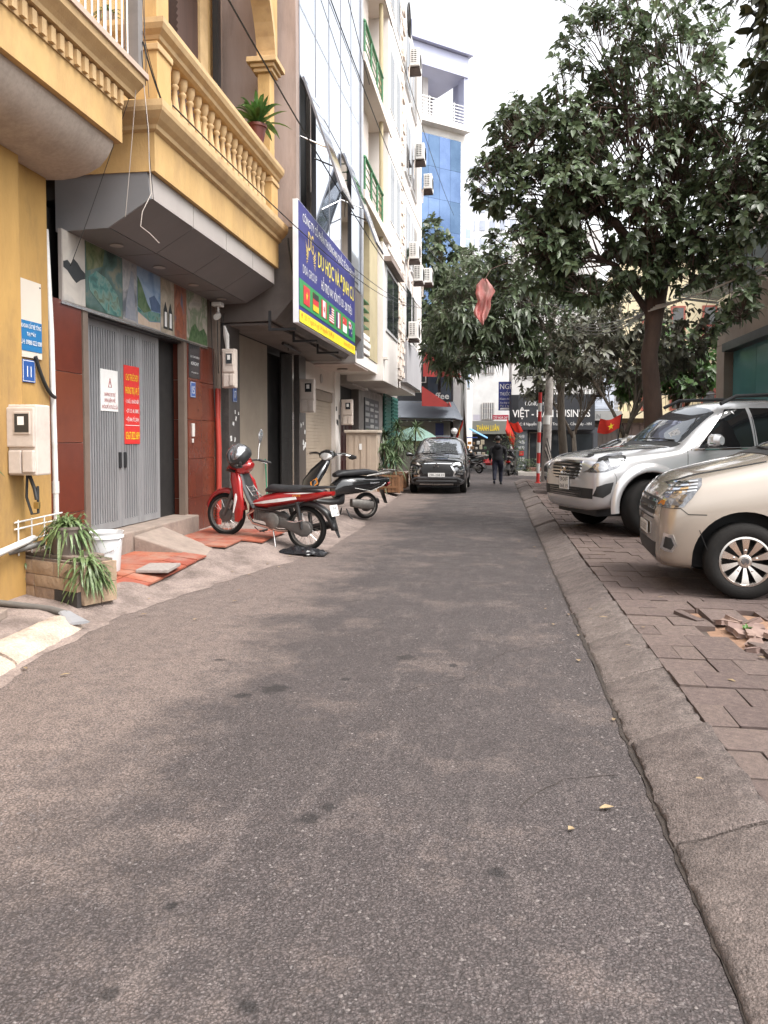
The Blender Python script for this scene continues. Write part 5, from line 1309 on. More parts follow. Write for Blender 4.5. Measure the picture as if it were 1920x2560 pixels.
for x in (11.5, 11.72):
    m = MB(); m.tube([(x, 38.5, 0), (x, 38.5, 9)], .07, 8); m.build('rain_pipe', PVC, bw, smooth=SM)
window(bw, (1, 0, 0), (12.0, 38.59, 3.2), .8, .9, 1, 1, WHITE)
# right-hand building with teal glass
rbd = thing('teal_glass_building', 'stone clad building with teal glass shopfront and glass canopy at the right edge', 'building', (6.6, 20, 0))
STN = M('tan_stone_cladding', (.36, .29, .24), (.30, .24, .2), 1.2, .7, dirt=(.2, .16, .13), dscale=1.5, damt=.4)
TEAL = M('teal_glass', (.11, .30, .31), (.09, .25, .265), .6, .15, spec=.7)
m = MB(); m.bb(6.85, 14, 6, 24.3, 0, 7.6); m.build('core', STN, rbd)
for i in range(7):
    m = MB(); m.bb(6.5, 6.84, 24.3 - (i + 1) * 2.6 + .01, 24.3 - i * 2.6, 4.3, 5.45); m.build('stone_panel', STN, rbd)
m = MB(); m.bb(6.48, 6.83, 23.5, 24.28, .12, 4.28); m.build('corner_pier', STN, rbd)
for i in range(8):
    m = MB(); m.bb(6.70, 6.74, 23.4 - (i + 1) * 2.0 + .02, 23.4 - i * 2.0, .3, 4.26); m.build('glass_panel', TEAL, rbd)
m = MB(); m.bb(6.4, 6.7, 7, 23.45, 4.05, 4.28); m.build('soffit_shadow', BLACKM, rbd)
m = MB()
can = [(6.5, 5.55), (5.2, 5.75), (5.2, 5.80), (6.5, 5.62)]
for i in range(6):
    m = MB(); m.prism(can, 'y', 24.2 - i * 2.4, 24.25 - i * 2.4); m.build('canopy_rib', STAIN, rbd)
    m = MB(); m.prism([(6.45, 5.64), (5.2, 5.82), (5.2, 5.84), (6.45, 5.66)], 'y', 24.2 - (i + 1) * 2.4 + .03, 24.2 - i * 2.4); m.build('canopy_pane', M('canopy_glass', (.35, .40, .42), (.30, .35, .37), 1, .15, alpha=.7), rbd)
for k in range(1):
    for i in range(4): window(rbd, (0, -1, 0), (6.84, 23.5 - i * 4.2, 5.9), 2.4, 1.3, 2, 1, LGREY, TEAL)
# flags on the houses
FLAGR = M('flag_cloth_red', (.62, .035, .02), (.52, .03, .02), 6, .7, trans=.25)
def flag(label, base, tip, w, h, droop, star_=True):
    t = thing('flag', label, 'flag', base, 'red flags with a yellow star hung out along the lane')
    base, tip = V(base), V(tip)
    m = MB(); m.tube([base, tip], .018, 6); m.build('pole', BLACKM, t)
    m = MB(); n = 8; vs = []; fs = []; d = (base - tip).normalized(); out = V(droop)
    for i in range(n + 1):
        for k in range(n + 1):
            a, b = i / n, k / n
            vs.append(tip + d * (h * a) + out * (w * b) + V((0, .12 * sin(b * 6 + a * 2) * b, -.10 * sin(b * 4) * b)))
    for i in range(n):
        for k in range(n): o = i * (n + 1) + k; fs.append((o, o + 1, o + n + 2, o + n + 1))
    m.add(vs, fs); cl = m.build('cloth', FLAGR, t, smooth=3.2)
    if star_:
        c = tip + d * h * .5 + out * w * .5 + V((0, -.16, -.05)); mm = MB(); pts = []
        for k in range(10):
            a = pi / 2 + pi * k / 5; r_ = .26 * h if k % 2 == 0 else .1 * h; pts.append(c + out.normalized() * r_ * cos(a) + V((0, 0, 1)) * r_ * sin(a))
        mm.add(pts, [tuple(range(10))]); mm.build('star', YELLOW, t)
flag('red flag hanging beside the cafe just right of the parked black car', (-1.95, 37.4, 1.6), (-1.55, 37.0, 2.55), .55, .95, (-.05, -.1, -.75))
flag('red flag drooping by the charcoal pillar, right of the walking man', (.95, 35.8, 1.5), (.50, 35.5, 2.55), .8, .95, (-.12, -.2, -.85))
flag('red flag spread out against the charcoal pillar', (1.0, 35.9, 1.6), (.55, 35.0, 2.35), .75, .7, (.55, -.1, -.1), False)
flag('red flag flying out in front of the brown gate behind the parked cars', (3.0, 20.5, .9), (3.18, 20.4, 2.2), .62, .36, (-.9, -.15, -.32))
# timber electricity pole, marker post
po = thing('utility_pole', 'weathered concrete utility pole wrapped with cables beside the striped post', 'pole', (1.64, 26.4, .12))
m = MB(); m.tube([(1.64, 26.4, .05), (1.70, 26.4, 2.0), (1.79, 26.4, 4.2), (1.86, 26.4, 6.2)], [.15, .14, .125, .11], 12); m.build('shaft', M('pole_concrete', (.40, .37, .345), (.30, .27, .25), 3, .85, bump=.5, bscale=30, dirt=(.13, .1, .09), dscale=3, damt=.6), po, smooth=SM)
m = MB(); m.tube([(1.80, 26.4, 4.2), (1.84, 26.4, 5.0)], .128, 12); m.build('white_sleeve', PVC, po, smooth=SM)
m = MB(); m.tube([(1.69, 26.4, 2.05), (1.705, 26.4, 2.35)], .145, 12); m.build('paper_label', WHITE, po, smooth=SM)
for k in range(5):
    m = MB(); m.tube(sag((1.6 + .02 * k, 26.25, 1.2 + .1 * k), (1.9 + .05 * k, 26.2, .14), -.12 + .05 * k, 8), .014, 5); m.build('cable', CABLEW if k % 2 else CABLE, po)
sp2 = thing('striped_marker_post', 'red and white striped marker post at the pavement corner', 'post', (1.34, 25.4, .12))
STR = [flat('stripe_red', (.62, .04, .035), .5), flat('stripe_white', (.72, .70, .68), .5)]
hts = [.12, .46, .78, 1.12, 1.45, 1.78, 2.12, 2.45, 2.72, 3.06]
for i in range(9):
    m = MB(); a, b = hts[i], hts[i + 1]; xa, xb = 1.34 + .02 * a, 1.34 + .02 * b
    m.tube([(xa, 25.4, a), (xb, 25.4, b)], .055, 12); m.build('stripe', STR[i % 2], sp2, smooth=SM)
m = MB(); m.lathe([(.09, .10), (.1, .16), (.06, .17)], 12, (1.34, 25.4, 0)); m.build('foot', STR[0], sp2)
# ================================================================ TREES AND PLANTS
BARK = M('bark', (.10, .062, .045), (.06, .038, .03), 7, .9, bump=.9, bscale=26, stretch=(1, 1, .3))
BARKG = M('grey_bark', (.20, .165, .13), (.12, .10, .08), 7, .9, bump=.9, bscale=26, stretch=(1, 1, .3))
LEAF1 = M('leaf_glossy', (.13, .165, .088), (.088, .122, .06), 3, .34, trans=.38, island=.5, spec=.7)
LEAF2 = M('leaf_long', (.12, .15, .082), (.082, .112, .056), 3, .38, trans=.35, island=.45, spec=.6)
LEAF3 = M('leaf_small', (.125, .120, .080), (.085, .090, .058), 3, .45, trans=.2, island=.45)
LEAF4 = M('leaf_bright', (.075, .14, .035), (.05, .10, .028), 3, .4, trans=.28, island=.35)
def tree(name, label, trunk, limbs, crowns, leafm, bark, rad0, leaf=(.20, .045), rosette=7, droop=.4, seed=1, twigs=7, spread_=1.0, group='street trees', dens=1.0):
    """trunk: polyline with radii; limbs: polylines; crowns: (centre, radii, number of tips, parent limb)"""
    rnd = random.Random(seed)
    t = thing(name, label, 'tree', trunk[0], group)
    m = MB(); k = len(trunk); m.tube(trunk, [rad0 * (1.15 - .45 * i / (k - 1)) + (.06 if i == 0 else 0) for i in range(k)], 14); m.build('trunk', bark, t, smooth=3.2)
    lv = MB(); bl = MB()
    for li, pts in enumerate(limbs):
        b = MB(); kk = len(pts); r0 = rad0 * (.62 if li < 3 else .4)
        b.tube(pts, [r0 * (1 - .75 * i / (kk - 1)) for i in range(kk)], 9); b.build('limb', bark, t, smooth=3.2)
    for (c, r, n, li) in crowns:
        c = V(c); base = limbs[li]
        for i in range(int(n * dens)):
            while True:
                q = V((rnd.uniform(-1, 1), rnd.uniform(-1, 1), rnd.uniform(-1, 1)))
                if .15 < q.length < 1: break
            q = q.normalized() * (q.length ** .55)
            # ragged outline
            q *= 1 + .28 * noise.noise(q * 2.1 + c)
            p = c + V((q.x * r[0], q.y * r[1], q.z * r[2]))
            if noise.noise(p * 1.5 + V((seed, 0, 0))) < -.13: continue
            if i % twigs == 0:
                q0 = rnd.randrange(max(1, len(base) // 2), len(base)); a = V(base[q0 - 1]).lerp(V(base[q0]), rnd.random()); mid = a.lerp(p, .55) + V((rnd.uniform(-.15, .15), rnd.uniform(-.15, .15), rnd.uniform(.0, .2)))
                bl.tube([a, mid, p], [.015, .010, .004], 4)
            out = V((q.x, q.y, q.z * .6 + .25)).normalized()
            bl.tube([p - out * .28 - V((0, 0, .05)), p], [.007, .004], 3, cap=False)
            ph = rnd.uniform(0, 6.28)
            a_, b_ = frame(out)
            nr = rnd.randint(rosette - 2, rosette + 1)
            for j in range(nr):
                tt = ph + 2 * pi * j / nr + rnd.uniform(-.3, .3)
                op = rnd.uniform(.35, 1.0)
                d = (a_ * cos(tt) + b_ * sin(tt)) * op * spread_ + out * rnd.uniform(.2, .75)
                L_ = leaf[0] * rnd.choice((rnd.uniform(.45, .8), rnd.uniform(.8, 1.3)))
                lv.leaf(p + out * rnd.uniform(-.12, .03), d, out + V((0, 0, .5)), L_, leaf[1] * rnd.uniform(.8, 1.2) * L_ / leaf[0], rnd.uniform(.1, droop), 3, .22)
    bl.build('twig_mass', bark, t)['kind'] = 'stuff'
    o = lv.build('crown', leafm, t, smooth=3.2); o['kind'] = 'stuff'
    return t
# the big glossy-leaved tree over the parked cars
tree('big_leaf_tree', 'large tree with glossy dark leaves and reddish trunk leaning over the parked cars',
     [(2.80, 14.2, .1), (2.76, 14.1, 1.2), (2.70, 14.05, 2.2), (2.62, 14.0, 3.0), (2.72, 13.95, 3.7), (2.80, 13.9, 4.2)],
     [[(2.64, 14, 3.3), (2.60, 13.9, 4.3), (2.52, 13.7, 5.2), (2.3, 13.4, 6.2), (2.0, 13.2, 7.2)], [(2.76, 13.95, 3.9), (2.92, 13.9, 4.6), (2.98, 13.7, 5.4), (3.1, 13.4, 6.2), (3.2, 13.2, 7.3)],
      [(2.60, 13.9, 4.4), (2.0, 13.7, 5.2), (1.2, 13.6, 5.7), (.6, 13.3, 6.0), (.1, 13.1, 6.4)], [(2.62, 14, 3.7), (2.0, 13.7, 4.5), (1.2, 13.5, 4.8), (.6, 13.4, 4.9)], [(2.92, 13.9, 4.6), (3.4, 13.6, 5.3), (4.0, 13.3, 6.0)]],
     [((2.1, 13.2, 6.3), (1.3, 1.2, 1.1), 380, 0), ((1.2, 13.2, 6.85), (.95, .9, .8), 250, 2), ((.45, 13.1, 6.55), (.66, .7, .68), 160, 2), ((.0, 13.0, 5.75), (.52, .6, .5), 100, 2),
      ((1.0, 13.2, 5.6), (1.0, .9, .8), 270, 3), ((.62, 13.2, 4.75), (.85, .8, .55), 170, 3), ((2.0, 13.2, 5.2), (1.1, 1.0, .7), 240, 0), ((1.7, 13.2, 7.9), (.8, .8, .6), 130, 0),
      ((2.9, 13.2, 7.35), (.95, .9, .8), 140, 1), ((3.5, 13.1, 6.2), (1.0, .9, .9), 260, 1), ((3.9, 12.8, 5.2), (.9, .8, .8), 200, 4), ((3.3, 13.2, 4.85), (.8, .7, .5), 100, 4),
      ((2.4, 13.3, 8.5), (1.3, .9, .6), 120, 1), ((1.3, 13.1, 4.45), (.7, .6, .4), 90, 3), ((3.9, 12.8, 4.3), (.55, .5, .4), 60, 4), ((2.2, 13.4, 4.45), (.8, .6, .45), 110, 0), ((1.5, 13.3, 4.2), (.7, .6, .4), 110, 3), ((.5, 13.3, 4.3), (.7, .6, .4), 90, 3), ((3.1, 13.2, 4.3), (.6, .6, .4), 60, 4), ((4.4, 12.8, 6.8), (.7, .8, 1.3), 220, 4), ((4.3, 12.7, 5.2), (.5, .6, .9), 110, 4), ((3.2, 12.9, 3.3), (.35, .4, .3), 22, 4), ((3.75, 12.7, 3.6), (.35, .4, .35), 30, 4)],
     LEAF1, BARK, .160, (.145, .036), 8, .5, 3, dens=1.5)
# second tree behind, leaning left over the lane
tree('leaning_tree', 'drooping tree leaning out over the lane from behind the utility pole',
     [(2.10, 24.2, .1), (2.06, 24.1, .9), (1.98, 24.05, 1.8), (1.93, 24, 2.7), (1.98, 24, 3.4)],
     [[(1.93, 24, 2.9), (1.75, 23.9, 3.7), (1.3, 23.7, 4.2), (.6, 23.5, 4.5), (-.1, 23.3, 4.9)], [(1.98, 24, 3.3), (1.6, 23.9, 4.6), (1.0, 23.8, 5.6), (.3, 23.6, 6.2)], [(1.98, 24, 3.2), (2.3, 24, 4.2), (2.6, 24, 5.2)], [(1.3, 23.7, 4.2), (.4, 23.7, 5.3), (-.6, 23.6, 5.8)]],
     [((-.3, 23.5, 6.5), (1.3, 1.3, .9), 330, 3), ((.6, 23.6, 5.7), (1.2, 1.2, .9), 300, 1), ((-1.1, 23.4, 5.4), (.95, 1.1, .9), 260, 3), ((.1, 23.5, 4.8), (1.1, 1.0, .7), 230, 0), ((-.75, 23.5, 4.2), (.95, .9, .55), 170, 0), ((.75, 23.6, 4.1), (.8, .8, .5), 110, 0),
      ((1.7, 23.9, 5.3), (1.2, 1.0, 1.0), 230, 1), ((2.6, 24, 5.0), (1.1, 1.0, 1.0), 200, 2), ((1.6, 23.9, 4.2), (.8, .8, .5), 90, 2), ((-1.35, 23.5, 4.7), (.6, .8, .6), 100, 0), ((-1.75, 24.6, 4.7), (.65, .7, 1.0), 170, 0), ((-1.3, 24.4, 3.75), (.6, .6, .4), 80, 0)],
     LEAF2, BARKG, .13, (.24, .040), 7, .95, 5, dens=1.1)
tree('corner_tree', 'tall leafy tree behind the cafe, rising in front of the blue tower',
     [(-1.7, 42, 0), (-1.75, 42, 2), (-1.9, 42, 4), (-2.1, 42, 6)], [[(-2.0, 42, 5), (-2.5, 41.8, 8), (-3.0, 41.6, 11)], [(-1.9, 42, 4), (-1.6, 41.8, 7), (-1.5, 41.6, 10)], [(-2, 42, 4), (-2.8, 41.5, 5.5), (-3.3, 41.3, 6.5)]],
     [((-3.3, 41.5, 11.4), (1.1, 1.0, 2.0), 220, 0), ((-3.1, 41.5, 8.6), (1.5, 1.1, 1.9), 300, 0), ((-1.7, 41.5, 10.3), (1.3, 1.1, 1.5), 220, 1), ((-1.4, 41.5, 8.0), (1.5, 1.0, 1.6), 260, 1), ((-3.2, 41.2, 6.4), (1.3, 1.0, 1.5), 220, 2), ((-2.0, 41.0, 5.8), (1.2, .8, 1.0), 150, 2), ((-.4, 41.3, 9.3), (1.0, 1.0, 1.4), 150, 1)],
     LEAF2, BARK, .16, (.42, .10), 6, .7, 7)
for (i, lab, x, y, sc_, leafm, sd) in ((0, 'forked small tree with sparse twiggy crown behind the silver car', 3.65, 22.2, 1.0, LEAF3, 11), (1, 'pruned bare-limbed tree with brownish leaves by the garage house', 3.0, 30, 1.1, LEAF3, 15), (2, 'bushy tree in front of the pale yellow house at the right', 6.3, 29, 1.15, LEAF4, 19)):
    tree('small_tree', lab, [(x, y, .1), (x - .05, y, 1.0), (x - .1, y, 1.7 * sc_)],
         [[(x - .1, y, 1.6), (x - .45, y - .1, 2.3), (x - .9, y - .2, 3.0), (x - 1.2, y - .2, 3.6)], [(x - .1, y, 1.6), (x + .15, y, 2.5), (x + .2, y, 3.4), (x, y, 4.3)], [(x, y, 2.0), (x + .5, y, 2.8), (x + 1.0, y, 3.6)]],
         [((x - 1.1, y - .2, 4.1), (1.2, 1.0, .9), 220, 0), ((x - .2, y, 4.9), (1.4, 1.0, 1.0), 260, 1), ((x + 1.1, y, 4.4), (1.2, 1.0, .9), 220, 2), ((x + .3, y, 3.6), (1.0, .8, .5), 110, 2), ((x - 1.6, y, 3.4), (.6, .6, .35), 40, 0), ((x + 1.5, y, 3.3), (.7, .8, .5), 70 if i == 2 else 30, 2)],
         leafm, BARKG if i < 2 else BARK, .10, (.22 if i < 2 else .30, .05 if i < 2 else .075), 6, .6, sd)
# dark foliage of a tree outside the frame on the right
tree('overhanging_tree', 'dark foliage of a tree overhanging from the upper right corner',
     [(5.4, 10.6, .1), (5.4, 10.6, 3), (5.3, 10.6, 5)], [[(5.3, 10.6, 4.8), (4.7, 10.6, 6.2), (4.3, 10.5, 7.2)], [(5.3, 10.6, 4.8), (4.6, 10.7, 5.4), (4.1, 10.8, 5.6)]],
     [((3.7, 10.6, 6.7), (.6, .7, .7), 150, 0), ((3.8, 10.6, 5.5), (.5, .6, .6), 90, 1), ((4.2, 10.6, 7.3), (.9, .8, .8), 120, 0), ((3.45, 10.6, 7.2), (.5, .6, .6), 130, 0)],
     M('leaf_brownish', (.06, .062, .026), (.035, .042, .018), 3, .4, trans=.15, island=.4), BARK, .16, (.21, .05), 6, .5, 23)
# red plastic bag caught in the branches
m = MB(); n = 20; vs = []; fs = []
for i in range(n + 1):
    t = i / n; li = lambda q: next(b + (d - b) * (t - a) / (c - a) for (a, b), (c, d) in zip(q, q[1:]) if t <= c); wl = li([(0, .03), (.15, .12), (.35, .13), (.5, .10), (.78, .17), (.9, .12), (1.01, .03)]); wr = li([(0, .03), (.12, .10), (.3, .17), (.48, .10), (.7, .09), (.9, .04), (1.01, .0)])
    for j in range(n + 1):
        u = j / n
        vs.append((-.19 - wl + (wl + wr) * u + .02 * noise.noise(V((t * 4, u * 3, 1))), 12.0 + .022 * sin(u * 15 + t * 3) * (.3 + t) + .05 * noise.noise(V((u * 4, t * 4, 7))), 3.99 - .72 * t + (.10 * abs(u - .45) * t * 1.4) + .03 * noise.noise(V((u * 6, t * 2, 3)))))
for i in range(n):
    for j in range(n): o = i * (n + 1) + j; fs.append((o, o + 1, o + n + 2, o + n + 1))
m.add(vs, fs)
tag(m.build('plastic_bag', M('red_white_film', (.50, .05, .045), (.60, .36, .33), 4.2, .5, trans=.4, stretch=(1.6, 1, .7)), smooth=3.2), 'torn red and white plastic bag caught in the branches above the lane', 'bag')
m = MB(); m.tube([(-.19, 12, 3.97), (-.1, 12.3, 4.2), (.3, 12.8, 4.45)], .006, 4); tag(m.build('branch_tip', BARK), 'thin twig from which the red plastic bag hangs', 'twig')
# ---------------------------------------------------------------- stone planter with spider plants
plr = thing('stone_planter', 'low planter of rough sandstone blocks in front of the ochre pillar', 'planter', (0, 0, 0))
SND = M('sandstone_block', (.36, .25, .17), (.27, .19, .13), 6, .9, bump=1, bscale=25, dirt=(.17, .12, .09), dscale=4, damt=.6, island=.15)
MORT = M('planter_mortar', (.20, .15, .12), (.14, .11, .09), 6, .95, bump=.6, bscale=40)
m = MB(); m.bb(.03, 1.20, .03, .62, -.08, .37); m.build('core', MORT, plr)
random.seed(12)
def block(x0, x1, y0, y1, z0, z1, mat=SND):
    m = MB(); cx, cy, cz = (x0 + x1) / 2, (y0 + y1) / 2, (z0 + z1) / 2; nxx = 5; 
    bm_ = bmesh.new(); bmesh.ops.create_cube(bm_, size=1); bmesh.ops.subdivide_edges(bm_, edges=bm_.edges[:], cuts=3, use_grid_fill=True)
    for v in bm_.verts:
        p = V((v.co.x * (x1 - x0), v.co.y * (y1 - y0), v.co.z * (z1 - z0)))
        k = noise.noise((p + V((cx, cy, cz)) * 3) * 9) * .012 + noise.noise((p + V((cx, cy, cz)) * 3) * 26) * .006
        e = max(abs(v.co.x), abs(v.co.z)); r_ = max(0, e - .3) * .06
        v.co = p * (1 + k * 1.5) + V((0, (k if v.co.y < 0 else -k) * 1.2 + (r_ if v.co.y < 0 else 0), 0)) + V((cx, cy, cz))
    bm_.verts.index_update(); m.add([v.co for v in bm_.verts], [[v.index for v in f.verts] for f in bm_.faces]); bm_.free()
    m.build('stone_block', mat, plr, smooth=rad(35))
x = 0
for (row, z0, z1, cuts) in ((0, .0, .115, (0, .33, .62, .95, 1.2)), (1, .12, .225, (0, .18, .62, .98, 1.2)), (2, .23, .35, (0, .34, .66, 1.0, 1.2))):
    for a, b in zip(cuts, cuts[1:]):
        dk = (row == 0 and a == 0)
        block(a + .004, b - .004, -.03 + .02 * random.random(), .06, z0 - .05 * (row == 0), z1, M('missing_block', (.05, .042, .038), (.03, .026, .024), 8, .9) if dk else SND)
for (z0, z1, cuts) in ((.0, .17, (.06, .35, .62)), (.175, .35, (.06, .25, .62))):
    for a, b in zip(cuts, cuts[1:]): block(-.03, .04, a, b - .004, z0, z1)
m = MB(); m.bb(.12, 1.1, .10, .60, .37, .405); m.build('cap_slab', MORT, plr, bevel=.01)
# planter local x runs from the near corner towards the wall
plr.location = (-3.55, 6.14, .10); plr.rotation_euler = (0, 0, pi - .42); plr.scale = (.98, .62, 1)
for ch in plr.children: ch.scale = (1, -1, 1)
Mp = lambda x, y, z: V((-3.55, 6.14, .10)) + Matrix.Rotation(pi - .42, 3, 'Z') @ V((x * .98, -y * .62, z))
def spider(label, p, n, L_, seed, name='spider_plant', pot=None, lean=(0, 0, 0), hang=0):
    rnd = random.Random(seed); t = thing(name, label, 'spider plant', p); p = V(p)
    top = p
    if pot:
        r0, r1, h = pot
        m = MB(); m.lathe([(r0, 0), (r0 * 1.02, .01), (r1, h * .9), (r1 + .012, h * .9), (r1 + .012, h), (r1 - .01, h), (r1 - .02, h * .9)], 24, p); m.build('pot', M('grey_plastic_pot', (.16, .125, .105), (.125, .10, .085), 4, .7), t, smooth=SM)
        m = MB(); m.lathe([(0, h * .9), (r1 - .02, h * .88)], 16, p); m.build('soil', DIRT, t)
        top = p + V((0, 0, h * .9))
    m = MB()
    for i in range(n):
        a = rnd.uniform(0, 2 * pi); el = rnd.uniform(.1, 1.35)
        d = V((cos(a) * cos(el), sin(a) * cos(el), sin(el))) + V(lean)
        q = top + V((rnd.uniform(-.07, .07), rnd.uniform(-.07, .07), -rnd.uniform(0, hang)))
        m.leaf(q, d, (0, 0, 1), L_ * rnd.uniform(.6, 1.15), .0115 * rnd.uniform(.8, 1.3), rnd.uniform(.5, 1.2), 5, .3)
    m.build('foliage', SPIDER, t, smooth=3.2)
    return t
spider('big spider plant in a grey pot on top of the stone planter', Mp(.42, .33, .405), 300, .36, 3, pot=(.13, .17, .25))
spider('spider plant trailing over the near corner of the stone planter', Mp(.06, .20, .40), 190, .25, 4, lean=(.35, -.25, -.2), hang=.22)
spider('small spider plant at the far left end of the stone planter', Mp(.86, .06, .33), 40, .20, 5, lean=(-.1, -.4, 0), hang=.06)
spider('thin spider plant behind the planter next to the white grille', Mp(.80, .45, .41), 34, .22, 6)
bk = thing('white_bucket', 'white ribbed plastic bucket behind the spider plant', 'bucket', (-3.86, 7.2, .22))
m = MB(); m.lathe([(.135, 0), (.14, .01), (.165, .33), (.18, .335), (.18, .36), (.165, .365), (.178, .40), (.17, .40), (.155, .33), (.13, .02)], 28, (-3.86, 7.2, .22)); m.build('body', M('bucket_white', (.66, .66, .66), (.6, .6, .6), 4, .4), bk, smooth=rad(30))
m = MB(); m.tube([(-4.03, 7.2, .55), (-4.01, 7.1, .45), (-3.86, 7.03, .39), (-3.71, 7.1, .45), (-3.69, 7.2, .55)], .005, 5); m.build('handle', STAIN, bk)
# grey drain pipe and its channel, slab lids, stray things on the apron
dp = thing('grey_drain_pipe', 'dark grey drain pipe bending down and along the front of the stone planter', 'pipe', (-4.2, 5.9, .1))
pts = [(-4.05, 6.45, .60), (-4.30, 6.12, .52), (-4.36, 6.02, .45), (-4.36, 6.0, .2), (-4.30, 5.97, .16), (-3.62, 5.86, .135), (-3.46, 5.82, .11)]
m = MB(); m.tube(pts, .027, 10); m.build('pipe', M('grey_pvc', (.10, .095, .09), (.13, .12, .11), 6, .5), dp, smooth=SM)
m = MB(); m.sweep([((-3.48, 5.82, .12), (.05, .02, 0), (0, 0, .02)), ((-3.28, 5.70, .07), (.06, .05, 0), (0, 0, .012))], 8); tag(m.build('cut_pipe_mouth', M('pale_grey_plastic', (.26, .26, .27), None, 5, .5)), 'cut pale grey gutter piece lying at the pipe mouth', 'gutter')
m = MB(); m.rbox((-4.05, 5.35, .16), (.55, .34, .07), .01, Matrix.Rotation(.25, 3, 'Z')); tag(m.build('slab_lid', STEP), 'dark concrete slab lid lying on the dirt at the far left', 'slab')
m = MB(); m.rbox((-3.55, 7.75, .17), (.34, .46, .035), .008, Matrix.Rotation(.12, 3, 'Z')); tag(m.build('paving_slab', M('speckled_slab', (.33, .29, .27), (.24, .21, .19), 40, .8)), 'loose speckled grey slab lying on the red tiles', 'slab')
# red floor tiles in front of house 15
rt = struct(thing('red_tile_paving', 'x', 'x', (0, 0, 0))); del rt['category']; rt['label'] = 'red square floor tiles on the forecourt of the yellow house'
def floor_tiles(x0, x1, y0, y1, T_, zf, skip=lambda x, y: False):
    i = 0; y = y0
    while y < y1 - .01:
        x = x0
        while x < x1 - .01:
            if not skip(x + T_ / 2, y + T_ / 2):
                m = MB(); c = V((x + T_ / 2, y + T_ / 2, 0)); dzx = (zf(x + T_, y) - zf(x, y)) / T_; dzy = (zf(x, y + T_) - zf(x, y)) / T_
                R = Matrix.Rotation(-math.atan(dzx), 3, 'Y') @ Matrix.Rotation(math.atan(dzy), 3, 'X')
                m.box((c.x, c.y, zf(c.x, c.y)), (T_ - .008, T_ - .008, .02), R=R); m.build('floor_tile', REDF, rt)
            x += T_
        y += T_
TZ = lambda x, y: .036 + .13 * (lambda s: s * s * (3 - 2 * s))(max(0, min(1, edge_x(y) - x))) + .02 * min(1, max(0, edge_x(y) - x - 1))
floor_tiles(-4.32, -3.42, 7.0, 8.8, .3, TZ, lambda x, y: (x > -3.5 and y > 7.9))
floor_tiles(-4.32, -3.12, 9.45, 11.25, .3, TZ, lambda x, y: (x > -3.35 and y < 10.0))
# potted yuccas and planters by the black car
WOODP = M('planter_wood', (.25, .12, .055), (.18, .085, .04), 3, .7, stretch=(1, 1, 3), dirt=(.12, .07, .04), dscale=4, damt=.5)
YUC = M('yucca_leaf', (.09, .13, .055), (.055, .09, .035), 6, .5, trans=.15, island=.35)
def planter_box(label, x, y, w, h):
    t = thing('wooden_planter', label, 'planter', (x, y, .1)); 
    m = MB(); m.bb(x - w / 2 + .02, x + w / 2 - .02, y - w / 2 + .02, y + w / 2 - .02, .1, .1 + h - .04); m.build('soil', DIRT, t)
    for sx in (-1, 1):
        for sy in (-1, 1):
            m = MB(); m.bb(x + sx * w / 2 - .03, x + sx * w / 2 + .03, y + sy * w / 2 - .03, y + sy * w / 2 + .03, .1, .13 + h); m.build('corner_post', WOODP, t)
    k = 7
    for i in range(k):
        u = -w / 2 + w * (i + .5) / k
        m = MB(); m.bb(x + u - w / k * .42, x + u + w / k * .42, y - w / 2 - .015, y - w / 2 + .01, .12, .1 + h); m.build('slat', WOODP, t)
        m = MB(); m.bb(x + w / 2 - .01, x + w / 2 + .015, y + u - w / k * .42, y + u + w / k * .42, .12, .1 + h); m.build('slat', WOODP, t)
    for z in (.16, .04 + h):
        m = MB(); m.bb(x - w / 2, x + w / 2, y - w / 2 - .03, y - w / 2 - .016, .1 + z - .03, .1 + z + .03); m.build('rail', WOODP, t)
def yucca(label, x, y, z0, stems, seed):
    rnd = random.Random(seed); t = thing('yucca', label, 'potted plant', (x, y, z0)); lv = MB()
    for (dx, dy, h) in stems:
        m = MB(); m.tube([(x + dx * .3, y + dy * .3, z0 - .05), (x + dx * .8, y + dy * .7, z0 + h * .5), (x + dx, y + dy, z0 + h)], [.035, .028, .022], 7); m.build('stem', BARKG, t, smooth=SM)
        for i in range(80):
            a = rnd.uniform(0, 6.28); el = rnd.uniform(-.5, 1.3)
            lv.leaf((x + dx, y + dy, z0 + h + rnd.uniform(-.1, .06)), (cos(a) * cos(el), sin(a) * cos(el), sin(el)), (0, 0, 1), rnd.uniform(.35, .65), .019, rnd.uniform(.2, .9), 4, .3)
    lv.build('foliage', YUC, t, smooth=3.2)
planter_box('slatted wooden planter in front of the black car', -2.95, 21.0, .72, .42)
yucca('tall yucca growing from the front wooden planter', -2.95, 21.0, .45, ((-.1, .1, .85), (.18, .05, .55), (-.25, -.1, .25)), 1)
planter_box('second wooden planter tucked against the black car bonnet', -2.95, 23.0, .6, .42)
yucca('leafy yucca in the second planter with its head above the bonnet', -2.95, 23.0, .45, ((.05, 0, 1.1), (-.25, 0, .8)), 2)
planter_box('wooden planter against the wall beside the beige cabinet', -3.85, 22.6, .6, .40)
yucca('yucca standing against the wall beside the beige cabinet', -3.85, 22.6, .4, ((-.05, 0, .75), (.15, .1, 1.2), (0, -.1, .2)), 3)
planter_box('furthest wooden planter under the green shutters', -3.7, 26.5, .6, .4)
yucca('shaggy yucca under the green shutters', -3.7, 26.5, .4, ((-.1, 0, 1.3), (.3, .1, 1.6), (.6, 0, .9)), 4)
yucca('yucca beside the green garden umbrella', -3.2, 30.0, .2, ((-.1, 0, 1.3), (.4, .1, 1.0), (.1, 0, 1.8)), 5)
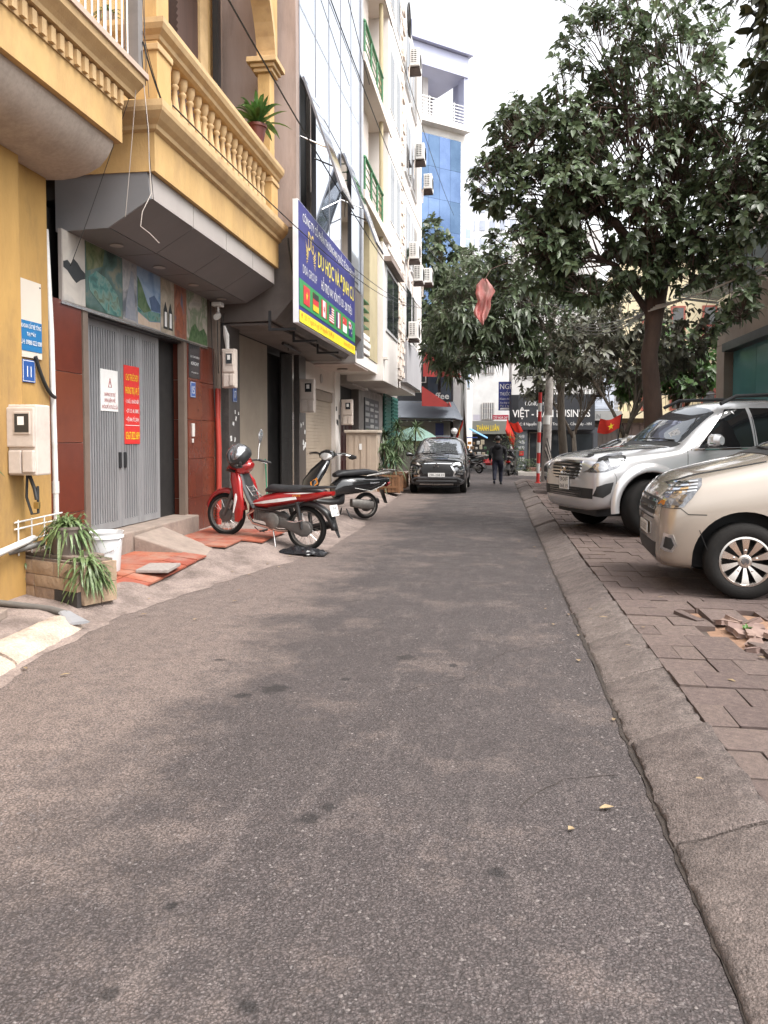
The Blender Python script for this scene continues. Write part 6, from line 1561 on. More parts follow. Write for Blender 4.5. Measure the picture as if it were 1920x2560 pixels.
def shrub(label, c, r, n, seed, mat=LEAF2):
    rnd = random.Random(seed); t = thing('shrub', label, 'shrub', c); lv = MB(); c = V(c)
    m = MB(); m.tube([c, c + V((0, 0, r[2]))], .03, 6); m.build('stem', BARK, t)
    for i in range(n):
        q = V((rnd.gauss(0, .45), rnd.gauss(0, .45), rnd.uniform(0, 1))); p = c + V((q.x * r[0], q.y * r[1], q.z * r[2] * 2))
        lv.leaf(p, (rnd.gauss(0, 1), rnd.gauss(0, 1), .5), (0, 0, 1), rnd.uniform(.12, .24), .03, .6, 3, .25)
    lv.build('foliage', mat, t, smooth=3.2)
shrub('dark bushy shrub on the corner in front of the charcoal pillar', (.75, 35.4, .1), (.55, .5, .85), 420, 1)
shrub('low fern-like plants at the foot of the charcoal pillar', (1.35, 34.8, .1), (.6, .4, .3), 220, 2)
shrub('hanging leafy plant poking in at the left edge of the picture', (-4.0, 5.45, 1.25), (.12, .1, .22), 26, 4, LEAF4)
# ================================================================ CARS
def paint(name, c, c2, metal=.55, rough=.32):
    return M(name, c, c2, 1.2, rough, metal=metal, coat=1.0, rvar=.1)
TYRE = M('tyre_rubber', (.014, .0135, .013), (.02, .0185, .0175), 12, .85, bump=.3, bscale=60, dirt=(.04, .034, .029), dscale=4, damt=.2, spec=.2)
ALLOY = M('alloy', (.62, .58, .54), (.55, .51, .47), 6, .28, metal=.95)
ALLOYD = M('alloy_dark', (.035, .033, .032), (.05, .047, .045), 6, .45, metal=.5)
CHROME = M('chrome', (.80, .79, .78), (.75, .74, .73), 5, .08, metal=1)
PLAST = M('black_trim', (.018, .018, .019), (.026, .026, .027), 9, .55)
CGLASS = M('car_glass', (.010, .011, .012), (.013, .014, .015), 1, .025, spec=.9, rvar=.2)
LAMP = M('lamp_lens', (.55, .55, .56), (.30, .30, .31), 14, .06, metal=.75, rvar=.3)
LAMPD = M('lamp_dark', (.34, .34, .35), (.12, .12, .125), 22, .07, metal=.8, rvar=.3)
WSBRIGHT = M('mirroring_windscreen', (.40, .42, .45), (.36, .38, .41), 1, .02, metal=.8, rvar=.2)
WSCREEN = M('windscreen_glass', (.20, .215, .235), (.18, .195, .215), 1, .02, metal=.7, rvar=.2)
AMBER = M('amber_lens', (.60, .22, .04), None, 6, .2)
GAP = M('panel_gap', (.008, .008, .008), None, 4, .8)
REDL = M('tail_red', (.35, .015, .015), None, 6, .15)
def sec(x, zb, wb, zs, ws, zm, wm, zk, wk, zt, wt, zr, wr, zc):
    return (x, [(0, zb), (.7 * wb, zb), (wb, zb + .035), (ws, zs), (wm, zm), (wk, zk), (wt, zt), (wr, zr), (.55 * wr, zc - .008), (0, zc)])
def car_shell(stations, arches, mat, parent, sub=2):
    """lofted body, smoothed, wheel arches cut out"""
    rings = []
    for x, half in stations:
        full = half + [(-y, z) for y, z in reversed(half[1:-1])]
        rings.append([V((x, y, z)) for y, z in full])
    def shrink(r, k, dx):
        c = sum(r, V()) / len(r); return [V((p.x + dx, c.y + (p.y - c.y) * k, c.z + (p.z - c.z) * k)) for p in r]
    rings = [shrink(rings[0], .45, -.012)] + rings + [shrink(rings[-1], .45, .01)]
    n = len(rings[0]); m = MB(); vs = [p for r in rings for p in r]; fs = []
    for i in range(len(rings) - 1):
        for j in range(n): fs.append((i * n + j, (i + 1) * n + j, (i + 1) * n + (j + 1) % n, i * n + (j + 1) % n))
    fs.append(tuple(range(n))); fs.append(tuple((len(rings) - 1) * n + j for j in range(n - 1, -1, -1)))
    m.add(vs, fs); o = m.build('body', mat, parent, smooth=3.2, sub=sub)
    bm_ = bmesh.new(); bm_.from_mesh(o.data); bmesh.ops.recalc_face_normals(bm_, faces=bm_.faces[:]); bm_.to_mesh(o.data); bm_.free()
    bake(o)
    full_bvh = BVHTree.FromPolygons([v.co for v in o.data.vertices], [tuple(p.vertices) for p in o.data.polygons])
    for (ax, az, ar) in arches:
        for s_ in (-1, 1):
            c = MB(); R = Matrix.Rotation(pi / 2, 3, 'X'); c.lathe([(ar, -.4), (ar, .4)], 40, (ax, s_ * .85, az), R); co = c.build('cut', PLAST)
            b2 = bmesh.new(); b2.from_mesh(co.data); bmesh.ops.recalc_face_normals(b2, faces=b2.faces[:]); b2.to_mesh(co.data); b2.free()
            md = o.modifiers.new('b', 'BOOLEAN'); md.operation = 'DIFFERENCE'; md.object = co; md.solver = 'EXACT'; md.material_mode = 'TRANSFER'
            bake(o); bpy.data.objects.remove(co)
    me = o.data
    for p in me.polygons: p.use_smooth = True
    me.set_sharp_from_angle(angle=rad(38))
    return o, full_bvh
def patch(bvh, poly, o, u, v, d, name, mat, parent, off=.004, thick=.01, res=.05, skip_miss=True):
    """sheet that follows the body: 2d outline thrown along d onto the shell"""
    o, u, v, d = V(o), V(u), V(v), V(d).normalized()
    poly = [tuple(p) for p in poly]
    # densify outline
    pts = []
    for i, a in enumerate(poly):
        b = poly[(i + 1) % len(poly)]; k = max(1, int(sqrt((a[0] - b[0]) ** 2 + (a[1] - b[1]) ** 2) / res))
        for j in range(k): pts.append((a[0] + (b[0] - a[0]) * j / k, a[1] + (b[1] - a[1]) * j / k))
    nb = len(pts); edges = [(i, (i + 1) % nb) for i in range(nb)]
    xs = [p[0] for p in pts]; ys = [p[1] for p in pts]
    def inside(x, y):
        c = False; j = nb - 1
        for i in range(nb):
            if (pts[i][1] > y) != (pts[j][1] > y) and x < (pts[j][0] - pts[i][0]) * (y - pts[i][1]) / (pts[j][1] - pts[i][1]) + pts[i][0]: c = not c
            j = i
        return c
    a = min(xs) + res * .5
    gp = []
    while a < max(xs):
        b = min(ys) + res * .5
        while b < max(ys):
            if inside(a, b) and min((a - p[0]) ** 2 + (b - p[1]) ** 2 for p in pts) > (res * .3) ** 2: gp.append((a, b))
            b += res
        a += res
    vo, _, fo, *_ = delaunay_2d_cdt([V((p[0], p[1])) for p in pts + gp], edges, [], 1, 1e-6)
    P3 = []; lastd = None
    for q in vo:
        s_ = o + u * q.x + v * q.y
        h = bvh.ray_cast(s_, d)
        if h[0] is None:
            h2 = bvh.find_nearest(s_ + d * 1.0); loc, nn = h2[0], h2[1]
        else: loc, nn = h[0], h[1]
        if nn.dot(d) > 0: nn = -nn
        P3.append((loc + nn * off, nn))
    m = MB(); k = len(P3)
    top = [p for p, _ in P3]; bot = [p - n_ * thick for p, n_ in P3]
    cnt = {}
    for f in fo:
        for i in range(len(f)):
            e = (f[i], f[(i + 1) % len(f)]); cnt[e] = cnt.get(e, 0) + 1
    side = [(e[0], e[1], k + e[1], k + e[0]) for e in cnt if (e[1], e[0]) not in cnt]
    m.add(top + bot, [tuple(f) for f in fo] + side)
    ob = m.build(name, mat, parent, smooth=rad(60))
    bm_ = bmesh.new(); bm_.from_mesh(ob.data); bmesh.ops.recalc_face_normals(bm_, faces=bm_.faces[:]); bm_.to_mesh(ob.data); bm_.free()
    return ob
SIDE = dict(o=(0, -3, 0), u=(1, 0, 0), v=(0, 0, 1), d=(0, 1, 0))
SIDER = dict(o=(0, 3, 0), u=(1, 0, 0), v=(0, 0, 1), d=(0, -1, 0))
FRONT = dict(o=(-2, 0, 0), u=(0, 1, 0), v=(0, 0, 1), d=(1, 0, 0))
REAR = dict(o=(8, 0, 0), u=(0, 1, 0), v=(0, 0, 1), d=(-1, 0, 0))
TOP = dict(o=(0, 0, 4), u=(1, 0, 0), v=(0, 1, 0), d=(0, 0, -1))
def strip(a, b, w):
    d = V((b[0] - a[0], b[1] - a[1])); n = V((-d.y, d.x)).normalized() * w / 2
    return [(a[0] - n.x, a[1] - n.y), (b[0] - n.x, b[1] - n.y), (b[0] + n.x, b[1] + n.y), (a[0] + n.x, a[1] + n.y)]
def pline(bvh, pts, w, name, mat, parent, V_, **k):
    l, r_ = [], []
    for i, p in enumerate(pts):
        a = pts[max(0, i - 1)]; b = pts[min(len(pts) - 1, i + 1)]; d = V((b[0] - a[0], b[1] - a[1])); n = V((-d.y, d.x)).normalized() * w / 2
        l.append((p[0] + n.x, p[1] + n.y)); r_.append((p[0] - n.x, p[1] - n.y))
    return patch(bvh, l + r_[::-1], V_['o'], V_['u'], V_['v'], V_['d'], name, mat, parent, **k)
def wheel(parent, x, y, z, r, rr, w, style, side, steer=0):
    """tyre, rim with spokes, hub and nuts; outer face looks along side (+1/-1) y"""
    e = bpy.data.objects.new('wheel', None); e.empty_display_size = .05; link(e, parent)
    R = Matrix.Rotation(-side * pi / 2, 3, 'X')
    m = MB(); h = w / 2
    prof = [(rr, -h * .85), (rr + .02, -h), (r - .05, -h), (r - .012, -h * .8), (r, -h * .5), (r, h * .5), (r - .012, h * .8), (r - .05, h), (rr + .02, h), (rr, h * .85)]
    m.lathe(prof, 48, (0, 0, 0), R, False); m.build('tyre', TYRE, e, smooth=rad(50))
    m = MB(); m.lathe([(rr + .002, h * .86), (rr - .012, h * .9), (rr - .022, h * .75), (rr - .03, -h * .8), (0, -h * .7)], 40, (0, 0, 0), R, False); m.build('rim_barrel', ALLOYD, e, smooth=rad(50))
    m = MB(); m.lathe([(rr - .002, h * .80), (rr + .004, h * .93), (rr - .012, h * .96), (rr - .022, h * .80)], 48, (0, 0, 0), R, False)
    ns, wi, wo = style
    for k in range(ns):
        t = 2 * pi * (k + .5) / ns
        a0, a1 = .05, rr - .012
        vs = []
        for rad_, ww, zz in ((a0, wi, h * .62), ((a0 + a1) / 2, (wi + wo) / 2, h * .84), (a1, wo, h * .90)):
            for sgn in (-1, 1):
                for dz in (0, -.03):
                    vs.append(R @ V((rad_ * cos(t) - sgn * ww * sin(t), rad_ * sin(t) + sgn * ww * cos(t), zz + dz)))
        m.add(vs, [(0, 4, 6, 2), (4, 8, 10, 6), (0, 1, 5, 4), (4, 5, 9, 8), (2, 6, 7, 3), (6, 10, 11, 7)])
    m.lathe([(.062, h * .5), (.058, h * .66), (.045, h * .74), (0, h * .76)], 20, (0, 0, 0), R)
    m.build('rim', ALLOY, e, smooth=rad(30))
    m = MB(); m.lathe([(.033, h * .80), (.03, h * .86), (0, h * .87)], 16, (0, 0, 0), R); m.build('hub_cap', LAMPD, e, smooth=SM)
    for k in range(5):
        t = 2 * pi * k / 5 + .3; m = MB(); m.lathe([(.012, h * .5), (.012, h * .78), (0, h * .80)], 6, R @ V((.098 * cos(t), .098 * sin(t), 0)), R); m.build('wheel_nut', CHROME, e)
    e.location = (x, y, z); e.rotation_euler = (0, 0, steer)
    return e
def plate(parent, cx, cy, cz, w, h, lines, face=(-1, 0, 0)):
    u = V((0, -1, 0)) if face[0] < 0 else V((0, 1, 0)); n = V(face)
    o = V((cx, cy, cz)) - u * w / 2 - ZU * h / 2
    p = rect(parent, 'licence_plate', WHITE, o, u, ZU, w, h, .012)
    k = len(lines)
    for i, s_ in enumerate(lines): text(s_, p, BLACK, o + u * w / 2 + ZU * (h * (k - 1 - i) / k + h / k * .2), u, ZU, width=w * .86, height=h / k * .6, align='CENTER', extrude=.014)
    return p
def both(f):
    f(SIDE, -1); f(SIDER, 1)

# ---------------------------------------------------------------- gold minivan (nearest on the right)
GOLDP = paint('champagne_paint', (.42, .362, .305), (.40, .345, .29), .48, .26)
def minivan():
    t = thing('gold_minivan', 'champagne gold minivan with alloy wheel at the right edge, nearest parked car', 'car')
    st = [sec(.00, .33, .46, .42, .50, .56, .52, .66, .50, .72, .44, .76, .34, .79),
          sec(.06, .25, .66, .40, .72, .56, .745, .72, .73, .80, .67, .86, .48, .885),
          sec(.16, .22, .75, .40, .79, .58, .815, .76, .80, .89, .745, .95, .52, .97),
          sec(.34, .21, .80, .40, .83, .60, .85, .82, .845, .975, .79, 1.03, .56, 1.055),
          sec(.62, .21, .82, .40, .855, .62, .872, .92, .865, 1.06, .80, 1.115, .58, 1.145),
          sec(.95, .21, .83, .40, .865, .64, .882, 1.0, .872, 1.13, .80, 1.19, .60, 1.225),
          sec(1.18, .21, .83, .40, .868, .66, .884, 1.04, .876, 1.18, .805, 1.25, .62, 1.285),
          sec(1.30, .21, .83, .40, .87, .66, .884, 1.06, .876, 1.21, .81, 1.32, .62, 1.36),
          sec(1.75, .21, .83, .40, .87, .66, .884, 1.02, .876, 1.30, .80, 1.50, .63, 1.54),
          sec(2.10, .21, .83, .40, .87, .66, .884, 1.03, .878, 1.38, .80, 1.65, .64, 1.69),
          sec(2.5, .21, .83, .40, .87, .66, .884, 1.04, .878, 1.40, .80, 1.70, .65, 1.745),
          sec(3.6, .21, .83, .40, .87, .66, .884, 1.06, .876, 1.40, .80, 1.70, .65, 1.745),
          sec(4.2, .24, .82, .42, .86, .68, .87, 1.06, .86, 1.40, .78, 1.66, .62, 1.71),
          sec(4.45, .28, .78, .45, .82, .70, .83, 1.04, .81, 1.30, .74, 1.52, .58, 1.57),
          sec(4.56, .36, .70, .5, .74, .7, .75, .96, .73, 1.1, .66, 1.22, .5, 1.26)]
    b, bv = car_shell(st, ((.90, .335, .435), (3.65, .335, .43)), [GOLDP, PLAST], t)
    for s_ in (-1, 1):
        wheel(t, .90, s_ * .775, .335, .335, .215, .21, (10, .010, .034), s_, .06 * 0); wheel(t, 3.65, s_ * .775, .335, .335, .215, .21, (10, .010, .034), s_)
    def parts(S_, s_):
        q = dict(res=.04)
        hl = patch(bv, [(.035, .80), (.10, .88), (.20, .955), (.34, 1.005), (.56, 1.05), (.545, .99), (.46, .885), (.33, .795)], S_['o'], S_['u'], S_['v'], S_['d'], 'headlight', LAMPD, t, off=.006, thick=.02, **q)
        for i in range(4):
            pline(bv, [(.17 + i * .02, .905 + .03 * i), (.34 + i * .02, .925 + .028 * i), (.50 + i * .008, .945 + .026 * i)], .012, 'chrome_bar', CHROME, hl, S_, off=.012, thick=.01, **q)
        patch(bv, [(.10, .80), (.16, .86), (.22, .87), (.28, .81)], S_['o'], S_['u'], S_['v'], S_['d'], 'reflector', LAMP, hl, off=.012, thick=.008, **q)
        patch(bv, [(.05, .80), (.09, .84), (.12, .84), (.10, .80)], S_['o'], S_['u'], S_['v'], S_['d'], 'turn_signal', AMBER, hl, off=.012, thick=.008, **q)
        pline(bv, [(.02, .785), (.30, .785), (.40, .735), (.58, .735)], .008, 'panel_gap', GAP, t, S_, off=.002, **q)
        pline(bv, [(.14, .955), (.30, 1.015), (.56, 1.085), (1.10, 1.20)], .008, 'bonnet_gap', GAP, t, S_, off=.002, **q)
        pline(bv, [(.52, .60), (.60, .40), (.62, .26)], .006, 'panel_gap', GAP, t, S_, off=.002, **q)
        fg = patch(bv, [(.06, .42), (.09, .56), (.20, .55), (.255, .46), (.20, .39), (.10, .40)], S_['o'], S_['u'], S_['v'], S_['d'], 'fog_lamp_surround', CHROME, t, off=.012, thick=.02, **q)
        patch(bv, [(.09, .435), (.11, .53), (.18, .52), (.215, .46), (.18, .415)], S_['o'], S_['u'], S_['v'], S_['d'], 'fog_lamp', PLAST, fg, off=.018, thick=.02, **q)
        for a, b_ in ((1.32, 2.28), (2.32, 3.2), (3.26, 4.15)):
            zt = 1.60; sl = 1.0
            pl = [(a + (.25 if a < 1.4 else 0), 1.10), (b_, 1.10), (b_, zt), (a + (.80 if a < 1.4 else .0), zt - (.02 if a < 1.4 else 0))]
            patch(bv, pl, S_['o'], S_['u'], S_['v'], S_['d'], 'side_window', CGLASS, t, off=.004, res=.08)
        for x_ in (1.28, 2.30, 3.23): pline(bv, [(x_, 1.06), (x_, .30)], .008, 'door_gap', GAP, t, S_, off=.002, res=.08)
    both(parts)
    patch(bv, [(1.28, -.60), (1.36, 0 - .70), (1.95, -.60), (2.02, 0), (1.95, .60), (1.36, .70), (1.22, 0)], TOP['o'], TOP['u'], TOP['v'], TOP['d'], 'windscreen', WSCREEN, t, res=.08)
    patch(bv, [(1.16, -.66), (1.30, -.70), (1.24, 0), (1.30, .70), (1.16, .66), (1.10, 0)], TOP['o'], TOP['u'], TOP['v'], TOP['d'], 'cowl', PLAST, t, off=.006, res=.06)
    m = MB(); m.tube([(1.24, -.62, 1.27), (1.20, -.2, 1.32), (1.22, .1, 1.33)], .010, 6); m.build('wiper', PLAST, t)
    m = MB(); m.tube([(1.28, -.66, 1.25), (1.20, -.50, 1.29)], .018, 8); m.build('wiper_arm', PLAST, t)
    gr = patch(bv, [(-.46, .66), (.46, .66), (.52, .86), (-.52, .86)], FRONT['o'], FRONT['u'], FRONT['v'], FRONT['d'], 'grille', PLAST, t, off=.006, res=.05)
    for z in (.69, .755, .82): pline(bv, [(-.48, z), (0, z), (.48, z)], .025, 'grille_bar', CHROME, gr, FRONT, off=.02, thick=.02, res=.06)
    patch(bv, [(-.5, .30), (.5, .30), (.55, .45), (-.55, .45)], FRONT['o'], FRONT['u'], FRONT['v'], FRONT['d'], 'lower_grille', PLAST, t, off=.006, res=.06)
    for s_ in (-1, 1):
        hf = patch(bv, [(s_ * .47, .775), (s_ * .80, .785), (s_ * .80, .93), (s_ * .62, .885), (s_ * .50, .85)], FRONT['o'], FRONT['u'], FRONT['v'], FRONT['d'], 'headlight', LAMP, t, off=.008, thick=.015, res=.04)
    plate(t, -.03, 0, .55, .47, .11, ['30E-628.57'])
    for s_ in (-1, 1):
        m = MB(); m.sweep([((1.62, s_ * .90, 1.16), (0, .02, 0), (0, 0, .03)), ((1.60, s_ * .96, 1.18), (.06, 0, 0), (0, 0, .06)), ((1.60, s_ * 1.06, 1.19), (.07, 0, 0), (0, 0, .075)), ((1.62, s_ * 1.10, 1.19), (.03, 0, 0), (0, 0, .04))], 12); m.build('mirror', GOLDP, t, smooth=SM)
    return t
def shorten_nose(root, xw, k):
    done = set()
    def go(o):
        for ch in o.children:
            if ch.type == 'MESH' and ch.data.name not in done:
                done.add(ch.data.name)
                for v in ch.data.vertices:
                    if v.co.x < xw: v.co.x = xw - (xw - v.co.x) * k
            if not ch.name.startswith('wheel'): go(ch)
    go(root)
mv = minivan(); shorten_nose(mv, .47, .60); mv.rotation_euler = (0, 0, rad(-3)); mv.location = V((2.15, 7.10, .14)) - Matrix.Rotation(rad(-3), 3, 'Z') @ V((.90, -.80, 0))

# ---------------------------------------------------------------- silver off-roader
SILP = paint('silver_paint', (.62, .615, .62), (.59, .585, .59), .48, .26)
def suv():
    t = thing('silver_off_roader', 'silver off-roader with flared wheel arches and roof rails, second parked car', 'car')
    st = [sec(.00, .42, .50, .50, .56, .62, .58, .74, .56, .80, .50, .84, .40, .87),
          sec(.05, .34, .66, .48, .74, .64, .78, .80, .77, .90, .72, .98, .56, 1.01),
          sec(.14, .32, .76, .46, .83, .64, .855, .84, .845, .98, .79, 1.055, .58, 1.075),
          sec(.34, .34, .82, .48, .87, .66, .895, .90, .88, 1.04, .82, 1.10, .60, 1.12),
          sec(.62, .36, .84, .50, .89, .70, .91, .98, .89, 1.09, .82, 1.14, .62, 1.165),
          sec(1.0, .38, .84, .52, .89, .72, .91, 1.04, .895, 1.135, .82, 1.18, .64, 1.205),
          sec(1.36, .38, .84, .52, .885, .74, .905, 1.08, .895, 1.165, .83, 1.21, .65, 1.24),
          sec(1.46, .38, .84, .52, .885, .74, .905, 1.10, .892, 1.20, .83, 1.27, .65, 1.30),
          sec(1.85, .38, .84, .52, .885, .74, .905, 1.12, .890, 1.40, .81, 1.61, .66, 1.65),
          sec(2.18, .38, .84, .52, .885, .74, .905, 1.13, .890, 1.50, .80, 1.79, .66, 1.83),
          sec(2.6, .38, .84, .52, .885, .74, .905, 1.14, .890, 1.53, .80, 1.845, .67, 1.89),
          sec(3.7, .38, .84, .52, .885, .74, .905, 1.15, .890, 1.53, .80, 1.845, .67, 1.89),
          sec(4.3, .42, .83, .54, .87, .76, .89, 1.15, .875, 1.51, .78, 1.79, .64, 1.84),
          sec(4.58, .46, .78, .56, .83, .78, .85, 1.12, .83, 1.38, .75, 1.60, .58, 1.65),
          sec(4.68, .52, .70, .6, .76, .78, .77, 1.02, .75, 1.15, .68, 1.25, .5, 1.30)]
    b, bv = car_shell(st, ((.93, .40, .48), (3.68, .40, .47)), [SILP, PLAST], t)
    for s_ in (-1, 1):
        wheel(t, .93, s_ * .79, .385, .385, .235, .24, (6, .03, .055), s_, rad(16)); wheel(t, 3.68, s_ * .79, .385, .385, .235, .24, (6, .03, .055), s_)
        for ax in (.93, 3.68):       # flared arch lips
            m = MB(); vs = []; fs = []; n = 22
            for i in range(n + 1):
                a = rad(-8) + rad(196) * i / n
                for (r_, yy) in ((.475, .87), (.475, .945), (.50, .952), (.56, .935), (.60, .885)):
                    vs.append((ax + r_ * cos(a), s_ * yy, .40 + r_ * sin(a)))
            for i in range(n):
                for j in range(4): fs.append((i * 5 + j, i * 5 + j + 1, (i + 1) * 5 + j + 1, (i + 1) * 5 + j))
            m.add(vs, fs); m.build('arch_flare', SILP, t, smooth=3.2)
    def parts(S_, s_):
        q = dict(res=.04)
        hl = patch(bv, [(.02, .86), (.10, .96), (.24, 1.05), (.44, 1.10), (.64, 1.13), (.60, 1.02), (.45, .92), (.25, .875)], S_['o'], S_['u'], S_['v'], S_['d'], 'headlight', LAMPD, t, off=.007, thick=.02, **q)
        patch(bv, [(.08, .875), (.13, .97), (.26, 1.02), (.30, .92), (.22, .885)], S_['o'], S_['u'], S_['v'], S_['d'], 'reflector', LAMP, hl, off=.013, thick=.01, **q)
        patch(bv, [(.34, .94), (.36, 1.05), (.60, 1.105), (.56, 1.02), (.45, .95)], S_['o'], S_['u'], S_['v'], S_['d'], 'reflector', LAMP, hl, off=.013, thick=.01, **q)
        pline(bv, [(.16, 1.06), (.36, 1.115), (.66, 1.155), (1.30, 1.20)], .008, 'bonnet_gap', GAP, t, S_, off=.002, **q)
        pline(bv, [(.40, .86), (.44, .80), (.42, .6)], .006, 'panel_gap', GAP, t, S_, off=.002, **q)
        patch(bv, [(.06, .55), (.10, .68), (.24, .72), (.38, .74), (.33, .60), (.20, .53)], S_['o'], S_['u'], S_['v'], S_['d'], 'fog_recess', PLAST, t, off=.005, **q)
        pl = [[(1.66, 1.19), (2.52, 1.205), (2.50, 1.74), (2.20, 1.725)], [(2.58, 1.205), (3.45, 1.215), (3.42, 1.75), (2.56, 1.745)], [(3.52, 1.22), (4.30, 1.26), (4.1, 1.72), (3.5, 1.75)]]
        for p in pl:
            w_ = patch(bv, p, S_['o'], S_['u'], S_['v'], S_['d'], 'side_window', CGLASS, t, off=.004, res=.08)
        pline(bv, [(1.55, 1.165), (2.5, 1.185), (4.35, 1.22)], .022, 'chrome_strip', CHROME, t, S_, off=.007, res=.08)
        pline(bv, [(1.50, 1.15), (1.48, .9), (1.46, .45)], .009, 'door_gap', GAP, t, S_, off=.002, res=.06)
        for x_ in (2.55, 3.48): pline(bv, [(x_, 1.62), (x_, .45)], .009, 'door_gap', GAP, t, S_, off=.005, res=.08)
        pline(bv, [(1.7, .42), (3.1, .42)], .09, 'side_step', PLAST, t, S_, off=.05, thick=.08, res=.1)
        for x_ in (2.35, 3.3):
            m = MB(); m.rbox((x_, s_ * .905, 1.04), (.2, .035, .035), .012); m.build('door_handle', CHROME, t)
        m = MB(); m.tube([(2.1, s_ * .70, 1.80), (2.35, s_ * .69, 1.91), (3.0, s_ * .69, 1.94), (3.9, s_ * .68, 1.92), (4.2, s_ * .68, 1.80)], .026, 8); m.build('roof_rail', PLAST, t, smooth=SM)
        m = MB(); m.sweep([((1.80, s_ * .88, 1.24), (0, .02, 0), (0, 0, .035)), ((1.78, s_ * .95, 1.25), (.05, 0, 0), (0, 0, .05)), ((1.78, s_ * 1.00, 1.29), (.075, 0, 0), (0, 0, .085)), ((1.78, s_ * 1.12, 1.29), (.08, 0, 0), (0, 0, .09)), ((1.80, s_ * 1.17, 1.29), (.04, 0, 0), (0, 0, .055))], 14, 2.6); mr = m.build('mirror', SILP, t, smooth=SM)
        m = MB(); m.rbox((1.73, s_ * 1.09, 1.25), (.06, .10, .025), .008); m.build('repeater', LAMP, mr)
        m = MB(); m.box((1.80, s_ * 1.08, 1.205), (.13, .2, .02)); m.build('underside', PLAST, mr)
    both(parts)
    patch(bv, [(1.44, -.63), (1.50, -.71), (2.05, -.63), (2.12, 0), (2.05, .63), (1.50, .71), (1.44, .63), (1.40, 0)], TOP['o'], TOP['u'], TOP['v'], TOP['d'], 'windscreen', WSCREEN, t, res=.07)
    patch(bv, [(1.34, -.70), (1.47, -.74), (1.40, 0), (1.47, .74), (1.34, .70), (1.30, 0)], TOP['o'], TOP['u'], TOP['v'], TOP['d'], 'cowl', PLAST, t, off=.006, res=.06)
    m = MB(); m.tube([(1.46, -.6, 1.30), (1.42, -.1, 1.325), (1.44, .25, 1.325)], .010, 6); m.build('wiper', PLAST, t)
    gr = patch(bv, [(-.40, .80), (-.30, .755), (.30, .755), (.40, .80), (.46, .94), (.36, .985), (-.36, .985), (-.46, .94)], FRONT['o'], FRONT['u'], FRONT['v'], FRONT['d'], 'grille', PLAST, t, off=.004, res=.04)
    for z, w_ in ((.785, .36), (.825, .42), (.868, .44), (.912, .45), (.955, .42)): pline(bv, [(-w_, z), (0, z), (w_, z)], .018, 'grille_bar', CHROME, gr, FRONT, off=.020, thick=.02, res=.05)
    pline(bv, [(-.44, .995), (0, 1.0), (.44, .995)], .03, 'bonnet_chrome', CHROME, gr, FRONT, off=.015, thick=.02, res=.05)
    em = MB()
    em.tube([(-.055, .075 * cos(a), .875 + .05 * sin(a)) for a in [2 * pi * i / 20 for i in range(20)]], .008, 6, closed=True)
    em.build('badge', CHROME, gr, smooth=SM)
    m = MB(); m.tube([(-.06, .035 * cos(a), .885 + .04 * sin(a)) for a in [2 * pi * i / 16 for i in range(16)]], .007, 6, closed=True); m.build('badge', CHROME, gr, smooth=SM)
    lg = patch(bv, [(-.74, .51), (.74, .51), (.76, .65), (-.76, .65)], FRONT['o'], FRONT['u'], FRONT['v'], FRONT['d'], 'lower_grille', PLAST, t, off=.004, res=.05)
    for z in (.53, .56, .59, .62): pline(bv, [(-.5, z), (0, z), (.5, z)], .008, 'grille_bar', LAMPD, lg, FRONT, off=.012, res=.06)
    for s_ in (-1, 1):
        m = MB(); m.lathe([(.05, 0), (.055, .02), (.04, .03), (0, .02)], 16, (.10, s_ * .72, .615), Matrix.Rotation(-pi / 2, 3, 'Y')); m.build('fog_lamp', LAMP, t, smooth=SM)
    plate(t, -.022, 0, .70, .30, .19, ['30F', '068.19'])
    m = MB(); m.bb(.25, 4.4, -.6, .6, .26, .40); m.build('underbody', PLAST, t)
    return t
sv = suv(); shorten_nose(sv, .45, .72); sv.scale = (1.07, 1.07, 1.07); sv.rotation_euler = (0, 0, rad(20))
_R = Matrix.Rotation(rad(20), 3, 'Z'); sv.location = V((2.17, 11.5, .14)) - _R @ V((.93 * 1.07, -.85 * 1.07, 0))

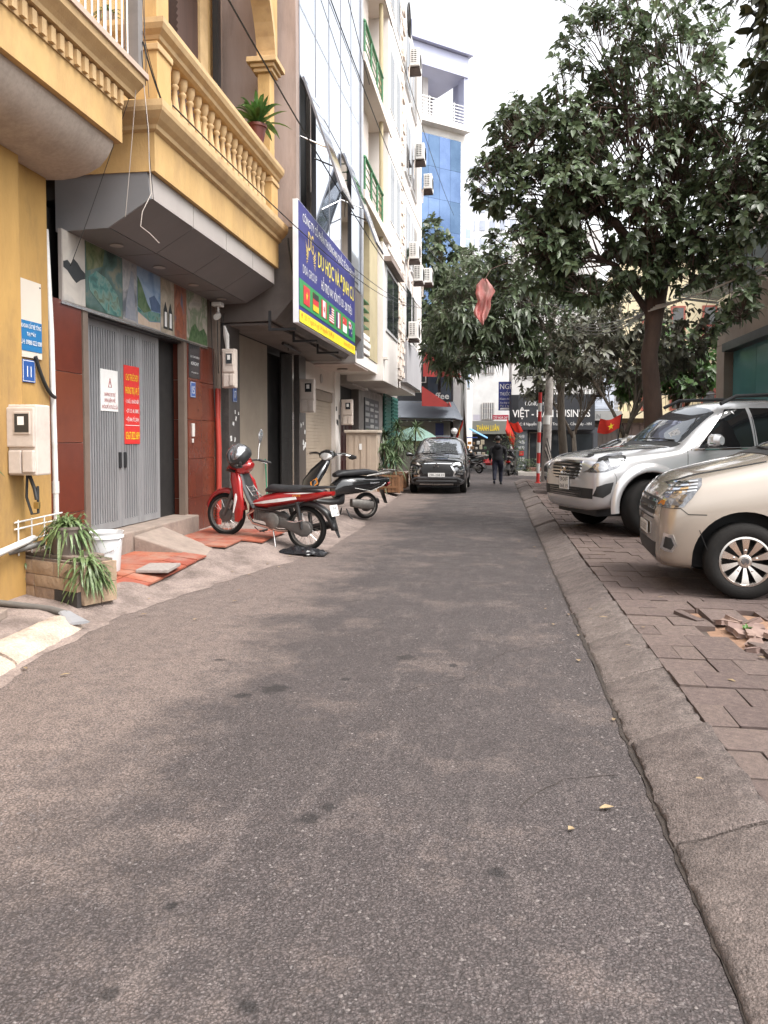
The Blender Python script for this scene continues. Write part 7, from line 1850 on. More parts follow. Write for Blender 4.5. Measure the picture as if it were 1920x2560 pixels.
# ---------------------------------------------------------------- black crossover facing us
BLKP = paint('black_paint', (.012, .012, .013), (.014, .014, .015), .2, .18)
def crossover():
    t = thing('black_crossover', 'black crossover parked on the left facing the camera between the planters and the walking man', 'car')
    st = [sec(.00, .36, .58, .46, .62, .60, .62, .74, .60, .80, .52, .84, .40, .87),
          sec(.05, .26, .70, .44, .76, .62, .78, .80, .76, .88, .70, .94, .50, .97),
          sec(.16, .23, .77, .44, .82, .64, .845, .86, .825, .96, .76, 1.01, .54, 1.04),
          sec(.40, .22, .81, .44, .85, .66, .865, .92, .85, 1.02, .79, 1.07, .58, 1.10),
          sec(.8, .22, .82, .44, .865, .68, .875, .98, .86, 1.07, .79, 1.11, .6, 1.145),
          sec(1.05, .22, .82, .44, .865, .68, .875, 1.01, .86, 1.09, .80, 1.14, .62, 1.17),
          sec(1.15, .22, .82, .44, .865, .68, .875, 1.03, .86, 1.13, .80, 1.20, .62, 1.24),
          sec(1.6, .22, .82, .44, .865, .68, .875, 1.05, .86, 1.32, .78, 1.48, .62, 1.52),
          sec(1.95, .22, .82, .44, .865, .68, .875, 1.06, .86, 1.40, .77, 1.63, .62, 1.67),
          sec(2.4, .22, .82, .44, .865, .68, .875, 1.08, .86, 1.42, .77, 1.68, .63, 1.72),
          sec(3.5, .22, .82, .44, .865, .68, .875, 1.12, .86, 1.42, .77, 1.67, .62, 1.71),
          sec(4.2, .26, .80, .46, .85, .70, .86, 1.14, .84, 1.40, .74, 1.60, .58, 1.64),
          sec(4.42, .32, .74, .5, .79, .7, .80, 1.1, .78, 1.3, .70, 1.45, .52, 1.49)]
    b, bv = car_shell(st, ((.85, .33, .41), (3.62, .33, .41)), [BLKP, PLAST], t)
    for s_ in (-1, 1):
        for ax in (.85, 3.62): wheel(t, ax, s_ * .765, .325, .325, .21, .205, (5, .03, .05), s_)
    F_ = FRONT
    patch(bv, [(-.40, .60), (.40, .60), (.52, .84), (.42, .90), (-.42, .90), (-.52, .84)], F_['o'], F_['u'], F_['v'], F_['d'], 'grille', PLAST, t, off=.004, res=.05)
    for s_ in (-1, 1):
        k = lambda pts: [(s_ * a, b_) for a, b_ in pts]
        hl = patch(bv, k([(.60, .56), (.50, .74), (.60, .84), (.80, .86), (.81, .60)]), F_['o'], F_['u'], F_['v'], F_['d'], 'headlight', LAMPD, t, off=.005, res=.05)
        pline(bv, k([(.76, .93), (.56, .90), (.44, .84), (.55, .66), (.50, .545), (.70, .54)]), .055, 'chrome_trim', CHROME, t, F_, off=.014, thick=.02, res=.05)
        for z in (.66, .72, .79): pline(bv, k([(.60, z), (.79, z + .015)]), .022, 'lamp_bar', CHROME, hl, F_, off=.012, thick=.012, res=.05)
        pline(bv, k([(.62, .62), (.78, .60)]), .035, 'reflector', LAMP, hl, F_, off=.012, thick=.012, res=.05)
        m = MB(); m.lathe([(.045, 0), (.05, .02), (.03, .03), (0, .025)], 16, (.055, s_ * .60, .44), Matrix.Rotation(-pi / 2, 3, 'Y')); m.build('fog_lamp', CHROME, t, smooth=SM)
        pline(bv, k([(.40, .50), (.62, .50), (.78, .40), (.70, .34)]), .05, 'bumper_trim', M('grey_trim', (.12, .12, .125), None, 6, .4), t, F_, off=.008, thick=.015, res=.05)
        m = MB(); m.sweep([((1.5, s_ * .86, 1.13), (0, .02, 0), (0, 0, .03)), ((1.48, s_ * .95, 1.16), (.05, 0, 0), (0, 0, .06)), ((1.48, s_ * 1.05, 1.16), (.06, 0, 0), (0, 0, .07)), ((1.5, s_ * 1.09, 1.16), (.02, 0, 0), (0, 0, .04))], 12); m.build('mirror', BLKP, t, smooth=SM)
    pline(bv, [(-.52, .50), (0, .50), (.52, .50)], .05, 'bumper_trim', MATS['grey_trim'], t, F_, off=.008, thick=.015, res=.06)
    pline(bv, [(-.60, .40), (0, .40), (.60, .40)], .04, 'lower_bar', MATS['grey_trim'], t, F_, off=.006, thick=.015, res=.06)
    pline(bv, [(-.50, .30), (0, .29), (.50, .30)], .035, 'skid_plate', ALLOY, t, F_, off=.010, thick=.015, res=.06)
    pline(bv, [(-.45, .905), (0, .915), (.45, .905)], .02, 'bonnet_chrome', CHROME, t, F_, off=.010, thick=.015, res=.06)
    for k_, (a, c) in enumerate(((0, 0.05), (-.05, -.03), (.05, -.03))):
        y, z = a, .86 + c * .9
        m = MB(); m.add([(-.035, y, z + .045), (-.035, y - .028, z), (-.035, y, z - .045), (-.035, y + .028, z)], [(0, 1, 2, 3)]); m.build('badge', CHROME, t, solid=.01)
    plate(t, -.02, 0, .575, .50, .12, ['29K-258.33'])
    patch(bv, [(1.13, -.60), (1.2, -.70), (1.85, -.60), (1.92, 0), (1.85, .60), (1.2, .70), (1.08, 0)], TOP['o'], TOP['u'], TOP['v'], TOP['d'], 'windscreen', WSBRIGHT, t, res=.07)
    def parts(S_, s_):
        for p in ([(1.35, 1.12), (2.2, 1.13), (2.18, 1.58), (1.85, 1.56)], [(2.26, 1.13), (3.2, 1.16), (3.15, 1.58), (2.25, 1.58)], [(3.28, 1.17), (3.95, 1.22), (3.8, 1.54), (3.25, 1.58)]):
            patch(bv, p, S_['o'], S_['u'], S_['v'], S_['d'], 'side_window', CGLASS, t, off=.004, res=.08)
        for x_ in (1.3, 2.23, 3.24): pline(bv, [(x_, 1.08), (x_, .35)], .008, 'door_gap', GAP, t, S_, off=.002, res=.08)
    both(parts)
    for y in (-.3, .25):
        m = MB(); m.tube([(1.16, y - .3, 1.245), (1.13, y, 1.26), (1.15, y + .28, 1.25)], .009, 6); m.build('wiper', PLAST, t)
    m = MB(); m.bb(.2, 4.2, -.6, .6, .2, .3); m.build('underbody', PLAST, t)
    return t
xp = crossover(); xp.scale = (.95, .95, .95); xp.location = (-1.66, 21.75, .0); xp.rotation_euler = (0, 0, rad(90))

# ---------------------------------------------------------------- white cars further along
WHP = paint('white_paint', (.62, .60, .58), (.58, .56, .54), .0, .3)
def hatch(label):
    t = thing('white_car', label, 'car', (0, 0, 0), 'white cars parked beyond the off-roader')
    st = [sec(.00, .34, .54, .44, .60, .56, .62, .66, .60, .70, .52, .73, .40, .75),
          sec(.08, .24, .70, .42, .77, .56, .79, .74, .76, .80, .68, .84, .50, .87),
          sec(.3, .22, .78, .42, .83, .60, .845, .82, .82, .88, .75, .93, .55, .95),
          sec(.8, .22, .80, .42, .85, .64, .86, .88, .84, .95, .77, 1.0, .58, 1.02),
          sec(1.1, .22, .80, .42, .85, .66, .86, .92, .84, .99, .78, 1.05, .60, 1.08),
          sec(1.8, .22, .80, .42, .85, .66, .86, .96, .84, 1.22, .75, 1.40, .60, 1.44),
          sec(2.3, .22, .80, .42, .85, .66, .86, .98, .84, 1.25, .74, 1.47, .60, 1.51),
          sec(3.3, .22, .80, .42, .85, .66, .86, 1.0, .84, 1.25, .73, 1.44, .58, 1.48),
          sec(3.9, .26, .78, .44, .83, .68, .84, 1.0, .82, 1.16, .70, 1.28, .52, 1.31), sec(4.1, .34, .70, .5, .76, .68, .77, .92, .74, 1.0, .64, 1.06, .48, 1.09)]
    b, bv = car_shell(st, ((.78, .31, .38), (3.3, .31, .38)), [WHP, PLAST], t)
    for s_ in (-1, 1):
        for ax in (.78, 3.3): wheel(t, ax, s_ * .75, .30, .30, .19, .19, (8, .02, .03), s_)
    patch(bv, [(1.14, -.58), (1.2, -.68), (1.78, -.58), (1.85, 0), (1.78, .58), (1.2, .68), (1.08, 0)], TOP['o'], TOP['u'], TOP['v'], TOP['d'], 'windscreen', WSCREEN, t, res=.08)
    patch(bv, [(-.42, .56), (.42, .56), (.48, .70), (-.48, .70)], FRONT['o'], FRONT['u'], FRONT['v'], FRONT['d'], 'grille', PLAST, t, res=.06)
    patch(bv, [(-.5, .34), (.5, .34), (.54, .46), (-.54, .46)], FRONT['o'], FRONT['u'], FRONT['v'], FRONT['d'], 'lower_grille', PLAST, t, res=.06)
    def parts(S_, s_):
        patch(bv, [(.06, .66), (.16, .76), (.48, .86), (.40, .74), (.2, .66)], S_['o'], S_['u'], S_['v'], S_['d'], 'headlight', LAMP, t, off=.006, res=.05)
        for p in ([(1.4, 1.02), (2.2, 1.03), (2.18, 1.38), (1.85, 1.36)], [(2.26, 1.03), (3.2, 1.06), (3.05, 1.36), (2.25, 1.38)]): patch(bv, p, S_['o'], S_['u'], S_['v'], S_['d'], 'side_window', CGLASS, t, off=.004, res=.08)
        m = MB(); m.sweep([((1.5, s_ * .84, 1.04), (0, .02, 0), (0, 0, .03)), ((1.48, s_ * .98, 1.07), (.06, 0, 0), (0, 0, .065)), ((1.5, s_ * 1.03, 1.07), (.02, 0, 0), (0, 0, .03))], 10); m.build('mirror', WHP, t, smooth=SM)
    both(parts)
    plate(t, -.02, 0, .50, .47, .11, ['30G-517.02'])
    return t
w1 = hatch('white car just behind the silver off-roader, only bonnet and roof showing'); w1.location = (1.65, 16.4, .14); w1.rotation_euler = (0, 0, rad(8)); w1.scale = (1.12, 1.12, 1.12)
w2 = copytree(w1); w2['label'] = 'white car nose seen between the utility pole and the leaning tree'; w2.location = (1.32, 20.6, .14); w2.rotation_euler = (0, 0, rad(5)); w2.scale = (1, 1, 1)
# ================================================================ MOTORBIKES, PERSON, WIRES, SMALL THINGS
MRED = paint('bike_red', (.42, .018, .018), (.36, .015, .016), .25, .25)
BPL = M('bike_black_plastic', (.016, .016, .017), (.024, .023, .023), 9, .38, dirt=(.06, .052, .046), dscale=6, damt=.35)
SEAT = M('seat_vinyl', (.022, .022, .024), (.03, .03, .032), 14, .45, bump=.15, bscale=200)
ENG = M('engine_alloy', (.22, .205, .19), (.13, .12, .11), 10, .5, metal=.6, dirt=(.08, .065, .05), dscale=6, damt=.6)
GREYM = M('worn_grey_cover', (.11, .10, .095), (.075, .068, .062), 8, .55, dirt=(.14, .115, .095), dscale=5, damt=.6)
def spoked(parent, x, z, r, w, spokes=28, name='wheel', disc=.09):
    e = bpy.data.objects.new(name, None); e.empty_display_size = .05; link(e, parent)
    R = Matrix.Rotation(pi / 2, 3, 'X')
    m = MB(); m.lathe([(r - .055, -w * .4), (r - .03, -w * .5), (r - .008, -w * .3), (r, 0), (r - .008, w * .3), (r - .03, w * .5), (r - .055, w * .4)], 44, (0, 0, 0), R, False); m.build('tyre', TYRE, e, smooth=SM)
    m = MB(); m.lathe([(r - .05, -w * .42), (r - .07, -w * .3), (r - .075, 0), (r - .07, w * .3), (r - .05, w * .42), (r - .056, 0), (r - .05, -w * .42)], 44, (0, 0, 0), R, False); m.build('rim', ENG, e, smooth=SM)
    if spokes:
        m = MB()
        for k in range(spokes):
            t = 2 * pi * k / spokes; sg = .025 if k % 2 else -.025; t2 = t + (.35 if k % 4 < 2 else -.35)
            m.tube([(.04 * cos(t2), sg, .04 * sin(t2)), ((r - .07) * cos(t), 0, (r - .07) * sin(t))], .0022, 4)
        o = m.build('spokes', STAIN, e); o['kind'] = 'stuff'
    m = MB(); m.lathe([(.02, -.05), (disc, -.04), (disc, .0), (.055, .015), (.055, .04), (.02, .06)], 24, (0, 0, 0), R); m.build('hub', GREYM, e, smooth=rad(40))
    e.location = (x, 0, z)
    return e
def underbone():
    t = thing('red_motorbike', 'red step-through motorbike with white stripes parked nose to the tiled pier', 'motorbike')
    r = .285
    spoked(t, 0, r, r, .075); fw = spoked(t, 1.25, r, r, .068); fw.rotation_euler = (0, 0, rad(7))
    for s_ in (-1, 1):
        m = MB(); m.tube([(1.25, s_ * .075, r), (1.13, s_ * .08, .60), (1.05, s_ * .08, .84)], [.024, .028, .022], 8); m.build('fork_leg', GREYM, t, smooth=SM)
        m = MB(); m.tube([(0, s_ * .12, r), (.10, s_ * .13, .62)], [.024, .030], 10); m.build('shock_absorber', BPL, t, smooth=SM)
    # front mudguard: arc over the wheel
    m = MB(); vs = []; fs = []; n = 16
    for i in range(n + 1):
        a = rad(12) + rad(150) * i / n; rr_ = r + .035 + .02 * sin(pi * i / n)
        for k, (w, dz) in enumerate(((-.058, -.045), (-.055, -.01), (-.03, .012), (0, .018), (.03, .012), (.055, -.01), (.058, -.045))):
            k2 = 1 - .25 * abs(i / n - .5) ** 2 * 4
            vs.append((1.25 + (rr_ + dz) * cos(a), w * k2, r + (rr_ + dz) * sin(a)))
    for i in range(n):
        for j in range(6): fs.append((i * 7 + j, i * 7 + j + 1, (i + 1) * 7 + j + 1, (i + 1) * 7 + j))
    m.add(vs, fs); m.build('front_mudguard', MRED, t, smooth=3.2, solid=.006)
    # leg shields: tall curved red panels each side with dark inner
    for s_ in (-1, 1):
        m = MB(); m.sweep([((1.10, s_ * .10, .90), (.05, 0, 0), (0, .045, 0)), ((1.03, s_ * .15, .78), (.085, 0, 0), (0, .04, 0)), ((.97, s_ * .175, .62), (.075, 0, 0), (0, .035, 0)), ((.94, s_ * .175, .45), (.075, 0, 0), (0, .03, 0)), ((.94, s_ * .165, .30), (.06, 0, 0), (0, .025, 0)), ((.97, s_ * .155, .24), (.03, 0, 0), (0, .015, 0))], 14, 2.6); m.build('leg_shield', MRED, t, smooth=SM)
        m = MB(); m.sweep([((.98, s_ * .205, .62), (.015, 0, 0), (0, .004, 0)), ((.975, s_ * .212, .54), (.022, 0, 0), (0, .004, 0)), ((1.0, s_ * .205, .36), (.010, 0, 0), (0, .004, 0))], 8); m.build('white_stripe', WHITE, t)
    m = MB(); m.sweep([((1.05, 0, .92), (.03, 0, 0), (0, .10, 0)), ((.96, 0, .74), (.04, 0, 0), (0, .13, 0)), ((.86, 0, .56), (.05, 0, 0), (0, .12, 0)), ((.78, 0, .44), (.06, 0, 0), (0, .10, 0))], 12); m.build('inner_shield', BPL, t, smooth=SM)
    # front cowl with head lamp
    m = MB(); m.sweep([((1.27, 0, .90), (0, .05, 0), (0, 0, .03)), ((1.16, 0, .94), (0, .14, 0), (.01, 0, .085)), ((1.03, 0, .96), (0, .17, 0), (.02, 0, .115)), ((.95, 0, .985), (0, .10, 0), (.02, 0, .07)), ((.90, 0, .99), (0, .05, 0), (0, 0, .03))], 16, 2.4); m.build('front_cowl', MRED, t, smooth=SM)
    m = MB(); m.sweep([((1.28, 0, .885), (0, .045, 0), (0, 0, .02)), ((1.16, 0, .895), (0, .15, 0), (0, 0, .045)), ((1.06, 0, .89), (0, .178, 0), (0, 0, .04))], 14); m.build('cowl_trim', BPL, t, smooth=SM)
    m = MB(); m.sweep([((1.10, 0, 1.0), (0, .06, 0), (0, 0, .03)), ((1.06, 0, 1.04), (0, .11, 0), (.0, 0, .06)), ((.99, 0, 1.045), (0, .10, 0), (0, 0, .05)), ((.95, 0, 1.04), (0, .05, 0), (0, 0, .03))], 14); m.build('handlebar_cover', MRED, t, smooth=SM)
    m = MB(); m.sweep([((1.115, 0, 1.03), (0, .05, 0), (0, 0, .03)), ((1.09, 0, 1.035), (0, .085, 0), (0, 0, .045))], 14); m.build('head_lamp', LAMP, t, smooth=SM)
    m = MB(); m.tube([(.86, -.33, 1.02), (.95, -.2, 1.05), (1.0, 0, 1.04), (.95, .2, 1.05), (.86, .33, 1.02)], .012, 8); m.build('handlebar', BPL, t, smooth=SM)
    for s_ in (-1, 1):
        m = MB(); m.tube([(.945, s_ * .21, 1.05), (.85, s_ * .35, 1.015)], .019, 10); m.build('grip', BPL, t, smooth=SM)
        m = MB(); m.tube([(.97, s_ * .19, 1.045), (.95, s_ * .27, 1.02), (.90, s_ * .34, 1.0)], .007, 6); m.build('lever', STAIN, t)
    m = MB(); m.tube([(.95, -.2, 1.06), (.97, -.22, 1.2), (.98, -.25, 1.28)], .007, 6); m.build('mirror_stem', STAIN, t)
    m = MB(); m.sweep([((.985, -.25, 1.27), (0, .015, 0), (.01, 0, .01)), ((.985, -.26, 1.33), (0, .045, 0), (.015, 0, .02)), ((.985, -.265, 1.40), (0, .05, 0), (.015, 0, .02)), ((.985, -.27, 1.45), (0, .02, 0), (.01, 0, .01))], 12); m.build('mirror', LAMP, t, smooth=SM)
    # seat
    m = MB(); m.sweep([((.62, 0, .70), (0, .08, 0), (0, 0, .03)), ((.55, 0, .735), (0, .12, 0), (0, 0, .05)), ((.36, 0, .745), (0, .13, 0), (0, 0, .05)), ((.20, 0, .765), (0, .13, 0), (0, 0, .055)), ((.0, 0, .785), (0, .115, 0), (0, 0, .05)), ((-.16, 0, .795), (0, .09, 0), (0, 0, .035)), ((-.22, 0, .79), (0, .05, 0), (0, 0, .015))], 16, 2.6); m.build('seat', SEAT, t, smooth=SM)
    # body fairing
    m = MB(); m.sweep([((.80, 0, .50), (0, .075, 0), (0, 0, .05)), ((.62, 0, .55), (0, .11, 0), (0, 0, .10)), ((.40, 0, .61), (0, .135, 0), (0, 0, .11)), ((.15, 0, .67), (0, .135, 0), (0, 0, .10)), ((-.12, 0, .725), (0, .11, 0), (0, 0, .055)), ((-.30, 0, .77), (0, .06, 0), (0, 0, .03))], 16, 2.4); m.build('side_fairing', MRED, t, smooth=SM)
    for s_ in (-1, 1):
        m = MB(); m.add([(.80, s_ * .095, .50), (.60, s_ * .134, .53), (.36, s_ * .150, .585), (.10, s_ * .150, .655), (.12, s_ * .146, .685), (.38, s_ * .153, .625), (.60, s_ * .137, .565)], [(0, 1, 6), (1, 2, 5, 6), (2, 3, 4, 5)]); m.build('white_stripe', WHITE, t, solid=.012)
        m = MB(); m.add([(.52, s_ * .135, .49), (.25, s_ * .148, .56), (-.02, s_ * .138, .65), (.05, s_ * .148, .60), (.30, s_ * .142, .52), (.5, s_ * .125, .455)], [(0, 1, 4, 5), (1, 2, 3, 4)]); m.build('black_stripe', BPL, t, solid=.012)
        m = MB(); m.add([(.78, s_ * .09, .45), (.55, s_ * .125, .455), (.28, s_ * .142, .52), (.05, s_ * .14, .585), (.1, s_ * .13, .56), (.4, s_ * .11, .47), (.75, s_ * .08, .42)], [(0, 1, 5, 6), (1, 2, 4, 5), (2, 3, 4)]); m.build('lower_trim', BPL, t, solid=.012)
        m = MB(); m.add([(.30, s_ * .155, .70), (.05, s_ * .148, .745), (-.15, s_ * .118, .77), (.06, s_ * .150, .725)], [(0, 1, 2, 3)]); m.build('white_stripe', WHITE, t, solid=.010)
        text('WAVE', t, M('orange_decal', (.75, .35, .05), None, 5, .4), (.16, s_ * .156, .672), (-s_, 0, .22), (0, 0, 1), width=.12, height=.035)
    m = MB(); m.sweep([((-.10, 0, .74), (0, .09, 0), (0, 0, .03)), ((-.25, 0, .755), (0, .08, 0), (0, 0, .035)), ((-.34, 0, .78), (0, .05, 0), (0, 0, .03))], 12); m.build('tail_lamp', REDL, t, smooth=SM)
    m = MB(); m.tube([(.05, .13, .80), (-.15, .13, .83), (-.30, .10, .855), (-.36, 0, .86), (-.30, -.10, .855), (-.15, -.13, .83), (.05, -.13, .80)], .014, 8); m.build('grab_rail', BPL, t, smooth=SM)
    # rear mudguard and plate
    m = MB(); vs = []; fs = []; n = 14
    for i in range(n + 1):
        a = rad(60) + rad(115) * i / n; rr_ = r + .05 + .10 * (i / n) ** 2
        for k, (w, dz) in enumerate(((-.07, -.05), (-.06, 0), (0, .01), (.06, 0), (.07, -.05))): vs.append(((rr_ + dz) * cos(a), w * (1 - .3 * i / n), r + (rr_ + dz) * sin(a) * (1 if i < 11 else 1)))
    for i in range(n):
        for j in range(4): fs.append((i * 5 + j, i * 5 + j + 1, (i + 1) * 5 + j + 1, (i + 1) * 5 + j))
    m.add(vs, fs); m.build('rear_mudguard', BPL, t, smooth=3.2, solid=.006)
    m = MB(); m.sweep([((-.36, 0, .50), (.01, 0, 0), (0, .06, 0)), ((-.42, 0, .34), (.008, 0, 0), (0, .05, 0)), ((-.48, 0, .24), (.006, 0, 0), (0, .03, 0))], 8); m.build('mud_flap', BPL, t)
    pl_ = rect(t, 'licence_plate', WHITE, (-.40, .10, .50), (0, -1, 0), V((.35, 0, .94)), .19, .14, .006)
    text('29-K1', pl_, BLACK, (-.375, .0, .575), (0, -1, 0), V((.35, 0, .94)), width=.12, height=.045, align='CENTER', extrude=.009); text('317.64', pl_, BLACK, (-.395, .0, .515), (0, -1, 0), V((.35, 0, .94)), width=.15, height=.045, align='CENTER', extrude=.009)
    # engine, exhaust, chain case, stand
    m = MB(); m.sweep([((.78, 0, .36), (0, .07, 0), (0, 0, .06)), ((.66, 0, .36), (0, .09, 0), (0, 0, .075)), ((.54, 0, .35), (0, .10, 0), (0, 0, .09)), ((.40, 0, .33), (0, .12, 0), (0, 0, .10)), ((.26, 0, .32), (0, .10, 0), (0, 0, .07))], 14, 3); m.build('engine', ENG, t, smooth=rad(50))
    for s_ in (-1, 1):
        m = MB(); m.lathe([(.10, 0), (.105, .025), (.085, .04), (.03, .045), (0, .05)], 22, (.44, s_ * .115, .33), Matrix.Rotation(-s_ * pi / 2, 3, 'X')); m.build('crankcase_cover', ENG, t, smooth=rad(40))
    for i in range(6):
        m = MB(); m.box((.60 + i * .028, 0, .37), (.010, .19, .15)); m.build('cooling_fin', ENG, t)
    m = MB(); m.tube([(.80, .0, .42), (.90, .02, .34), (.86, -.06, .22), (.5, -.12, .17), (.2, -.14, .20)], .02, 8); m.build('exhaust_pipe', STAIN, t, smooth=SM)
    m = MB(); m.tube([(.25, -.14, .20), (.05, -.15, .26), (-.28, -.16, .36)], [.03, .05, .052], 12); m.build('silencer', BPL, t, smooth=SM)
    m = MB(); m.sweep([((.34, .10, .32), (.0, .018, 0), (0, 0, .055)), ((.17, .105, .30), (0, .018, 0), (0, 0, .065)), ((.0, .11, .285), (0, .020, 0), (0, 0, .10)), ((-.08, .11, .285), (0, .018, 0), (0, 0, .085)), ((-.12, .11, .285), (0, .01, 0), (0, 0, .03))], 14, 2.6); m.build('chain_case', GREYM, t, smooth=SM)
    m = MB(); m.tube([(.42, .12, .2), (.36, .17, .12), (.30, .22, .01)], .012, 8); m.tube([(.30, .22, .01), (.33, .24, .005)], .012, 6); m.build('side_stand', STAIN, t)
    m = MB(); m.tube([(.54, .08, .19), (.54, .24, .19)], .013, 8); m.build('footrest', BPL, t)
    m = MB(); m.tube([(.72, .10, .20), (.62, .16, .18), (.5, .17, .17), (.42, .16, .2)], .008, 6); m.build('gear_pedal', STAIN, t)
    m = MB(); m.tube([(.2, .14, .36), (.1, .15, .36), (-.02, .15, .40)], .008, 6); m.build('rear_bar', STAIN, t)
    # chrome rack in the step-through
    m = MB()
    m.tube([(.92, .08, .72), (.80, .08, .60), (.68, .07, .56)], .007, 6); m.build('rack', STAIN, t)
    m = MB(); m.tube([(.92, -.08, .72), (.80, -.08, .60), (.68, -.07, .56)], .007, 6); m.build('rack', STAIN, t)
    for i in range(4):
        m = MB(); m.tube([(.90 - i * .06, -.08, .70 - i * .045), (.90 - i * .06, .08, .70 - i * .045)], .006, 6); m.build('rack_bar', STAIN, t)
    return t
ub = underbone()
def place_bike(o, rear, front, wb, sc_=None):
    rear, front = V(rear), V(front); d = front - rear; k = sc_ or sqrt(d.x ** 2 + d.y ** 2) / wb
    o.scale = (k, k, k); o.location = rear; o.rotation_euler = (0, -math.atan2(d.z, sqrt(d.x ** 2 + d.y ** 2)), math.atan2(d.y, d.x))
    o.rotation_mode = 'XYZ'
place_bike(ub, (-2.58, 10.24, .025), (-3.86, 10.62, .165), 1.25)
def at_bike(o, p):
    bpy.context.view_layer.update(); return o.matrix_world @ V(p)
# silver helmet hung on the handlebar
hc = at_bike(ub, (1.0, .17, 1.10))
he = thing('helmet', 'silver helmet with black patches hung on the red motorbike handlebar', 'helmet', hc)
m = MB(); prof = [(0, .15), (.06, .145), (.11, .115), (.142, .06), (.15, 0), (.145, -.05), (.12, -.08)]
prof = [(a * 1.15, b * 1.15) for a, b in prof]
m.lathe(prof, 24, hc, Matrix.Rotation(-.7, 3, 'Y') @ Matrix.Rotation(.4, 3, 'X')); m.build('shell', M('helmet_chrome', (.60, .60, .62), (.16, .16, .17), 16, .15, metal=.8), he, smooth=SM)
m = MB(); m.lathe([(.176, .03), (.18, -.02), (.172, -.06), (.15, -.096)], 24, hc, Matrix.Rotation(-.7, 3, 'Y') @ Matrix.Rotation(.4, 3, 'X'), False); m.build('rim_band', BPL, he, smooth=SM)
m = MB(); m.sweep([(hc + V((-.02, -.13, .02)), (.07, 0, 0), (0, 0, .09)), (hc + V((-.03, -.165, -.02)), (.05, 0, 0), (0, 0, .07))], 12); m.build('visor', BPL, he, smooth=SM)
m = MB(); m.sweep([(hc + V((.03, -.17, -.12)), (.05, 0, 0), (0, .02, .02)), (hc + V((.07, -.2, -.14)), (.05, 0, 0), (0, .015, .02))], 10); tag(m.build('black_glove', BPL, smooth=SM), 'black glove tucked under the helmet on the red motorbike', 'glove')
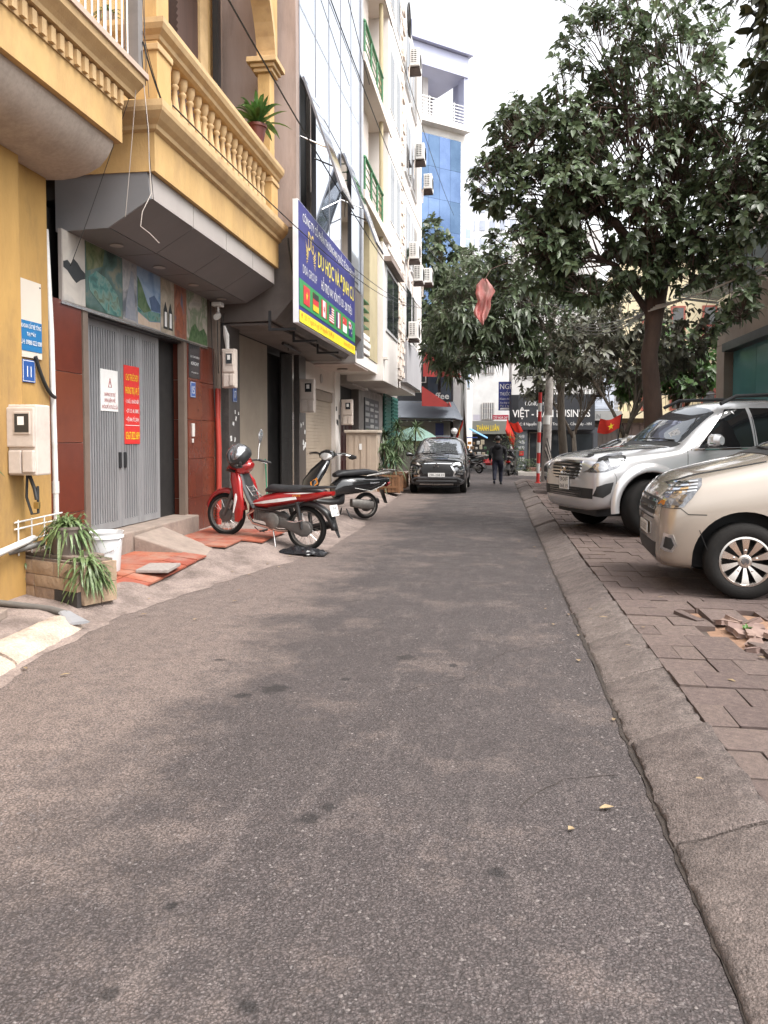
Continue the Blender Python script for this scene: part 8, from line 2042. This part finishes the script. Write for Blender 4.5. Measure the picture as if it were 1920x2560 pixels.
# ---------------------------------------------------------------- black scooter
BSC = paint('scooter_black', (.014, .014, .015), (.017, .017, .018), .1, .2)
def scooter(label, group=None):
    t = thing('black_scooter', label, 'scooter', (0, 0, 0), group)
    r = .225; spoked(t, 0, r, r, .095, 0, disc=.10); fr_ = bpy.data.objects.new('steering', None); link(fr_, t)
    fw = spoked(t, 1.24, r, r, .085, 0, disc=.10)
    m = MB(); m.sweep([((1.06, 0, .26), (.05, 0, 0), (0, .15, 0)), ((1.05, 0, .42), (.09, 0, 0), (0, .22, 0)), ((1.00, 0, .62), (.11, 0, 0), (0, .24, 0)), ((.88, 0, .80), (.11, 0, 0), (0, .21, 0)), ((.79, 0, .92), (.08, 0, 0), (0, .14, 0)), ((.74, 0, 1.0), (.05, 0, 0), (0, .07, 0))], 16, 2.4); m.build('front_apron', BSC, t, smooth=SM)
    m = MB(); m.add([(1.09, .17, .60), (1.0, .23, .68), (.98, .245, .58), (1.08, .20, .50)], [(0, 1, 2, 3)]); m.build('turn_lamp', AMBER, t, solid=.02)
    m = MB(); vs = []; fs = []; n = 12
    for i in range(n + 1):
        a = rad(5) + rad(160) * i / n; rr_ = r + .03
        for (w, dz) in ((-.065, -.04), (-.055, 0), (0, .015), (.055, 0), (.065, -.04)): vs.append((1.24 + (rr_ + dz) * cos(a), w, r + (rr_ + dz) * sin(a)))
    for i in range(n):
        for j in range(4): fs.append((i * 5 + j, i * 5 + j + 1, (i + 1) * 5 + j + 1, (i + 1) * 5 + j))
    m.add(vs, fs); m.build('front_mudguard', BSC, t, smooth=3.2, solid=.006)
    m = MB(); m.sweep([((.95, 0, .30), (0, .15, 0), (0, 0, .04)), ((.75, 0, .28), (0, .17, 0), (0, 0, .045)), ((.55, 0, .28), (0, .16, 0), (0, 0, .06)), ((.45, 0, .34), (0, .13, 0), (0, 0, .1))], 14, 3); m.build('floor_board', BPL, t, smooth=SM)
    m = MB(); m.sweep([((.62, 0, .46), (0, .12, 0), (.02, 0, .12)), ((.50, 0, .54), (0, .17, 0), (0, 0, .16)), ((.25, 0, .57), (0, .19, 0), (0, 0, .155)), ((-.05, 0, .60), (0, .165, 0), (0, 0, .13)), ((-.28, 0, .64), (0, .11, 0), (0, 0, .09)), ((-.40, 0, .66), (0, .06, 0), (0, 0, .05))], 18, 2.5); m.build('rear_body', BSC, t, smooth=SM)
    m = MB(); m.sweep([((.60, 0, .72), (0, .10, 0), (0, 0, .035)), ((.50, 0, .755), (0, .145, 0), (0, 0, .055)), ((.28, 0, .77), (0, .155, 0), (0, 0, .055)), ((.05, 0, .79), (0, .145, 0), (0, 0, .055)), ((-.14, 0, .785), (0, .12, 0), (0, 0, .04)), ((-.22, 0, .77), (0, .06, 0), (0, 0, .02))], 16, 2.6); m.build('seat', SEAT, t, smooth=SM)
    for s_ in (-1, 1):
        m = MB(); m.tube([(.08, s_ * .155, .73), (-.15, s_ * .15, .765), (-.36, s_ * .10, .80), (-.48, s_ * .03, .815)], [.012, .022, .026, .015], 8); m.build('grab_rail', ALLOY, t, smooth=SM)
        m = MB(); m.tube([(.30, s_ * .185, .52), (.0, s_ * .18, .48), (-.20, s_ * .16, .56), (-.30, s_ * .12, .62)], .008, 6); m.build('guard_bar', STAIN, t, smooth=SM)
        text('Scoopy' if False else 'Diamond', t, SILV, (.02, s_ * .19, .60), (-s_, 0, .12), ZU, width=.16, height=.03)
        m = MB(); m.tube([(.40, s_ * .10, .17), (.38, s_ * .2, .05), (.33, s_ * .21, .01)], .012, 6); m.build('stand_leg', BPL, t)
    m = MB(); m.rbox((-.38, 0, .84), (.26, .20, .03), .012); m.build('rear_rack', ALLOY, t)
    m = MB(); m.sweep([((-.36, 0, .60), (0, .10, 0), (0, 0, .05)), ((-.42, 0, .62), (0, .06, 0), (0, 0, .035))], 12); m.build('tail_lamp', REDL, t, smooth=SM)
    m = MB(); m.sweep([((-.28, 0, .50), (.01, 0, 0), (0, .09, 0)), ((-.34, 0, .36), (.01, 0, 0), (0, .08, 0)), ((-.38, 0, .27), (.008, 0, 0), (0, .06, 0))], 8); m.build('mud_flap', BPL, t)
    m = MB(); m.sweep([((.30, .06, .27), (0, .06, 0), (0, 0, .07)), ((.10, .09, .25), (0, .07, 0), (0, 0, .085)), ((-.08, .10, .235), (0, .05, 0), (0, 0, .07))], 12, 3); m.build('engine_case', ENG, t, smooth=SM)
    m = MB(); m.tube([(.15, -.12, .22), (-.05, -.14, .24), (-.30, -.15, .30)], [.03, .055, .055], 12); m.build('silencer', BPL, t, smooth=SM)
    # steering head, turned to its left
    Rs = Matrix.Translation((.74, 0, .0)) @ Matrix.Rotation(rad(50), 4, 'Z') @ Matrix.Translation((-1.0, 0, 0))
    hd = []
    m = MB(); m.sweep([((1.09, 0, .98), (0, .07, 0), (0, 0, .035)), ((1.06, 0, 1.04), (0, .13, 0), (.01, 0, .085)), ((.98, 0, 1.06), (0, .14, 0), (0, 0, .085)), ((.90, 0, 1.07), (0, .09, 0), (0, 0, .05))], 16); hd.append(m.build('handlebar_cover', BSC, t, smooth=SM))
    m = MB(); m.sweep([((1.115, 0, 1.0), (0, .05, 0), (0, 0, .035)), ((1.09, 0, 1.02), (0, .10, 0), (0, 0, .065)), ((1.06, 0, 1.02), (0, .115, 0), (0, 0, .06))], 14); hd.append(m.build('head_lamp', M('clear_lamp', (.62, .60, .58), (.50, .48, .46), 20, .15, metal=.5), t, smooth=SM))
    for s_ in (-1, 1):
        m = MB(); m.tube([(.96, s_ * .12, 1.06), (.90, s_ * .24, 1.08), (.84, s_ * .36, 1.06)], .018, 8); hd.append(m.build('grip', BPL, t, smooth=SM))
        m = MB(); m.tube([(.98, s_ * .16, 1.06), (.95, s_ * .3, 1.06), (.92, s_ * .38, 1.05)], .006, 6); hd.append(m.build('lever', STAIN, t))
    m = MB(); m.tube([(.95, .2, 1.08), (.98, .30, 1.06), (.97, .36, 1.02)], .008, 6); hd.append(m.build('mirror_stem', BPL, t))
    m = MB(); m.sweep([((.97, .36, 1.02), (.01, 0, 0), (0, 0, .02)), ((.97, .42, 1.03), (.015, 0, 0), (0, 0, .045)), ((.97, .49, 1.03), (.01, 0, 0), (0, 0, .02))], 12); hd.append(m.build('mirror', BPL, t, smooth=SM))
    for o in hd:
        for v in o.data.vertices: v.co = (Rs @ v.co)
    fw.rotation_euler = (0, 0, rad(40))
    return t
s1 = scooter('black scooter with silver grab rail parked behind the red motorbike', 'scooters and motorbikes along the lane')
place_bike(s1, (-2.45, 14.4, .04), (-3.45, 13.7, .10), 1.24, 1.12)
s2 = copytree(s1); s2['label'] = 'dark scooter parked just right of the black crossover'; place_bike(s2, (-.75, 35.6, 0), (-1.55, 36.4, 0), 1.24, 1.0)
s3 = copytree(s1); s3['label'] = 'dark scooter half hidden by the walking man near the shrubs'; place_bike(s3, (.55, 33.4, 0), (.7, 34.6, .0), 1.24, 1.0)
# ---------------------------------------------------------------- walking man seen from behind
def person():
    t = thing('person', 'man in dark hooded jacket and navy trousers walking away down the lane', 'person')
    b = MB()
    b.sweep([((0, 0, .84), (.13, 0, 0), (0, .10, 0)), ((0, 0, .93), (.165, 0, 0), (0, .115, 0)), ((0, .01, 1.06), (.155, 0, 0), (0, .11, 0)), ((0, .03, 1.24), (.18, 0, 0), (0, .125, 0)), ((0, .035, 1.36), (.19, 0, 0), (0, .105, 0)), ((0, .04, 1.43), (.12, 0, 0), (0, .08, 0)), ((0, .05, 1.47), (.06, 0, 0), (0, .06, 0))], 18)
    b.sweep([((0, .05, 1.44), (.055, 0, 0), (0, .055, 0)), ((0, .055, 1.52), (.055, 0, 0), (0, .06, 0)), ((0, .07, 1.57), (.068, 0, 0), (0, .085, 0)), ((0, .065, 1.65), (.078, 0, 0), (0, .098, 0)), ((0, .06, 1.72), (.07, 0, 0), (0, .085, 0)), ((0, .06, 1.76), (.03, 0, 0), (0, .04, 0))], 16)
    b.sweep([((0, .15, 1.60), (.012, 0, 0), (0, 0, .02)), ((0, .185, 1.615), (.010, 0, 0), (0, 0, .015))], 8)
    for s_ in (-1, 1):
        st = .15 * s_
        b.tube([(s_ * .16, .04, 1.375), (s_ * .225, .03, 1.30), (s_ * .255, .02 + s_ * .04, 1.10), (s_ * .26, .08 - s_ * .09, .90)], [.062, .066, .055, .042], 12)
        b.sweep([((s_ * .26, .08 - s_ * .09, .91), (.022, 0, 0), (0, .03, 0)), ((s_ * .255, .10 - s_ * .10, .84), (.018, 0, 0), (0, .042, 0)), ((s_ * .25, .10 - s_ * .11, .79), (.014, 0, 0), (0, .038, 0))], 10)
        lift = .07 if s_ < 0 else 0
        b.tube([(s_ * .085, 0, .92), (s_ * .09, .01, .80), (s_ * .095, st * .7 + .03, .50), (s_ * .092, st - (.10 if s_ < 0 else 0), .12 + lift)], [.10, .105, .075, .058], 14)
        b.sweep([((s_ * .095, st - .06 - (.10 if s_ < 0 else 0), .06 + lift), (.04, 0, 0), (0, 0, .05)), ((s_ * .098, st + .04 - (.09 if s_ < 0 else 0), .05 + lift * .6), (.045, 0, 0), (0, 0, .045)), ((s_ * .105, st + .17 - (.08 if s_ < 0 else 0), .035 + lift * .2), (.04, 0, 0), (0, 0, .03))], 10)
    o = b.build('body', BLACKM, t)
    md = o.modifiers.new('r', 'REMESH'); md.mode = 'VOXEL'; md.voxel_size = .016
    md = o.modifiers.new('s', 'SMOOTH'); md.iterations = 4
    bake(o)
    SKIN = M('skin', (.38, .22, .15), (.34, .19, .13), 6, .5); HOOD = M('jacket_dark', (.016, .015, .018), (.011, .010, .013), 9, .85); TRO = M('navy_trousers', (.014, .016, .034), (.010, .011, .025), 9, .8); SHOE = M('black_shoe', (.012, .012, .012), None, 9, .4)
    me = o.data; me.materials.clear()
    for x in (HOOD, TRO, SKIN, SHOE): me.materials.append(x)
    for p in me.polygons:
        c = p.center; p.use_smooth = True
        if c.z < .10: p.material_index = 3
        elif c.z < .92 and abs(c.x) < .20: p.material_index = 1
        elif c.z > 1.52 or (abs(c.x) > .2 and c.z < .90): p.material_index = 2
        else: p.material_index = 0
    m = MB(); m.sweep([((0, .07, 1.60), (.085, 0, 0), (0, .095, 0)), ((0, .055, 1.66), (.098, 0, 0), (0, .11, 0)), ((0, .06, 1.72), (.088, 0, 0), (0, .10, 0)), ((0, .065, 1.77), (.05, 0, 0), (0, .06, 0)), ((0, .065, 1.785), (.015, 0, 0), (0, .02, 0))], 16); m.build('hair', M('black_hair', (.012, .010, .009), None, 20, .5), t, smooth=SM)
    for s_ in (-1, 1):
        m = MB(); m.sweep([((s_ * .10, .07, 1.62), (.012, 0, 0), (0, .02, 0)), ((s_ * .105, .07, 1.655), (.012, 0, 0), (0, .024, 0)), ((s_ * .10, .07, 1.68), (.008, 0, 0), (0, .014, 0))], 8); m.build('ear', SKIN, t, smooth=SM)
        for i in range(4):
            b = V((s_ * .25, .10 - s_ * .11 + .022 * i - .02, .80)); m = MB(); m.tube([b, b + V((0, .0, -.05)), b + V((-s_ * .01, 0, -.085 + .006 * abs(i - 1.5)))], [.009, .009, .006], 6); m.build('finger', SKIN, t, smooth=SM)
        b = V((s_ * .235, .13 - s_ * .11, .84)); m = MB(); m.tube([b, b + V((-s_ * .01, .035, -.03)), b + V((-s_ * .005, .045, -.06))], [.011, .010, .007], 6); m.build('thumb', SKIN, t, smooth=SM)
    m = MB(); m.sweep([((0, -.055, 1.46), (.10, 0, 0), (0, .05, .0)), ((0, -.075, 1.40), (.13, 0, 0), (0, .05, 0)), ((0, -.075, 1.32), (.09, 0, 0), (0, .04, 0)), ((0, -.06, 1.27), (.03, 0, 0), (0, .02, 0))], 12); m.build('hood', HOOD, t, smooth=SM)
    m = MB(); m.sweep([((0, .0, .90), (.175, 0, 0), (0, .135, 0)), ((0, .0, .95), (.178, 0, 0), (0, .138, 0)), ((0, .005, 1.02), (.168, 0, 0), (0, .13, 0))], 18); m.build('jacket_hem', HOOD, t, smooth=SM)
    return t
pe = person(); pe.location = (.06, 26.6, .002); pe.rotation_euler = (0, 0, rad(-3)); pe.scale = (1.03, .95, .94)
# black plastic bag under the red bike
m = MB(); n = 18; vs = []; fs = []
for j in range(n + 1):
    for i in range(n + 1):
        a, b = i / n - .5, j / n - .5; rr_ = sqrt(a * a * 4 + b * b * 4)
        x, y = -2.52 + a * .62 + .03 * noise.noise(V((j * .5, 0, 0))), 9.98 + b * .34 + .03 * noise.noise(V((i * .5, 3, 0)))
        h = max(0, 1 - rr_ * .9) * .09 + .055 * abs(noise.noise(V((x * 9, y * 9, 1)))) + .03 * abs(noise.noise(V((x * 25, y * 25, 5))))
        vs.append((x, y, .012 + apron_z(x, y) * .8 + h * min(1, (1.4 - rr_) * 1.5 if rr_ < 1.4 else 0)))
for j in range(n):
    for i in range(n): o = j * (n + 1) + i; fs.append((o, o + 1, o + n + 2, o + n + 1))
m.add(vs, fs); tag(m.build('black_bag', M('black_bag_plastic', (.012, .012, .014), (.02, .02, .022), 9, .22), smooth=rad(25)), 'crumpled black plastic bag lying under the rear wheel of the red motorbike', 'bag')
# ---------------------------------------------------------------- overhead wires
def wire(label, a, b, s_, r=.010, mat=CABLE, n=18):
    m = MB(); m.tube(sag(a, b, s_, n), r, 5); tag(m.build('overhead_wire', mat), label, 'wire', 'overhead wires strung along the left facades')
wire('overhead wire crossing the glass front to the far air conditioners, upper of the pair', (-2.6, 5.5, 8.6), (-2.55, 33, 9.2), .5)
wire('overhead wire crossing the yellow column and the glass front, lower of the pair', (-2.7, 5.0, 6.1), (-2.6, 34, 6.7), .6)
wire('thin wire from the yellow balcony past the blue sign to the tiled pier', (-3.1, 7.2, 4.75), (-2.9, 26, 6.0), .35, .008)
wire('wire slanting steeply down across the mirrored glass', (-2.9, 9.0, 11.5), (-3.0, 18.3, 9.9), .1, .009)
wire('long wire sloping from the top left across to the blue tower', (-2.4, 6.0, 10.5), (-2.2, 40, 13), .7)
wire('lowest wire running just above the blue sign', (-3.2, 12.3, 5.15), (-2.8, 30, 6.6), .3, .008)
wire('wire from the far facade across the lane to the big tree', (-2.9, 32, 9.5), (2.6, 14.2, 4.0), .9, .010)
for k in range(4):
    wire(['thick pale cable bundled at the fork of the big tree, top strand', 'second pale cable of the bundle leaving the big tree fork', 'third pale cable sagging from the big tree fork to the right', 'lowest pale cable looping from the big tree fork'][k], (2.55 + .04 * k, 13.75, 3.72 + .03 * k), (6.4, 10.5 + .3 * k, 5.8 + .12 * k), .35 + .05 * k, .012, CABLEW)
    wire(['grey wire from the utility pole to the fork of the big tree', 'second grey wire between the pole and the big tree', 'third grey wire hanging between pole and big tree', 'slack wire drooping between pole and big tree'][k], (1.85, 26.3, 5.6 + .1 * k), (2.6, 13.9, 3.75), .25 + .12 * k, .010, M('grey_cable', (.16, .15, .14), None, 5, .6))
for k, (a, b, s_) in enumerate((((-3.42, 7.25, 5.5), (-3.45, 8.3, 4.99), .25), ((-3.42, 7.25, 5.4), (-3.43, 8.6, 4.97), .30), ((-3.42, 7.22, 5.3), (-3.5, 7.62, 4.0), .05), ((-3.45, 7.2, 5.2), (-3.75, 7.5, 3.8), .05), ((-3.44, 7.24, 5.2), (-4.3, 7.4, 3.3), .04), ((-3.42, 7.28, 6.2), (-3.42, 7.3, 5.0), -.08), ((-3.44, 7.25, 6.3), (-3.40, 7.33, 4.9), .1))):
    m = MB(); m.tube(sag(a, b, s_, 12), .0035 if k != 1 else .008, 5)
    tag(m.build('loose_cable', CABLE if k != 3 else CABLEW), ['tangle cable from the corner post to the yellow balcony ledge, upper', 'thick tangle cable lying on the yellow balcony ledge', 'thin cable dropping from the balcony corner past the grey soffit', 'pale cable dropping in front of the grey soffit end', 'long faint cable slanting towards the mural board', 'cable wound up the corner post of the ochre balcony', 'second cable wound round the corner post'][k], 'cable')
m = MB(); pts = [(-3.43, 7.28, 5.0), (-3.42, 7.35, 4.6), (-3.44, 7.4, 4.3), (-3.43, 7.42, 4.0), (-3.5, 7.36, 3.8), (-3.52, 7.36, 3.66), (-3.45, 7.42, 3.60), (-3.4, 7.52, 3.53)]
m.tube(pts, .0042, 6); tag(m.build('white_flex', CABLEW, smooth=SM), 'curling white flex dangling from the corner between the two balconies', 'cable')
for k in range(5):
    m = MB(); m.tube(sag((-3.3, 12.1, 4.75 - .02 * k), (-3.22 + .02 * k, 12.38, 3.9 + .04 * k), .12 + .04 * k, 10), .012, 5); tag(m.build('cable_bunch', CABLE), ['outermost', 'second', 'middle', 'fourth', 'innermost'][k] + ' black cable bunched beside the blue sign edge', 'cable', 'black cables bunched at the sign')
